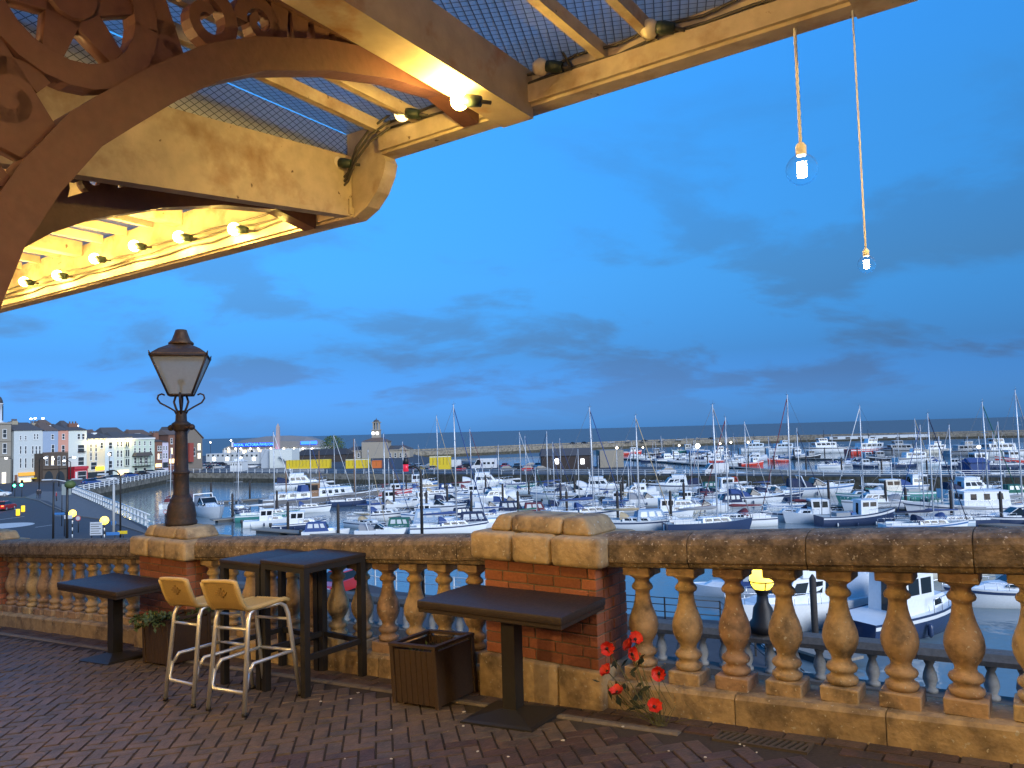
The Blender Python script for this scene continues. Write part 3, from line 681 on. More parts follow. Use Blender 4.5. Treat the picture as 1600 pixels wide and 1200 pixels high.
# pierced cast iron bracket in the plane s = const; outline in (T, H)
ARCH = [(2.54, 1.30), (2.30, 1.345), (2.0, 1.30), (1.72, 1.225), (1.44, 1.12), (1.28, 1.03), (1.14, .92), (1.02, .81), (.93, .725), (.83, .58), (.75, .43), (.70, .28), (.67, .1)]
def bracket(s, dz):
    ar = [Vector((a, c + dz)) for a, c in ARCH]
    g = bpy.data.objects.new('bracket', None); COL.objects.link(g); g.parent = canopy
    top = 1.385 + dz; TH = .022
    def part(nm, poly, th=TH):
        b = MB(); b.prism(poly, lambda p: K(s - th, p[0], p[1]), lambda p: K(s + th, p[0], p[1]), True); return b.build(nm, M_BRACK, g, world=True)
    def strip(nm, path, w0, w1, th=TH):
        n = len(path); l, r_ = [], []
        for i, p in enumerate(path):
            d = (Vector(path[min(i + 1, n - 1)]) - Vector(path[max(i - 1, 0)])).normalized(); nn = Vector((-d.y, d.x)); w_ = w0 + (w1 - w0) * i / (n - 1)
            l.append(Vector(p) + nn * w_ / 2); r_.append(Vector(p) - nn * w_ / 2)
        b = MB()
        for i in range(n - 1): b.prism([l[i], l[i + 1], r_[i + 1], r_[i]], lambda p: K(s - th, p[0], p[1]), lambda p: K(s + th, p[0], p[1]))
        return b.build(nm, M_BRACK, g, world=True)
    strip('arch_rib', [(a.x - .01, a.y + .045) for a in ar], .10, .10, .04)
    strip('top_rail', [(.55, top - .0), (2.5, top - .0)], .05, .05, .035)
    strip('wall_stile', [(.60, .1 + dz), (.60, top)], .09, .09, .04)
    # wheel with a star inside
    c = Vector((.885, 1.10 + dz)); r0 = .165
    ring = [c + Vector((math.cos(q * PI / 12), math.sin(q * PI / 12))) * (r0 + .03) for q in range(25)]
    strip('wheel_rim', ring, .062, .062, .03)
    for q in range(6):
        a = q * PI / 3 + .3; d = Vector((math.cos(a), math.sin(a))); n = Vector((-d.y, d.x))
        part('spoke', [c + d * .02 - n * .045, c + d * (r0 + .01) - n * .022, c + d * (r0 + .01) + n * .022, c + d * .02 + n * .045], TH)
    part('boss', [c + Vector((math.cos(q * PI / 6), math.sin(q * PI / 6))) * .06 for q in range(12)], .04)
    # scrolls and solid web toward the tip
    def spiral(c0, r_a, r_b, a0, a1, w_):
        n = 22; return strip('scroll', [Vector(c0) + Vector((math.cos(a0 + (a1 - a0) * i / n), math.sin(a0 + (a1 - a0) * i / n))) * (r_a + (r_b - r_a) * i / n) for i in range(n + 1)], w_, w_ * .55, TH)
    spiral((1.27, 1.21 + dz), .10, .025, 2.6, -5.2, .05)
    spiral((1.45, 1.275 + dz), .075, .02, 3.4, -4.2, .045)
    spiral((1.14, 1.06 + dz), .07, .02, 1.2, 8.2, .04)
    spiral((.76, .80 + dz), .085, .02, .6, 7.2, .045)
    spiral((.70, .58 + dz), .05, .015, .2, 6.6, .04)
    part('web', [(1.09, 1.30 + dz), (1.19, 1.385 + dz), (1.07, 1.385 + dz)]); part('web', [(1.08, 1.22 + dz), (1.13, 1.23 + dz), (1.20, 1.05 + dz), (1.06, .95 + dz)])
    part('web', [(.69, .95 + dz), (.74, .93 + dz), (.86, .76 + dz), (.80, .66 + dz), (.66, .70 + dz)])
    xs = [1.52, 1.60, 1.69, 1.78, 1.88, 1.99, 2.10, 2.22, 2.34, 2.5]
    def archh(T):
        for p, q in zip(ar[:-1], ar[1:]):
            if q.x <= T <= p.x: return q.y + (p.y - q.y) * (T - q.x) / (p.x - q.x)
        return top - .06
    for i, x in enumerate(xs):
        lo_ = archh(x) + .07
        if lo_ < top - .02: part('web', [(x - .022, lo_), (x + .022, lo_), (x + .034, top - .02), (x - .034, top - .02)])
    return g
bracket(-1.95, 0.0)
bracket(-2.98, -.27)
# wall plates; house front behind the viewer is unseen, added to shade the terrace
kext([(.28, 1.28), (.36, 1.28), (.36, 1.62), (.28, 1.62)], -2.7, 6, 'wall_plate', M_CREAM)
kext([(.28, 1.02), (.36, 1.02), (.36, 1.36), (.28, 1.36)], -14, -2.78, 'wall_plate', M_CREAM)
house = thing('unseen_parade_house', 'unseen brick house front behind the viewer, added to shade the terrace', 'house', K(0, -.7, -2))
b = MB(); b.prism([(-.8, -2.5), (-.55, -2.5), (-.55, 9), (-.8, 9)], lambda p: K(-16, *p), lambda p: K(36, *p)); b.build('front_wall', mat('house_brick', (.22, .14, .10), .9, var=.15, scale=6, bump=.3), house, world=True)
# cables clipped along the front
rg = random.Random(8)
def cable(pts, r_=.006): b = MB(); b.tube(pts, r_, 5); return b.build('cable', M_CABLE, canopy, world=True)
for k in range(3):
    cable([K(s, TC - .062 - .006 * k, UPB + .06 + .035 * k + rg.uniform(-.012, .012)) for s in [-2.45 + .17 * i for i in range(20)]])
    cable([K(s, TC - .082 - .006 * k, LOB + .06 + .03 * k + rg.uniform(-.01, .01)) for s in [-9 + .2 * i for i in range(31)]])
    cable([K(-2.42, TC - .08, UPB + .10 + .03 * k), K(-2.52, TC - .11, UPB + .05 + .03 * k), K(-2.60, TC - .12, UPB - .02 + .03 * k), K(-2.68, TC - .10, UPB - .10 + .02 * k), K(-2.86, TC - .08, LOB + .08 + .02 * k)])
cable([K(-1.40, TC - .06, UPB + .22), K(-1.43, TC - .12, UPB + .26), K(-1.5, TC - .10, UPB + .20), K(-1.46, TC - .07, UPB + .10)])
# festoon bulbs, each a thing of its own
BULBS = [(1015, 45, 0), (845, 105, 0), (718, 158, 2), (628, 178, 1), (525, 255, 0), (456, 338, 2), (366, 358, 2), (280, 370, 2), (210, 384, 2), (148, 404, 2), (90, 430, 2), (38, 440, 2)]
names = ['unlit frosted bulb on the canopy beam, farthest along toward the open sky', 'unlit frosted bulb where a broad rafter meets the front beam', 'glowing yellow bulb under the tip of the dark iron bracket', 'dimly glowing bulb above the rounded step of the canopy', 'unlit frosted bulb in the rounded step corner of the canopy', 'lit bulb at the tip of the lower canopy edge', 'second lit bulb from the tip of the lower canopy edge', 'third lit bulb from the tip of the lower canopy edge', 'fourth lit bulb from the tip of the lower canopy edge', 'fifth lit bulb from the tip of the lower canopy edge', 'sixth lit bulb from the tip of the lower canopy edge', 'seventh lit bulb from the tip of the lower canopy edge']
WARMC = (1, .62, .13)
def bulb(s, T, H, lit, label, watt):
    r = thing('festoon_bulb', label, 'bulb', K(s, T, H), ANG, 'festoon bulbs along the canopy')
    b = MB(); b.sphere((0, 0, 0), .034, 16, 12); b.build('globe', (M_FROST, M_WARMLO, M_WARM)[lit], r)
    b = MB(); b.tube([(.028, .0, -.004), (.05, .006, -.01), (.085, .02, -.018)], [.022, .024, .02], 10); b.build('socket', M_SOCK, r)
    b = MB(); b.tube([(.085, .02, -.018), (.11, .05, -.02)], .007, 6); b.build('clip', M_CABLE, r)
    if lit == 2:
        point('bulb_light', K(s, T - .06, H - .03), watt, WARMC, .035)
    return r
for (px_, py_, lit), nm in zip(BULBS, names):
    TT = 2.2 if px_ == 718 else TC - .13; d = ray(px_, py_); k = TT / d.dot(NV); p = EYE + d * k
    bulb(p.dot(DV), TT, p.z - EZ, lit, nm, 13 if px_ == 718 else 7)
for k in range(4): bulb(-6.9 - .55 * k, TC - .13, LOB + .17, 2, 'unseen lit bulb added farther along the lower canopy edge for terrace light', 6)  # lit row carried on out of view to add light on the terrace
for k in range(5): bulb(-.2 + .75 * k, TC - .13, UPB + .17, 2, 'unseen lit bulb added along the upper canopy edge for terrace light', 26)  # added out of view for warm light on pier and balustrade
# warm lanterns added out of view to brighten the terrace and canopy
for k, s in enumerate((-7.4, -3.4, -.6)):
    o = thing('fill_lantern', 'added unseen warm fill lantern behind the viewer, %s from the town end' % ('first', 'second', 'third')[k], 'fill lamp', K(s, -.42, .35), ANG, 'added fill lanterns behind the viewer')
    b = MB(); b.lathe([(.07, -.16), (.11, .12)], 6, cap=True); b.build('glass', M_WARMLO, o)
    b = MB(); b.lathe([(.15, .12), (.12, .17), (.03, .24)], 6); b.build('cap', M_BLACK, o)
    b = MB(); b.tube([(0, 0, -.16), (0, 0, -.24), (0, -.13, -.24)], .018, 6); b.build('arm', M_BLACK, o)
    point('lantern_fill_light', K(s, -.22, .30), (100, 92, 44)[k], (1, .63, .23), .12)
# two rope-hung bulbs standing in for indoor lamps reflected in the window
M_ROPE = mat('pale_rope', (.72, .72, .72), .8, var=.15, scale=60)
M_CLEAR = mat('clear_bulb_glass', (1, 1, 1), .02, var=0, trans=1., ior=1.12, alpha=.35)
M_FIL = mat('filament', (1, .8, .5), .4, var=0, emit=40., ecol=(1, .72, .38))
def pendant(px_, py_, r0, label):
    d = ray(px_, py_); k = (TC - .02) / d.dot(NV); p = EYE + d * k; s = p.dot(DV); hh = UPB - (p.z - EZ)
    r = thing('reflection_pendant', label, 'reflected lamp', p, 0, 'rope hung globe bulbs standing in for window reflections')
    b = MB(); b.sphere((0, 0, 0), r0, 20, 14); b.build('glass_globe', M_CLEAR, r)
    b = MB(); b.tube([(0, 0, -r0 * .4), (0, 0, r0 * .4)], r0 * .28, 8); b.build('filament', M_FIL, r)
    b = MB(); b.lathe([(r0 * .3, r0 * .9), (r0 * .33, r0 * 1.0), (r0 * .33, r0 * 1.5), (r0 * .2, r0 * 1.7)], 12); b.build('holder', M_ROPE, r)
    for ph in (0, 2.1, 4.2):
        n = int(hh / .008); rr = r0 * .06
        b = MB(); b.tube([(rr * math.cos(ph + i * .5), rr * math.sin(ph + i * .5), r0 * 1.6 + (hh - r0 * 1.6) * i / n) for i in range(n + 1)], rr * .85, 5); b.build('rope_strand', M_ROPE, r)
pendant(1253, 265, .052, 'larger rope hung globe bulb standing in for a window reflection')
pendant(1354, 413, .028, 'smaller rope hung globe bulb standing in for a window reflection')
# ------------------------------------------------------------------ water, quays and harbour walls
QZ = 2.7                                        # quay level above the water
def watermat(name, col, rough, sc, strength, dist, stretch=(1, 1, 1), detail=3, lumps=None):
    m = bpy.data.materials.new(name); m.use_nodes = True; t = m.node_tree; N = t.nodes; L = t.links; b = N['Principled BSDF']
    b.inputs['Base Color'].default_value = (*col, 1); b.inputs['Roughness'].default_value = rough; b.inputs['IOR'].default_value = 1.33; b.inputs['Specular IOR Level'].default_value = .5
    tc = N.new('ShaderNodeTexCoord'); mp = N.new('ShaderNodeMapping'); mp.inputs['Scale'].default_value = stretch; L.new(tc.outputs['Object'], mp.inputs[0])
    n = N.new('ShaderNodeTexNoise'); n.inputs['Scale'].default_value = sc; n.inputs['Detail'].default_value = detail; L.new(mp.outputs[0], n.inputs['Vector'])
    bp = N.new('ShaderNodeBump'); bp.inputs['Strength'].default_value = strength; bp.inputs['Distance'].default_value = dist; L.new(n.outputs[0], bp.inputs['Height']); L.new(bp.outputs[0], b.inputs['Normal'])
    return m
def sheet(name, pts, z, m, thick=0.):
    b = MB(); b.add([(p[0], p[1], z) for p in pts], [tuple(range(len(pts)))]); return kind(b.build(name, m), 'structure')
sheet('sea', [(-30000, -200), (30000, -200), (30000, 40000), (-30000, 40000)], -.25, watermat('sea_water', (.10, .115, .12), .5, .09, 1.0, 1.6, (1, .55, 1), 8))
sheet('harbour_water', [(-130, -40), (900, -40), (900, 420), (-60, 372), (-130, 300)], 0, watermat('harbour_water', (.15, .205, .225), .05, .8, .3, .15, (1, 1, 1), 3))
M_TAR = mat('tarmac', (.055, .055, .06), .85, var=.14, scale=.6, bump=.3, bscale=8)
M_QUAY = mat('quay_paving', (.13, .125, .12), .85, var=.15, scale=.5, bump=.2, bscale=6)
M_QSTONE = mat('quay_stone', (.25, .225, .18), .9, var=.25, scale=.9, bump=.8, bscale=2.5, col2=(.10, .09, .07), c2f=(.42, .66), detail=8)
M_WEED = mat('weedy_stone', (.075, .07, .05), .9, var=.25, scale=1.2, bump=.8, col2=(.03, .03, .022), c2f=(.4, .65), bscale=3)
M_WHITE = mat('white_paint', (.66, .68, .68), .5, var=.06, scale=3)
M_LINE = mat('road_paint', (.5, .5, .48), .8, var=.2, scale=2)
def land(name, pts, z, m, wallm=M_QSTONE, weed=True):
    """a quay: top sheet plus retaining wall down into the water"""
    n = len(pts)
    top = MB(); top.add([(x, y, z) for x, y in pts], [tuple(range(n))]); o = kind(top.build(name, m), 'structure')
    b = MB(); w2 = MB()
    for i in range(n):
        a, c = pts[i], pts[(i + 1) % n]
        b.quad((a[0], a[1], 1.2), (c[0], c[1], 1.2), (c[0], c[1], z - .004), (a[0], a[1], z - .004)); w2.quad((a[0], a[1], -2), (c[0], c[1], -2), (c[0], c[1], 1.2), (a[0], a[1], 1.2))
    b.build('quay_wall', wallm, o); w2.build('weedy_wall', M_WEED, o)
    return o
def P2(px, py, z=QZ): p = onz(px, py, z); return (p.x, p.y)
CW0 = Vector((-105., 240., 0)); CW1 = Vector(P2(1600, 746) + (0,)); CWD = (CW1 - CW0).normalized(); CWN = Vector((-CWD.y, CWD.x, 0))
CWE = CW0 + CWD * ((CW1 - CW0).length + 120)
def CW(u, v=0, z=QZ): p = CW0 + CWD * u + CWN * v; return Vector((p.x, p.y, z))
land('town_quay', [(-105, 240), (-92, 160), (-43, 91), (-8, 51), (3, 44.5), (11, 41), (11, 28), (34, 14), (70, -20), (-60, -30), (-420, 60), (-420, 520), (-190, 470), (-60, 420), (-38, 330), tuple(CW(95, 40).xy), tuple(CW(95, 0).xy)], QZ, M_TAR)
UW = (CW1 - CW0).length
land('crosswall_quay', [tuple(CW(95.02, 0).xy), tuple(CW(UW + 120, 0).xy), tuple(CW(UW + 120, 9).xy), tuple(CW(150, 9).xy), tuple(CW(146, 34).xy), tuple(CW(95.02, 40).xy)], QZ + .004, M_TAR, M_WEED)
# long east pier closing the harbour
EP = [Vector((-70, 385, 0)), Vector(P2(830, 697, 3.6) + (0,)), Vector(P2(1010, 690, 3.6) + (0,)), Vector(P2(1250, 682, 3.6) + (0,)), Vector(P2(1700, 672, 3.6) + (0,))]
epf = [tuple(p.xy) for p in EP]; epb = [(p.x + 2, p.y + 13) for p in EP]
ep = land('east_pier', epf + list(reversed(epb)), 3.6, M_QUAY, M_QSTONE)
b = MB()
for a, c in zip(epb[:-1], epb[1:]): b.prism([(0, 3.6), (0, 4.4)] + [(1.2, 4.4), (1.2, 3.6)], lambda p: Vector((a[0], a[1] - p[0], p[1])), lambda p: Vector((c[0], c[1] - p[0], p[1])))
o = b.build('parapet_wall', M_QSTONE); tag(o, 'long low stone parapet on the far pier before the open sea', 'wall')
# railings
M_RAILW = mat('railing_white', (.60, .63, .64), .5, var=.05, scale=4)
def railing(label, pts, step=2.4, h=1.1, nb=3, m=None, r=.045, z=QZ, group='harbour railings'):
    m = m or M_RAILW; g = thing('railing', label, 'railing', (pts[0][0], pts[0][1], z), 0, group); o = Vector((pts[0][0], pts[0][1], z))
    pb = MB(); pb.box(-r, r, -r, r, 0, h); pm_ = pb.mesh('post', m)
    for a, c in zip(pts[:-1], pts[1:]):
        a = Vector((a[0], a[1], z)); c = Vector((c[0], c[1], z)); ln = (c - a).length; n = max(1, int(ln / step))
        for k in range(n): obj('post', pm_, g, a + (c - a) * k / n - o, math.atan2((c - a).y, (c - a).x))
        for q in range(nb):
            zz = h * (q + 1) / nb - (.03 if q == nb - 1 else 0); bb = MB(); bb.tube([a - o + Vector((0, 0, zz)), c - o + Vector((0, 0, zz))], r * .75, 5); bb.build('rail', m, g)
    return g
railing('white post railing along the crosswall edge above the moored boats', [tuple(CW(62 + 10 * 0, .5).xy), tuple(CW(UW + 20, .5).xy)], 3.2, 1.15, 3, r=.07, z=QZ)
railing('white railing along the town quay wall beyond the lamp post', [(-103.5, 238), (-91, 161)], 3.0, 1.25, 3, r=.09)
railing('white railing bounding the parking in front of the pavilion', [(-104, 240.5), tuple(CW(61, .5).xy)], 3.0, 1.2, 3, r=.07)
railing('pale posts and rails stepping down beside the slipway pavement', [(-91, 159), (-66, 124), (-43.5, 92)], 2.6, 1.5, 2, r=.12)
railing('white tubular railing on the quay behind the high tables', [(-43, 90.5), (-20, 64), (-8, 51.4), (2, 45.4)], 2.2, 1.2, 2, r=.035)
railing('black metal railing round the landing stage beyond the poppies', [(2.6, 44.4), (10.5, 40.6), (10.5, 29)], 1.3, 1.15, 3, m=M_BLACK, r=.035)
# ------------------------------------------------------------------ lower parapet beneath the terrace
def LW(s, t, h): return DV * s + NV * (14.0 + t) + Vector((0, 0, EZ - 4.35 + .035 * s + h))
M_LSTONE = mat('dark_parapet_stone', (.12, .11, .10), .9, var=.2, scale=4, bump=.5, rnd=.2)
lp = thing('lower_parapet', 'dark stone parapet of the lower ramp seen through the balusters', 'balustrade', LW(-12, 0, 0))
def lext(P, a, c, nm, m=M_LSTONE): b = MB(); b.prism(P, lambda p: LW(a, *p), lambda p: LW(c, *p)); b.build(nm, m, lp, world=True)
for k in range(13): lext([(-.2, .62), (-.22, .70), (-.16, .80), (.16, .80), (.22, .70), (.2, .62)], -26 + 3 * k + .006, -23 + 3 * k - .006, 'rail_stone'); lext([(-.22, -.9), (.22, -.9), (.22, .08), (-.22, .08)], -26 + 3 * k + .006, -23 + 3 * k - .006, 'plinth_stone')
b = MB(); b.lathe([(.11, .0), (.11, .05), (.07, .08), (.11, .2), (.10, .28), (.055, .42), (.08, .47), (.09, .54)], 12); lbm = b.mesh('baluster', mat('pale_parapet_stone', (.30, .29, .27), .85, var=.15, scale=5, bump=.3, rnd=.2))
for k in range(90): obj('baluster', lbm, lp, LW(-25.8 + .42 * k, 0, .08) - lp.location)
# ramp surface between terrace wall and lower parapet, and the wall under the terrace
b = MB(); b.prism([(-.25, -.12), (-7.5, -.12), (-7.5, -5.0), (-.25, -5.0)], lambda p: LW(-34, *p), lambda p: LW(14, *p)); kind(b.build('lower_ramp', M_TAR), 'structure')
b = MB(); b.prism([(.25, -.95), (.7, -.95), (1.6, -9.5), (.25, -9.5)], lambda p: LW(-26, *p), lambda p: LW(13, *p)); o = b.build('ramp_wall', M_QSTONE); tag(o, 'stone retaining wall dropping from the lower parapet to the quay', 'wall')
b = MB(); sext(b, [(.19, -4), (.45, -4), (.45, -.05), (.19, -.05)], -17, 7); o = b.build('terrace_wall', M_QSTONE); tag(o, 'stone retaining wall holding up the terrace behind the balustrade', 'wall')
# globe lamp on the lower parapet
M_GLOBE = mat('yellow_globe', (1, .8, .2), .4, var=0, emit=2.2, ecol=(1, .66, .05))
gp = None
d = ray(1190, 905); k = 14.0 / d.dot(NV); gp = EYE + d * k; gs_ = gp.dot(DV); gb = LW(gs_, 0, .80); hg = gp.z - gb.z
gl = thing('globe_lamp', 'lit yellow globe lamp on an iron post seen between balusters', 'lamp', gb)
b = MB(); b.sphere((0, 0, hg), .215, 18, 12); b.build('globe', M_GLOBE, gl)
b = MB(); b.lathe([(.27, -.01), (.27, .12), (.20, .2), (.17, .4), (.11, .5), (.08, .75), (.06, hg - .45), (.10, hg - .38), (.08, hg - .3), (.14, hg - .2), (.16, hg - .17)], 14); b.build('post', M_BLACK, gl)
b = MB(); b.tube([(.222 * math.cos(q * PI / 10), .222 * math.sin(q * PI / 10), hg - .03) for q in range(21)], .012, 5)
for q in range(4): b.tube([(.225 * math.cos(q * PI / 2), .225 * math.sin(q * PI / 2), hg - .03), (.16 * math.cos(q * PI / 2), .16 * math.sin(q * PI / 2), hg - .17)], .012, 5)
b.build('cage', M_BLACK, gl)

# ------------------------------------------------------------------ boats
GEL = {'white': mat('white_gelcoat', (.70, .73, .75), .3, var=.05, scale=2, rnd=.12), 'cream': mat('cream_gelcoat', (.62, .60, .52), .35, var=.06, scale=2, rnd=.1), 'navy': mat('navy_gelcoat', (.03, .05, .11), .25, var=.06, scale=2), 'blue': mat('blue_gelcoat', (.06, .16, .36), .3, var=.06, scale=2), 'pale blue': mat('pale_blue_gelcoat', (.42, .52, .60), .35, var=.06, scale=2), 'red': mat('red_gelcoat', (.55, .06, .04), .35, var=.08, scale=2), 'green': mat('green_gelcoat', (.05, .22, .20), .35, var=.06, scale=2), 'grey': mat('grey_gelcoat', (.27, .29, .31), .45, var=.1, scale=2), 'brown': mat('varnished_brown', (.17, .06, .04), .4, var=.1, scale=3), 'black': mat('black_gelcoat', (.03, .03, .033), .35, var=.1, scale=2)}
CAN = {'blue': mat('blue_canvas', (.035, .07, .20), .85, var=.1, scale=4), 'navy': mat('navy_canvas', (.02, .03, .07), .85, var=.1, scale=4), 'green': mat('green_canvas', (.02, .12, .09), .85, var=.1, scale=4), 'grey': mat('grey_canvas', (.24, .25, .27), .85, var=.1, scale=4), 'pale blue': mat('pale_blue_canvas', (.30, .40, .52), .85, var=.1, scale=4), 'maroon': mat('maroon_canvas', (.14, .03, .04), .85, var=.1, scale=4), 'tan': mat('tan_canvas', (.42, .33, .20), .85, var=.1, scale=4), 'white': mat('white_canvas', (.60, .62, .63), .85, var=.08, scale=4)}
M_WIN = mat('dark_window', (.012, .016, .02), .08, var=0)
M_DECK = mat('pale_deck', (.50, .50, .46), .6, var=.1, scale=3)
M_MAST = mat('mast_aluminium', (.62, .64, .66), .4, metal=.35, var=.05, scale=3)
M_STAY = mat('steel_wire', (.20, .21, .22), .4, metal=.6, var=0)
M_STEEL = mat('stainless_rail', (.65, .67, .7), .25, metal=.8, var=0)
M_TEAK = mat('teak', (.22, .12, .06), .6, var=.15, scale=6)
M_RUB = mat('rubber_grey', (.06, .065, .07), .7, var=.1, scale=5)
BX = 'bow'
def hull_parts(r, L, B, F, bow=1.35, stern=.86, fine=2.2, m='white', deckm=None, stripe=None, rise=.5, n=13):
    def bt(t): return B / 2 * (stern + (1 - stern) * math.sin(min(t / .45, 1) * PI / 2)) * (1 - max(0, (t - .45) / .55) ** fine)
    def zt(t): return F * (1 + (bow - 1) * t ** 2.2 + .06 * (1 - t) ** 2)
    rings = []; sh = []
    for i in range(n):
        t = i / (n - 1); x = -L / 2 + L * t; bb = max(bt(t), .012); z = zt(t); fl = .90 - .28 * t ** 2
        xk = x - (rise * L * .12 * max(0, (t - .7) / .3) ** 1.3)
        row = [Vector((x, bb, z)), Vector((x - (x - xk) * .25, bb * (.97 - .1 * t * t), z * .55)), Vector((x - (x - xk) * .7, bb * fl, 0.02)), Vector((xk, bb * .45, -.28)), Vector((xk, 0, -.36))]
        rings.append(row + [Vector((p.x, -p.y, p.z)) for p in reversed(row[:-1])]); sh.append((x, bb, z))
    b = MB(); b.loft(rings, closed=False, caps=False); tr = rings[0]; b.add(tr, [tuple(range(len(tr)))]); b.build('hull', GEL[m], r)
    b = MB()
    for (x0, b0, z0), (x1, b1, z1) in zip(sh[:-1], sh[1:]): b.add([(x0, -b0 * .97, z0 - .04), (x1, -b1 * .97, z1 - .04), (x1, b1 * .97, z1 - .04), (x0, b0 * .97, z0 - .04)], [(0, 1, 2, 3)])
    b.build('deck', deckm or GEL['white'], r)
    if stripe is not None:
        b = MB()
        for sg in (1, -1):
            ro = []
            for i in range(n):
                p, q = rings[i][0], rings[i][1]; u0 = p.lerp(q, .22); u1 = p.lerp(q, .55); o_ = Vector((.01, .016, 0)); ro.append([Vector((a.x + o_.x * (i == n - 1), sg * (a.y + .016), a.z)) for a in (u0, u1)])
            b.loft(ro, closed=False, caps=False)
        b.build('stripe', stripe, r)
    return sh
class House:
    def __init__(s, r, nm, m, x0, x1, w0, w1, z0, z1, rf=.3, rb=.1, tum=.9, roof=None):
        s.r = r
        s.lo = [Vector((x0, -w0, z0)), Vector((x1, -w1, z0)), Vector((x1, w1, z0)), Vector((x0, w0, z0))]
        s.hi = [Vector((x0 + rb, -w0 * tum, z1)), Vector((x1 - rf, -w1 * tum, z1)), Vector((x1 - rf, w1 * tum, z1)), Vector((x0 + rb, w0 * tum, z1))]
        b = MB(); b.add(s.lo + s.hi, BOXF); s.o = b.build(nm, m, r)
        if roof:
            b = MB(); o = .07; b.add([Vector((p.x + (o if i in (1, 2) else -o), p.y * 1.06, p.z + .002)) for i, p in enumerate(s.hi)] + [Vector((p.x, p.y * .98, p.z + .08)) for p in s.hi], BOXF); b.build('roof', roof, r)
    def face(s, f, u0, u1, v0, v1, nm='window', m=None, parent=None):
        i, j = {'R': (0, 1), 'F': (1, 2), 'L': (2, 3), 'B': (3, 0)}[f]
        a, c, d, e = s.lo[i], s.lo[j], s.hi[j], s.hi[i]
        def P(u, v): return (a.lerp(c, u)).lerp(e.lerp(d, u), v)
        n = ((c - a).cross(e - a)).normalized()
        q = [P(u0, v0), P(u1, v0), P(u1, v1), P(u0, v1)]
        if f == 'L': n = n
        b = MB(); b.prism([0, 1, 2, 3], lambda k: q[k] - n * .01, lambda k: q[k] + n * .018); return b.build(nm, m or M_WIN, s.r)
    def sides(s, n, v0=.35, v1=.85, u0=.06, u1=.94, g=.18):
        for f in 'RL':
            for k in range(n):
                a = u0 + (u1 - u0) * k / n; c = u0 + (u1 - u0) * (k + 1) / n; w = (c - a) * g / 2; s.face(f, a + w, c - w, v0, v1)
def rails(r, sh, t0, t1, h=.55):
    n = len(sh); b = MB(); i0, i1 = int(t0 * (n - 1)), int(t1 * (n - 1))
    for sg in (1, -1):
        pts = [Vector((x, sg * w_ * .93, z + h)) for x, w_, z in sh[i0:i1 + 1]]
        b.tube(pts, .022, 4)
        for (x, w_, z) in sh[i0:i1 + 1]: b.tube([(x, sg * w_ * .93, z - .03), (x, sg * w_ * .93, z + h)], .018, 4)
    b.build('guard_rail', M_STEEL, r)
def canvas(r, x0, x1, w_, z0, z1, m, nm='sprayhood'):
    b = MB(); ro = []
    for i in range(5):
        t = i / 4; x = x0 + (x1 - x0) * t; hh = (z1 - z0) * (1 - .75 * t ** 2); ro.append([Vector((x, w_ * math.cos(a) * (1 - .1 * t), z0 + hh * max(0, math.sin(a)) ** .6)) for a in [PI * q / 8 for q in range(9)]])
    b.loft(ro, closed=False, caps=False); b.add(ro[0], [tuple(range(9))]); return b.build(nm, m, r)
def fenders(r, sh, n=3):
    for k in range(n):
        x, w_, z = sh[2 + 3 * k]
        for sg in (1, -1):
            b = MB(); b.lathe([(.03, .1), (.11, .2), (.11, .55), (.03, .66)], 8, (x, sg * (w_ + .1), 0)); b.build('fender', GEL['navy'] if k % 2 else M_WHITE, r)
PROTO = bpy.data.collections.new('proto')
def newroot(nm): o = bpy.data.objects.new(nm, None); COL.objects.link(o); return o
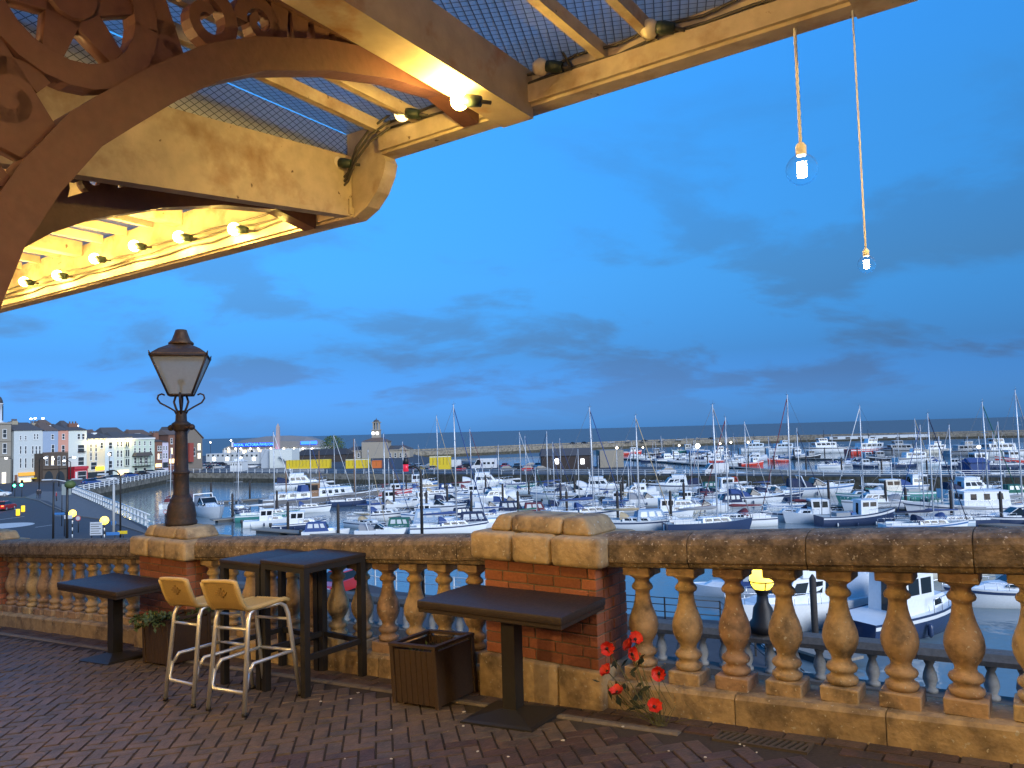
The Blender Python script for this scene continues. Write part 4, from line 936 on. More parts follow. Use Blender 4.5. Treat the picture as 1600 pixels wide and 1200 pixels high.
def sloop(L=9., mh=12., hull='white', cover='blue', hood=True, stripe='navy'):
    r = newroot('sailing_yacht'); B = L * .33; F = L * .105
    sh = hull_parts(r, L, B, F, 1.3, .72, 2.0, hull, M_DECK, GEL[stripe] if stripe else None)
    zd = F - .02
    H = House(r, 'coachroof', GEL['white'], -L * .10, L * .26, B * .30, B * .17, zd, zd + L * .055, .5, .05, .85); H.sides(3, .3, .8)
    b = MB(); b.box(-L * .42, -L * .12, -B * .22, B * .22, zd - .03, zd + .03); b.build('cockpit_floor', M_TEAK, r)
    b = MB(); [b.box(-L * .42, -L * .12, s_ * B * .26 - .07, s_ * B * .26 + .07, zd, zd + .25) for s_ in (-1, 1)]; b.build('coaming', GEL['white'], r)
    xm = L * .10; b = MB(); b.tube([(xm, 0, zd), (xm, 0, mh * .6), (xm - .06, 0, mh)], [.095, .085, .06], 8); mo = b.build('mast', M_MAST, r)
    for q in (.45, .72):
        b = MB(); b.tube([(xm, -B * .26, mh * q), (xm, B * .26, mh * q)], .028, 4); b.build('spreader', M_MAST, r)
    b = MB(); b.tube([(xm - .25, 0, mh + .02), (xm + .2, 0, mh + .12)], .015, 4); b.tube([(xm, 0, mh), (xm, 0, mh + .45)], .012, 4); b.build('masthead_gear', M_STAY, r)
    b = MB(); zb_ = zd + L * .055 + .75; b.tube([(xm, 0, zb_), (-L * .36, 0, zb_ + .05)], .06, 6); b.build('boom', M_MAST, r)
    b = MB(); b.tube([(xm - .05, 0, zb_ + .22), (xm - .6, 0, zb_ + .2), (-L * .1, 0, zb_ + .15), (-L * .34, 0, zb_ + .12)], [.10, .20, .15, .08], 8); b.build('sail_cover', CAN[cover], r)
    b = MB(); b.tube([(L * .485, 0, F * 1.25), (xm, 0, mh * .97)], .05 * L / 9, 5); b.build('furled_jib', CAN['white'] if L % 2 > 1 else CAN[cover], r)
    b = MB(); b.tube([(-L * .49, 0, F * 1.05), (xm, 0, mh)], .02, 3)
    for s_ in (-1, 1): b.tube([(xm - .1, s_ * B * .46, F * 1.05), (xm, s_ * B * .26, mh * .45), (xm, s_ * .26 * B, mh * .72), (xm, 0, mh * .97)], .02, 3)
    b.build('rigging', M_STAY, r)
    rails(r, sh, 0, 1, .5)
    if hood: canvas(r, -L * .13, -L * .02, B * .28, zd + L * .03, zd + L * .055 + .6, CAN[cover])
    b = MB(); b.box(-L * .5 - .12, -L * .5 - .02, -.12, .12, .1, F * .9); b.build('rudder', GEL['white'], r)
    return r
def cruiser(L=10.5, hull='white', stripe='navy', fly=True, can='navy'):
    r = newroot('motor_cruiser'); B = L * .34; F = L * .125
    sh = hull_parts(r, L, B, F, 1.35, .92, 2.4, hull, GEL['white'], GEL[stripe] if stripe else None)
    zd = F
    H = House(r, 'cabin', GEL['white'], -L * .22, L * .22, B * .40, B * .28, zd - .03, zd + L * .13, 1.25, .15, .86, GEL['white']); H.sides(3, .42, .86, .05, .90); H.face('F', .06, .94, .25, .9, 'windscreen')
    H.face('B', .3, .7, .05, .9, 'door')
    T = House(r, 'trunk_cabin', GEL['white'], L * .14, L * .36, B * .28, B * .14, zd, zd + L * .05, .7, 0, .8)
    z2 = zd + L * .13 + .08
    if fly:
        Fh = House(r, 'flybridge', GEL['white'], -L * .2, L * .06, B * .33, B * .30, z2, z2 + .55, -.1, .0, 1.02); Fh.face('F', .1, .9, .5, 1.25, 'windscreen')
        b = MB(); b.tube([(-L * .17, -B * .33, z2 + .4), (-L * .2, -B * .30, z2 + 1.25), (-L * .2, B * .30, z2 + 1.25), (-L * .17, B * .33, z2 + .4)], .07, 6); b.lathe([(.05, 0), (.28, .03), (.28, .13), (.05, .17)], 10, (-L * .2, 0, z2 + 1.28)); b.tube([(-L * .2, .4, z2 + 1.2), (-L * .23, .4, z2 + 2.4)], .015, 4); b.build('radar_arch', GEL['white'], r)
    b = MB(); b.box(-L * .45, -L * .24, -B * .36, B * .36, zd - .02, zd + .02); b.build('cockpit_floor', M_TEAK, r)
    canvas(r, -L * .44, -L * .20, B * .38, zd, zd + L * .12, CAN[can], 'aft_canopy').scale = (1, 1, 1)
    rails(r, sh, .5, 1, .6); fenders(r, sh)
    return r
def sport(L=9., hull='white', stripe='blue', can='navy'):
    r = newroot('sports_cruiser'); B = L * .32; F = L * .125
    sh = hull_parts(r, L, B, F, 1.28, .95, 2.6, hull, GEL['white'], GEL[stripe] if stripe else None, .9); zd = F
    D = House(r, 'foredeck', GEL['white'], -L * .08, L * .36, B * .38, B * .12, zd, zd + L * .055, 1.8, 0, .8); D.face('R', .25, .4, .3, .75); D.face('L', .6, .75, .3, .75); 
    Wn = House(r, 'windscreen', M_WIN, -L * .12, L * .08, B * .40, B * .30, zd + L * .03, zd + L * .12, L * .13, .3, .82)
    b = MB(); z1 = zd + L * .12; b.tube([(L * .075, -B * .3, zd + L * .035), (-L * .05, -B * .30, z1), (-L * .05, B * .30, z1), (L * .075, B * .3, zd + L * .035)], .04, 5); b.tube([(-L * .22, -B * .44, zd), (-L * .28, -B * .38, z1 + .35), (-L * .28, B * .38, z1 + .35), (-L * .22, B * .44, zd)], .08, 6); b.build('radar_arch', GEL['white'], r)
    b = MB(); b.box(-L * .42, -L * .1, -B * .36, B * .36, zd - .03, zd + .05); b.build('cockpit_floor', M_TEAK, r)
    canvas(r, -L * .42, -L * .06, B * .40, zd, z1 + .1, CAN[can], 'cockpit_canopy'); rails(r, sh, .5, 1, .45); fenders(r, sh, 2)
    return r
def outboard(r, x, z):
    b = MB(); b.rbox(x - .45, x - .05, -.17, .17, z, z + .5, .06, 2); b.box(x - .3, x - .15, -.07, .07, -.3, z); b.build('outboard_motor', GEL['black'], r)
def pilot(L=7., hull='white', stripe='blue', can='blue'):
    r = newroot('pilothouse_boat'); B = L * .36; F = L * .125
    sh = hull_parts(r, L, B, F, 1.45, .9, 2.2, hull, GEL['white'], GEL[stripe] if stripe else None); zd = F
    C = House(r, 'cuddy', GEL['white'], L * .02, L * .32, B * .36, B * .2, zd, zd + .55, .5, 0, .85); C.sides(1, .35, .8, .2, .7)
    H = House(r, 'wheelhouse', GEL['white'], -L * .18, L * .08, B * .36, B * .33, zd, zd + 1.55, -.12, .05, .88, GEL['white']); H.sides(2, .5, .9); H.face('F', .05, .47, .5, .9, 'windscreen'); H.face('F', .53, .95, .5, .9, 'windscreen'); H.face('B', .35, .7, .05, .88, 'door')
    b = MB(); b.box(-L * .46, -L * .19, -B * .38, B * .38, zd - .3, zd - .0); b.build('cockpit_floor', M_RUB, r)
    b = MB(); b.tube([(-L * .12, .1, zd + 1.6), (-L * .13, .1, zd + 2.9)], .02, 4); b.tube([(-L * .05, -.3, zd + 1.6), (-L * .08, -.3, zd + 3.2)], .012, 4); b.build('aerial', M_STAY, r)
    rails(r, sh, .5, 1, .5); outboard(r, -L / 2, F * .7); fenders(r, sh, 2)
    return r
def canopyboat(L=6.2, hull='white', stripe=None, can='green'):
    r = newroot('canopy_boat'); B = L * .37; F = L * .12
    sh = hull_parts(r, L, B, F, 1.3, .95, 2.3, hull, GEL['white'], GEL[stripe] if stripe else None); zd = F
    C = House(r, 'foredeck', GEL['white'], L * .05, L * .34, B * .38, B * .18, zd, zd + .38, .8, 0, .8)
    H = House(r, 'canvas_canopy', CAN[can], -L * .44, L * .08, B * .42, B * .38, zd - .02, zd + 1.2, .65, .25, .78)
    for f in 'RL':
        for a, c in ((.1, .34), (.42, .64), (.72, .9)): H.face(f, a, c, .42, .86, 'clear_panel', mat('clear_panel', (.55, .58, .58), .15, var=.03, scale=3))
    H.face('F', .1, .9, .35, .85, 'windscreen'); outboard(r, -L / 2, F * .7)
    return r
def rib(L=5., tube='grey'):
    r = newroot('inflatable_boat'); B = 1.9
    for s_ in (-1, 1):
        b = MB(); b.tube([(-L / 2, s_ * B * .38, .3), (L * .2, s_ * B * .38, .32), (L * .38, s_ * B * .26, .4), (L / 2, 0, .5)], [.22, .24, .22, .16], 8); b.build('side_tube', GEL[tube], r)
    b = MB(); b.prism([(-L / 2 + .1, -.6), (L * .3, -.6), (L * .46, 0), (L * .3, .6), (-L / 2 + .1, .6)], lambda p: Vector((p[0], p[1], .0)), lambda p: Vector((p[0], p[1], .22))); b.build('floor', M_RUB, r)
    b = MB(); b.box(-.3, .2, -.3, .3, .2, .95, .08); b.build('console', GEL['white'], r)
    b = MB(); b.box(-1.3, -.6, -.35, .35, .2, .62); b.build('seat', GEL['navy'], r); outboard(r, -L / 2 + .1, .45)
    return r
def fisher(L=12., hull='red', wh='white'):
    r = newroot('fishing_boat'); B = L * .32; F = L * .12
    sh = hull_parts(r, L, B, F, 1.7, .88, 2.0, hull, M_DECK, GEL['white']); zd = F
    H = House(r, 'wheelhouse', GEL[wh], L * .0, L * .22, B * .33, B * .30, zd + .1, zd + L * .19, -.15, .1, .92, GEL['white']); H.sides(2, .58, .88); H.face('F', .05, .34, .58, .88); H.face('F', .37, .63, .58, .88); H.face('F', .66, .95, .58, .88); H.face('B', .35, .65, .05, .8, 'door')
    b = MB(); b.tube([(L * .08, 0, zd + L * .19), (L * .08, 0, zd + L * .48)], [.09, .05], 6); b.tube([(L * .08, -.8, zd + L * .36), (L * .08, .8, zd + L * .36)], .03, 4); b.tube([(L * .08, 0, zd + L * .44), (L * .47, 0, F * 1.7)], .015, 3); b.lathe([(.05, 0), (.3, .03), (.3, .15), (.05, .18)], 8, (L * .1, .0, zd + L * .28)); b.build('mast', M_MAST, r)
    b = MB(); [b.tube([(-L * .40, s_ * B * .36, zd), (-L * .40, s_ * B * .30, zd + L * .22)], .07, 5) for s_ in (-1, 1)]; b.tube([(-L * .40, -B * .31, zd + L * .22), (-L * .40, B * .31, zd + L * .22)], .07, 5); b.build('gantry', GEL['grey'], r)
    b = MB(); b.box(-L * .3, -L * .12, -B * .22, B * .22, zd, zd + .55); b.build('hatch', GEL['grey'], r)
    for k in range(3):
        b = MB(); b.rbox(-L * .1 + .0 * k, -L * .04, -B * .2 + k * B * .14, -B * .2 + k * B * .14 + .5, zd, zd + .5, .03, 1); b.build('crate', GEL[('blue', 'red', 'white')[k]], r)
    rails(r, sh, .6, 1, .6); fenders(r, sh)
    return r
def workcat(L=19., hull='white', wh='white', low='grey'):
    r = newroot('workboat'); B = L * .36; F = L * .13
    sh = hull_parts(r, L, B, F, 1.25, .97, 4.5, hull, GEL['grey'], GEL[low]); zd = F
    H = House(r, 'main_cabin', GEL[wh], -L * .28, L * .22, B * .36, B * .33, zd, zd + L * .13, -.5, .4, .94, GEL['white']); H.sides(4, .45, .85); [H.face('F', .04 + .24 * k, .24 + .24 * k, .45, .88, 'windscreen') for k in range(4)]
    z2 = zd + L * .13 + .08; U = House(r, 'bridge', GEL[wh], -L * .08, L * .12, B * .26, B * .24, z2, z2 + L * .09, -.4, .3, .92, GEL['white']); U.sides(3, .4, .88, g=.1); [U.face('F', .05 + .31 * k, .33 + .31 * k, .4, .88, 'windscreen') for k in range(3)]
    z3 = z2 + L * .09; b = MB(); b.tube([(-L * .02, 0, z3), (-L * .03, 0, z3 + L * .2)], [.16, .06], 6); b.tube([(-L * .03, -1.3, z3 + L * .09), (-L * .03, 1.3, z3 + L * .09)], .05, 4); b.lathe([(.1, 0), (.4, .05), (.4, .25), (.1, .3)], 10, (0, 0, z3 + L * .05)); b.build('mast', GEL['black'], r)
    rails(r, sh, 0, 1, .9); fenders(r, sh)
    return r
def barge(L=22.):
    r = newroot('barge_yacht'); B = L * .2; F = 1.75
    sh = hull_parts(r, L, B, F, 1.28, .6, 2.6, 'black', M_DECK, None, .5, 17)
    for o in r.children:
        if o.name.startswith('hull'): recolor(o, mat('old_grey_hull', (.14, .14, .145), .6, var=.12, scale=1.5))
    b = MB()
    for sg in (1, -1): b.tube([Vector((x, sg * (w_ + .02), z - .12)) for x, w_, z in sh], .10, 5)
    b.build('rubbing_strake', GEL['white'], r)
    H = House(r, 'deckhouse', GEL['white'], -L * .06, L * .24, B * .36, B * .30, F - .02, F + 1.35, .5, .1, .92, GEL['white']); H.sides(4, .35, .8, .05, .8, .45)
    A = House(r, 'aft_cabin', GEL['white'], -L * .42, -L * .12, B * .36, B * .40, F, F + .95, .1, .3, .92, GEL['white']); A.sides(3, .3, .8, g=.4)
    Wh = House(r, 'wheelhouse', M_TEAK, -L * .13, -L * .05, B * .3, B * .3, F, F + 2.3, .1, .1, .95, CAN['tan']); Wh.sides(1, .5, .9); Wh.face('B', .1, .9, .5, .9)
    C = House(r, 'wheel_cover', CAN['blue'], -L * .2, -L * .13, B * .28, B * .28, F + .9, F + 2.1, .2, .2, .8)
    b = MB(); b.box(L * .27, L * .38, -B * .12, B * .12, F + .1, F + .55); b.build('hatch', GEL['black'], r)
    for x, h in ((L * .27, 10), (-L * .03, 8), (-L * .3, 6.5)):
        b = MB(); b.tube([(x, 0, F), (x, 0, F + h)], [.13, .07], 8); b.build('mast', M_TEAK, r)
    b = MB(); b.tube([(L * .27, 0, F + 10), (L * .52, 0, F * 1.4)], .02, 3); b.tube([(L * .27, 0, F + 10), (-L * .03, 0, F + 8)], .015, 3); b.tube([(-L * .03, 0, F + 8), (-L * .48, 0, F)], .015, 3); b.build('rigging', M_STAY, r)
    rails(r, sh, 0, 1, .8); fenders(r, sh, 4)
    return r
def trawler(L=14.5):
    r = newroot('trawler_yacht'); B = L * .3; F = 1.75
    sh = hull_parts(r, L, B, F, 1.5, .8, 2.0, 'white', M_DECK, None, .8, 15)
    b = MB()
    for sg in (1, -1): b.tube([Vector((x, sg * (w_ + .02), z - .35)) for x, w_, z in sh], .07, 5)
    b.build('rubbing_strake', GEL['navy'], r)
    H = House(r, 'wheelhouse', GEL['white'], -L * .40, L * .02, B * .36, B * .36, F, F + 1.9, .1, .2, .95, GEL['white']); H.sides(3, .45, .85, g=.55); [H.face('F', .06 + .3 * k, .3 + .3 * k, .5, .85, 'windscreen') for k in range(3)]
    for k in range(6):
        x = -L * .3 + k * L * .11
        for sg in (1, -1):
            i = min(range(len(sh)), key=lambda q: abs(sh[q][0] - x)); b = MB(); b.tube([(x, sg * (sh[i][1] * .93 - .05), .85), (x, sg * (sh[i][1] * .93 + .03), .85)], .15, 10); b.build('porthole', M_WIN, r)
    b = MB(); b.tube([(L * .15, 0, F), (L * .15, 0, F + 9)], [.12, .06], 8); b.build('mast', M_MAST, r)
    b = MB(); b.tube([(L * .42, 0, F * 1.4), (L * .60, 0, F * 1.6)], .10, 6); b.build('bowsprit', GEL['white'], r)
    b = MB(); b.tube([(L * .58, 0, F * 1.6), (L * .15, 0, F + 8.9)], .015, 3); b.tube([(-L * .45, 0, F), (L * .15, 0, F + 8.9)], .015, 3); b.build('rigging', M_STAY, r)
    b = MB(); b.tube([(L * .13, 0, F + 1.5), (-L * .12, 0, F + 2.3)], .09, 6); b.build('boom', CAN['white'], r)
    rails(r, sh, 0, 1, .7); fenders(r, sh, 3)
    return r
rb = random.Random(21)
KINDS = {}
def proto(key, fn, *a, **k): r = fn(*a, **k); KINDS[key] = [r, False]; return r
hc = ['white', 'white', 'navy', 'white', 'cream', 'pale blue', 'white', 'green']; cc = ['blue', 'navy', 'grey', 'tan', 'green', 'blue', 'maroon', 'white']; sc_ = ['navy', 'blue', None, 'navy', 'brown', 'white', 'navy', 'white']
DESC = {}
for i in range(8):
    for j, mr in enumerate((1.15, 1.4, 1.65)):
        proto(('sloop', i, j), sloop, 9. + .01 * (i % 2) * 110, (9. + .01 * (i % 2) * 110) * mr, hc[i], cc[i], i != 2, sc_[i]); DESC[('sloop', i, j)] = ('sailing yacht', f'{hc[i]} sailing yacht with {cc[i]} sail cover')
for i in range(5):
    h, s_, c_ = [('white', 'navy', 'navy'), ('white', 'blue', 'blue'), ('white', None, 'white'), ('cream', 'brown', 'tan'), ('white', 'grey', 'grey')][i]
    proto(('cruiser', i), cruiser, 10.5, h, s_, i != 3, c_); DESC[('cruiser', i)] = ('motor cruiser', f'{h} motor cruiser with {c_} aft canopy')
    h, s_, c_ = [('white', 'blue', 'navy'), ('white', 'navy', 'blue'), ('white', None, 'grey'), ('navy', 'white', 'navy'), ('white', 'navy', 'white')][i]
    proto(('sport', i), sport, 9., h, s_, c_); DESC[('sport', i)] = ('sports cruiser', f'{h} sports cruiser with {c_} cockpit canopy')
    h, s_ = [('white', 'blue'), ('navy', 'white'), ('white', None), ('blue', 'white'), ('red', 'white')][i]
    proto(('pilot', i), pilot, 7., h, s_); DESC[('pilot', i)] = ('motor boat', f'{h} pilothouse motor boat')
    h, c_ = [('white', 'green'), ('white', 'navy'), ('white', 'maroon'), ('pale blue', 'pale blue'), ('white', 'blue')][i]
    proto(('canopy', i), canopyboat, 6.2, h, None, c_); DESC[('canopy', i)] = ('motor boat', f'{h} boat under {c_} canvas canopy')
    h, w_ = [('red', 'white'), ('navy', 'white'), ('blue', 'white'), ('black', 'grey'), ('green', 'cream')][i]
    proto(('fish', i), fisher, 12., h, w_); DESC[('fish', i)] = ('fishing boat', f'{h} fishing boat with {w_} wheelhouse')
    h, w_, l_ = [('red', 'white', 'white'), ('white', 'white', 'black'), ('grey', 'grey', 'black'), ('cream', 'white', 'grey'), ('white', 'pale blue', 'grey')][i]
    proto(('work', i), workcat, 19., h, w_, l_); DESC[('work', i)] = ('workboat', f'{h} workboat with {w_} cabin')
for i, t_ in enumerate(('grey', 'black', 'white')): proto(('rib', i), rib, 5., t_); DESC[('rib', i)] = ('dinghy', f'{t_} inflatable dinghy with outboard')
proto(('barge',), barge); DESC[('barge',)] = ('barge', 'long dark barge with white deckhouse')
proto(('trawler',), trawler); DESC[('trawler',)] = ('yacht', 'large white trawler yacht with portholes')
BOATS = []
BL = {'sloop': 9., 'cruiser': 10.5, 'sport': 9., 'pilot': 7., 'canopy': 6.2, 'fish': 12., 'work': 19., 'rib': 5., 'barge': 22., 'trawler': 14.5}
def boat(px_, py_, key, L=None, hd=0., pos=None):
    p = onz(px_, py_, 0) if pos is None else Vector(pos)
    k = (L or BL[key[0]]) / BL[key[0]]
    BOATS.append((p, key, k, hd, px_, py_)); return p
# (mast foot x, top y, waterline y): the sailing yachts whose masts stand out
MASTS = [(372, 695, 801, 120), (266, 702, 792, 100), (429, 675, 812, 20), (523, 680, 768, 10), (556, 686, 790, 15), (579, 703, 826, -40), (602, 678, 812, 5), (631, 690, 782, 8), (685, 650, 778, 8), (714, 632, 833, 10), (737, 671, 772, 8), (780, 695, 768, 170), (814, 675, 764, 6), (823, 681, 772, 6), (857, 674, 778, 170), (867, 705, 806, -50), (877, 685, 764, 4), (906, 702, 806, 172), (928, 636, 812, 8), (966, 695, 783, 170), (1000, 649, 828, -15), (1027, 700, 768, 8), (1082, 692, 777, 0), (1093, 700, 782, 178), (1122, 632, 830, 2), (1139, 652, 822, 185), (1168, 659, 774, 5), (1205, 682, 768, -2), (1238, 617, 814, 175), (1251, 669, 797, 0), (1350, 634, 784, 178), (1400, 700, 762, 0), (1435, 654, 759, 4), (1446, 664, 826, 176), (1460, 646, 832, 0), (1492, 664, 824, 178), (1530, 697, 768, 2), (1546, 628, 800, -3), (1569, 659, 810, 175), (1599, 609, 806, 2), (1504, 706, 768, 3), (486, 690, 800, 12), (655, 695, 764, 8)]
for (x, yt, yw, hd) in MASTS:
    p = onz(x, yw, 0); d = (p - EYE).dot(FW); mh = (yw - yt) * d / F_PX
    j = 1; L = mh / 1.4
    if L < 7.5: j = 2; L = mh / 1.65
    if L > 11.5: j = 2; L = mh / 1.65
    i = rb.randrange(8)
    a = R(hd + rb.uniform(-4, 4)); Ls = BL['sloop']
    q = p - Vector((math.cos(a), math.sin(a), 0)) * L * .10
    boat(x, yw, ('sloop', i, j), L * 9. / (9. + .01 * (i % 2) * 110), math.degrees(a), (q.x, q.y, 0))
for a in [(327, 806, ('sport', 2), 12.5, -52), (505, 790, ('barge',), 23, 34), (470, 764, ('cruiser', 0), 12.5, 12), (420, 822, ('pilot', 2), 7, 15), (468, 828, ('pilot', 1), 7.2, 12), (510, 838, ('canopy', 4), 6, 5), (640, 832, ('canopy', 0), 6.2, -8), (596, 838, ('sport', 2), 6.5, -5), (690, 826, ('canopy', 3), 8.5, 4), (757, 827, ('canopy', 1), 7.5, 6), (610, 797, ('sport', 2), 7.5, 8), (660, 812, ('pilot', 0), 6.5, -170), (760, 764, ('cruiser', 2), 12, 2), (655, 762, ('pilot', 3), 9, 0), (610, 778, ('fish', 0), 9, 8), (690, 800, ('sport', 4), 8.5, -8),
          (812, 806, ('canopy', 1), 7.2, 5), (848, 806, ('canopy', 2), 6.5, 3), (875, 806, ('canopy', 3), 7, 178), (897, 792, ('sport', 0), 8, 178), (905, 776, ('sport', 2), 9.5, -5), (938, 770, ('cruiser', 2), 10.5, -8), (800, 792, ('sport', 1), 7.5, 2), (770, 800, ('sport', 4), 7, 8),
          (1054, 768, ('cruiser', 0), 10.5, 182), (1138, 773, ('pilot', 2), 9, 4), (1180, 787, ('sport', 1), 10, 2), (1280, 774, ('sport', 0), 12.5, -2), (1216, 781, ('sport', 3), 9, 2), (1070, 802, ('cruiser', 3), 7.5, 0), (1105, 800, ('sport', 2), 7.5, 0), (1045, 808, ('pilot', 0), 7.5, 2), (1035, 826, ('canopy', 3), 8, 4), (1130, 793, ('canopy', 1), 6.5, 182),
          (1275, 816, ('pilot', 2), 8.5, 178), (1340, 820, ('fish', 1), 10, 4), (1362, 796, ('cruiser', 4), 9, 182), (1500, 812, ('trawler',), 14.5, 182), (1404, 782, ('fish', 4), 11, 185), (1580, 822, ('sport', 3), 9, 175), (1440, 768, ('cruiser', 1), 10, 0), (1520, 776, ('cruiser', 0), 10.5, 4),
          # seen through the balusters
          (1250, 975, ('cruiser', 2), 12, 205), (1420, 985, ('pilot', 1), 10.5, 28), (1580, 945, ('sport', 1), 9, 176), (1140, 930, ('canopy', 4), 6, 170), (1350, 960, ('rib', 1), 4.5, 20), (1330, 915, ('sport', 2), 8, 10),
          (1480, 900, ('cruiser', 3), 10, 12), (1250, 1015, ('rib', 2), 4.5, 190),
          # beyond the crosswall
          (1360, 711, ('work', 0), 17.5, 2), (1287, 708, ('work', 1), 17.5, 182), (1225, 707, ('work', 4), 15, 4), (1405, 711, ('work', 2), 15, 178), (1180, 706, ('work', 4), 15, 3), (1462, 709, ('work', 3), 13, 2), (1560, 714, ('work', 1), 17, 182), (1510, 712, ('work', 2), 14, 0), (1175, 728, ('fish', 0), 8, 10), (1215, 722, ('fish', 0), 7, 180), (1240, 717, ('fish', 2), 11, 3), (1262, 718, ('fish', 3), 10, 6), (1120, 712, ('fish', 1), 12, 10), (1070, 708, ('fish', 4), 13, 0), (1090, 708, ('fish', 2), 11, 184), (985, 711, ('fish', 0), 11, 4), (1022, 712, ('fish', 3), 10, 2), (1350, 722, ('fish', 2), 10, 4), (1380, 722, ('fish', 3), 11, 182), (1430, 723, ('work', 1), 12, 0), (1540, 735, ('fish', 1), 14, 182), (1590, 726, ('fish', 0), 12, 178)]:
    boat(*a)
# fill the berths row by row, leaving the open water the photograph shows
ROWS = [(758, 640, 1600, 20, 'C'), (768, 600, 1600, 22, 'D'), (778, 575, 1600, 25, 'E'), (789, 560, 1130, 27, 'F'), (800, 600, 1110, 29, 'G'), (812, 590, 1080, 34, 'H'), (826, 620, 1040, 40, 'I'), (800, 1400, 1600, 34, 'J'), (716, 990, 1180, 13, 'K'), (722, 1000, 1190, 15, 'L'), (729, 1290, 1600, 18, 'M')]
for (y, x0, x1, st_, nm) in ROWS:
    x = x0 + rb.uniform(0, st_)
    while x < x1:
        yy = y + rb.uniform(-2.5, 2.5); p = onz(x, yy, 0)
        far = nm in 'KLM'
        ty = rb.choices(['sloop', 'sport', 'cruiser', 'pilot', 'canopy', 'rib'], [.30, .22, .12, .16, .14, .06] if not far else [.30, .2, .1, .3, .1, 0])[0]
        key = ('sloop', rb.randrange(8), 0) if ty == 'sloop' else (ty, rb.randrange(3 if ty == 'rib' else 5))
        L = {'sloop': 7.2, 'sport': 7.5, 'cruiser': 9, 'pilot': 6.5, 'canopy': 6, 'rib': 4.2}[ty] * rb.uniform(.85, 1.15)
        ok = all(((p.x - q[0].x) ** 2 + ((p.y - q[0].y) / 1.0) ** 2) ** .5 > (L + q[2] * BL[q[1][0]]) * .36 for q in BOATS)
        cu = (Vector((p.x, p.y, 0)) - CW0).dot(CWN)
        if ok and abs(cu - 4) > 8: boat(x, yy, key, L, rb.choice((4, 180, 14, 168, -12, 195)) + rb.uniform(-14, 14), (p.x, p.y, 0))
        x += st_ * rb.uniform(.75, 1.2)
ORD = ['first', 'second', 'third', 'fourth', 'fifth', 'sixth', 'seventh', 'eighth', 'ninth', 'tenth', 'eleventh', 'twelfth', 'thirteenth', 'fourteenth', 'fifteenth', 'sixteenth', 'seventeenth', 'eighteenth', 'nineteenth', 'twentieth'] + ['%s-%s' % (t_, o_) for t_ in ('twenty', 'thirty', 'forty', 'fifty') for o_ in ('first', 'second', 'third', 'fourth', 'fifth', 'sixth', 'seventh', 'eighth', 'ninth')]
def band(p, py_):
    if (Vector((p.x, p.y, 0)) - CW0).dot(CWN) > 4: return 'in the outer marina'
    if py_ > 860: return 'between the balusters'
    if py_ < 772: return 'below the crosswall railing'
    if py_ < 790: return 'in the rear basin row'
    if py_ < 808: return 'in the middle basin row'
    return 'just over the balustrade rail'
BOATS.sort(key=lambda q: q[4]); cnt = {}
for p, key, k, hd, px_, py_ in BOATS:
    ent = KINDS[key]; src = ent[0]
    if ent[1]: o = copy_tree(src)
    else: o = src; ent[1] = True
    o.location = (p.x, p.y, 0); o.rotation_euler = (R(rb.uniform(-1, 1)) if key[0] != 'barge' else 0, 0, R(hd)); o.scale = (k, k, k)
    cat, ds = DESC[key]; bd = band(p, py_); c = cnt[(cat, bd)] = cnt.get((cat, bd), 0) + 1
    tag(o, f'{ds}, {ORD[c - 1]} from town {bd}', cat, f'{cat}s moored in the harbour')
for key, (src, used) in KINDS.items():
    if not used:
        for ch in list(src.children): bpy.data.objects.remove(ch)
        bpy.data.objects.remove(src)
# pontoons with mooring piles
M_PONT = mat('pontoon_deck', (.22, .20, .17), .85, var=.18, scale=2, bump=.3, bscale=10)
M_PILE = mat('tarred_pile', (.035, .03, .028), .8, var=.2, scale=3)
def pontoon(label, a, c, w_=2.2, piles=3, wall=None):
    a = Vector((*P2(*a, .5), 0)); c = Vector((*P2(*c, .5), 0)); d = (c - a); ln = d.length
    r = thing('pontoon', label, 'pontoon', (a.x, a.y, 0), math.atan2(d.y, d.x), 'floating pontoons')
    n = max(2, int(ln / 6))
    for k in range(n):
        b = MB(); b.box(ln * k / n + .03, ln * (k + 1) / n - .03, -w_ / 2, w_ / 2, .38, .52); b.build('deck_section', wall or M_PONT, r)
        b = MB(); b.box(ln * k / n + .8, ln * (k + 1) / n - .8, -w_ / 2 + .15, w_ / 2 - .15, -.3, .38); b.build('float', M_RUB, r)
    for k in range(piles):
        b = MB(); x = ln * (k + .5) / piles; b.lathe([(.19, -2), (.19, 4.0), (.05, 4.25)], 10, (x, w_ / 2 + .25, 0)); b.build('mooring_pile', M_PILE, r)
for i, (lb, a, c, w_, np_) in enumerate([('by the big motor cruiser beyond the lamp post', (300, 786), (422, 778), 2.4, 2), ('beside the dark hulled barge, town end', (330, 812), (470, 800), 2.0, 2), ('ending near the small navy boat', (402, 826), (560, 838), 2.0, 2), ('under the rear sailing yachts', (600, 770), (1010, 776), 2.2, 6), ('through the middle of the basin', (560, 806), (1090, 812), 2.2, 7), ('in front of the green canopied boat', (570, 792), (1120, 792), 2.0, 6), ('alongside the white trawler yacht', (1375, 806), (1600, 822), 2.4, 3), ('near the open water by the tallest mast', (1250, 788), (1430, 794), 2.0, 2), ('in the outer marina beyond the crosswall', (975, 716), (1180, 732), 2.6, 8), ('farther along the outer marina', (1180, 732), (1480, 748), 2.6, 5), ('below the white motor yachts seen between balusters', (1180, 985), (1330, 1030), 2.0, 1), ('before the fishing fleet in the outer marina', (1130, 715), (1420, 718), 2.6, 6)]):
    pontoon('floating walkway pontoon ' + lb, a, c, w_, np_)
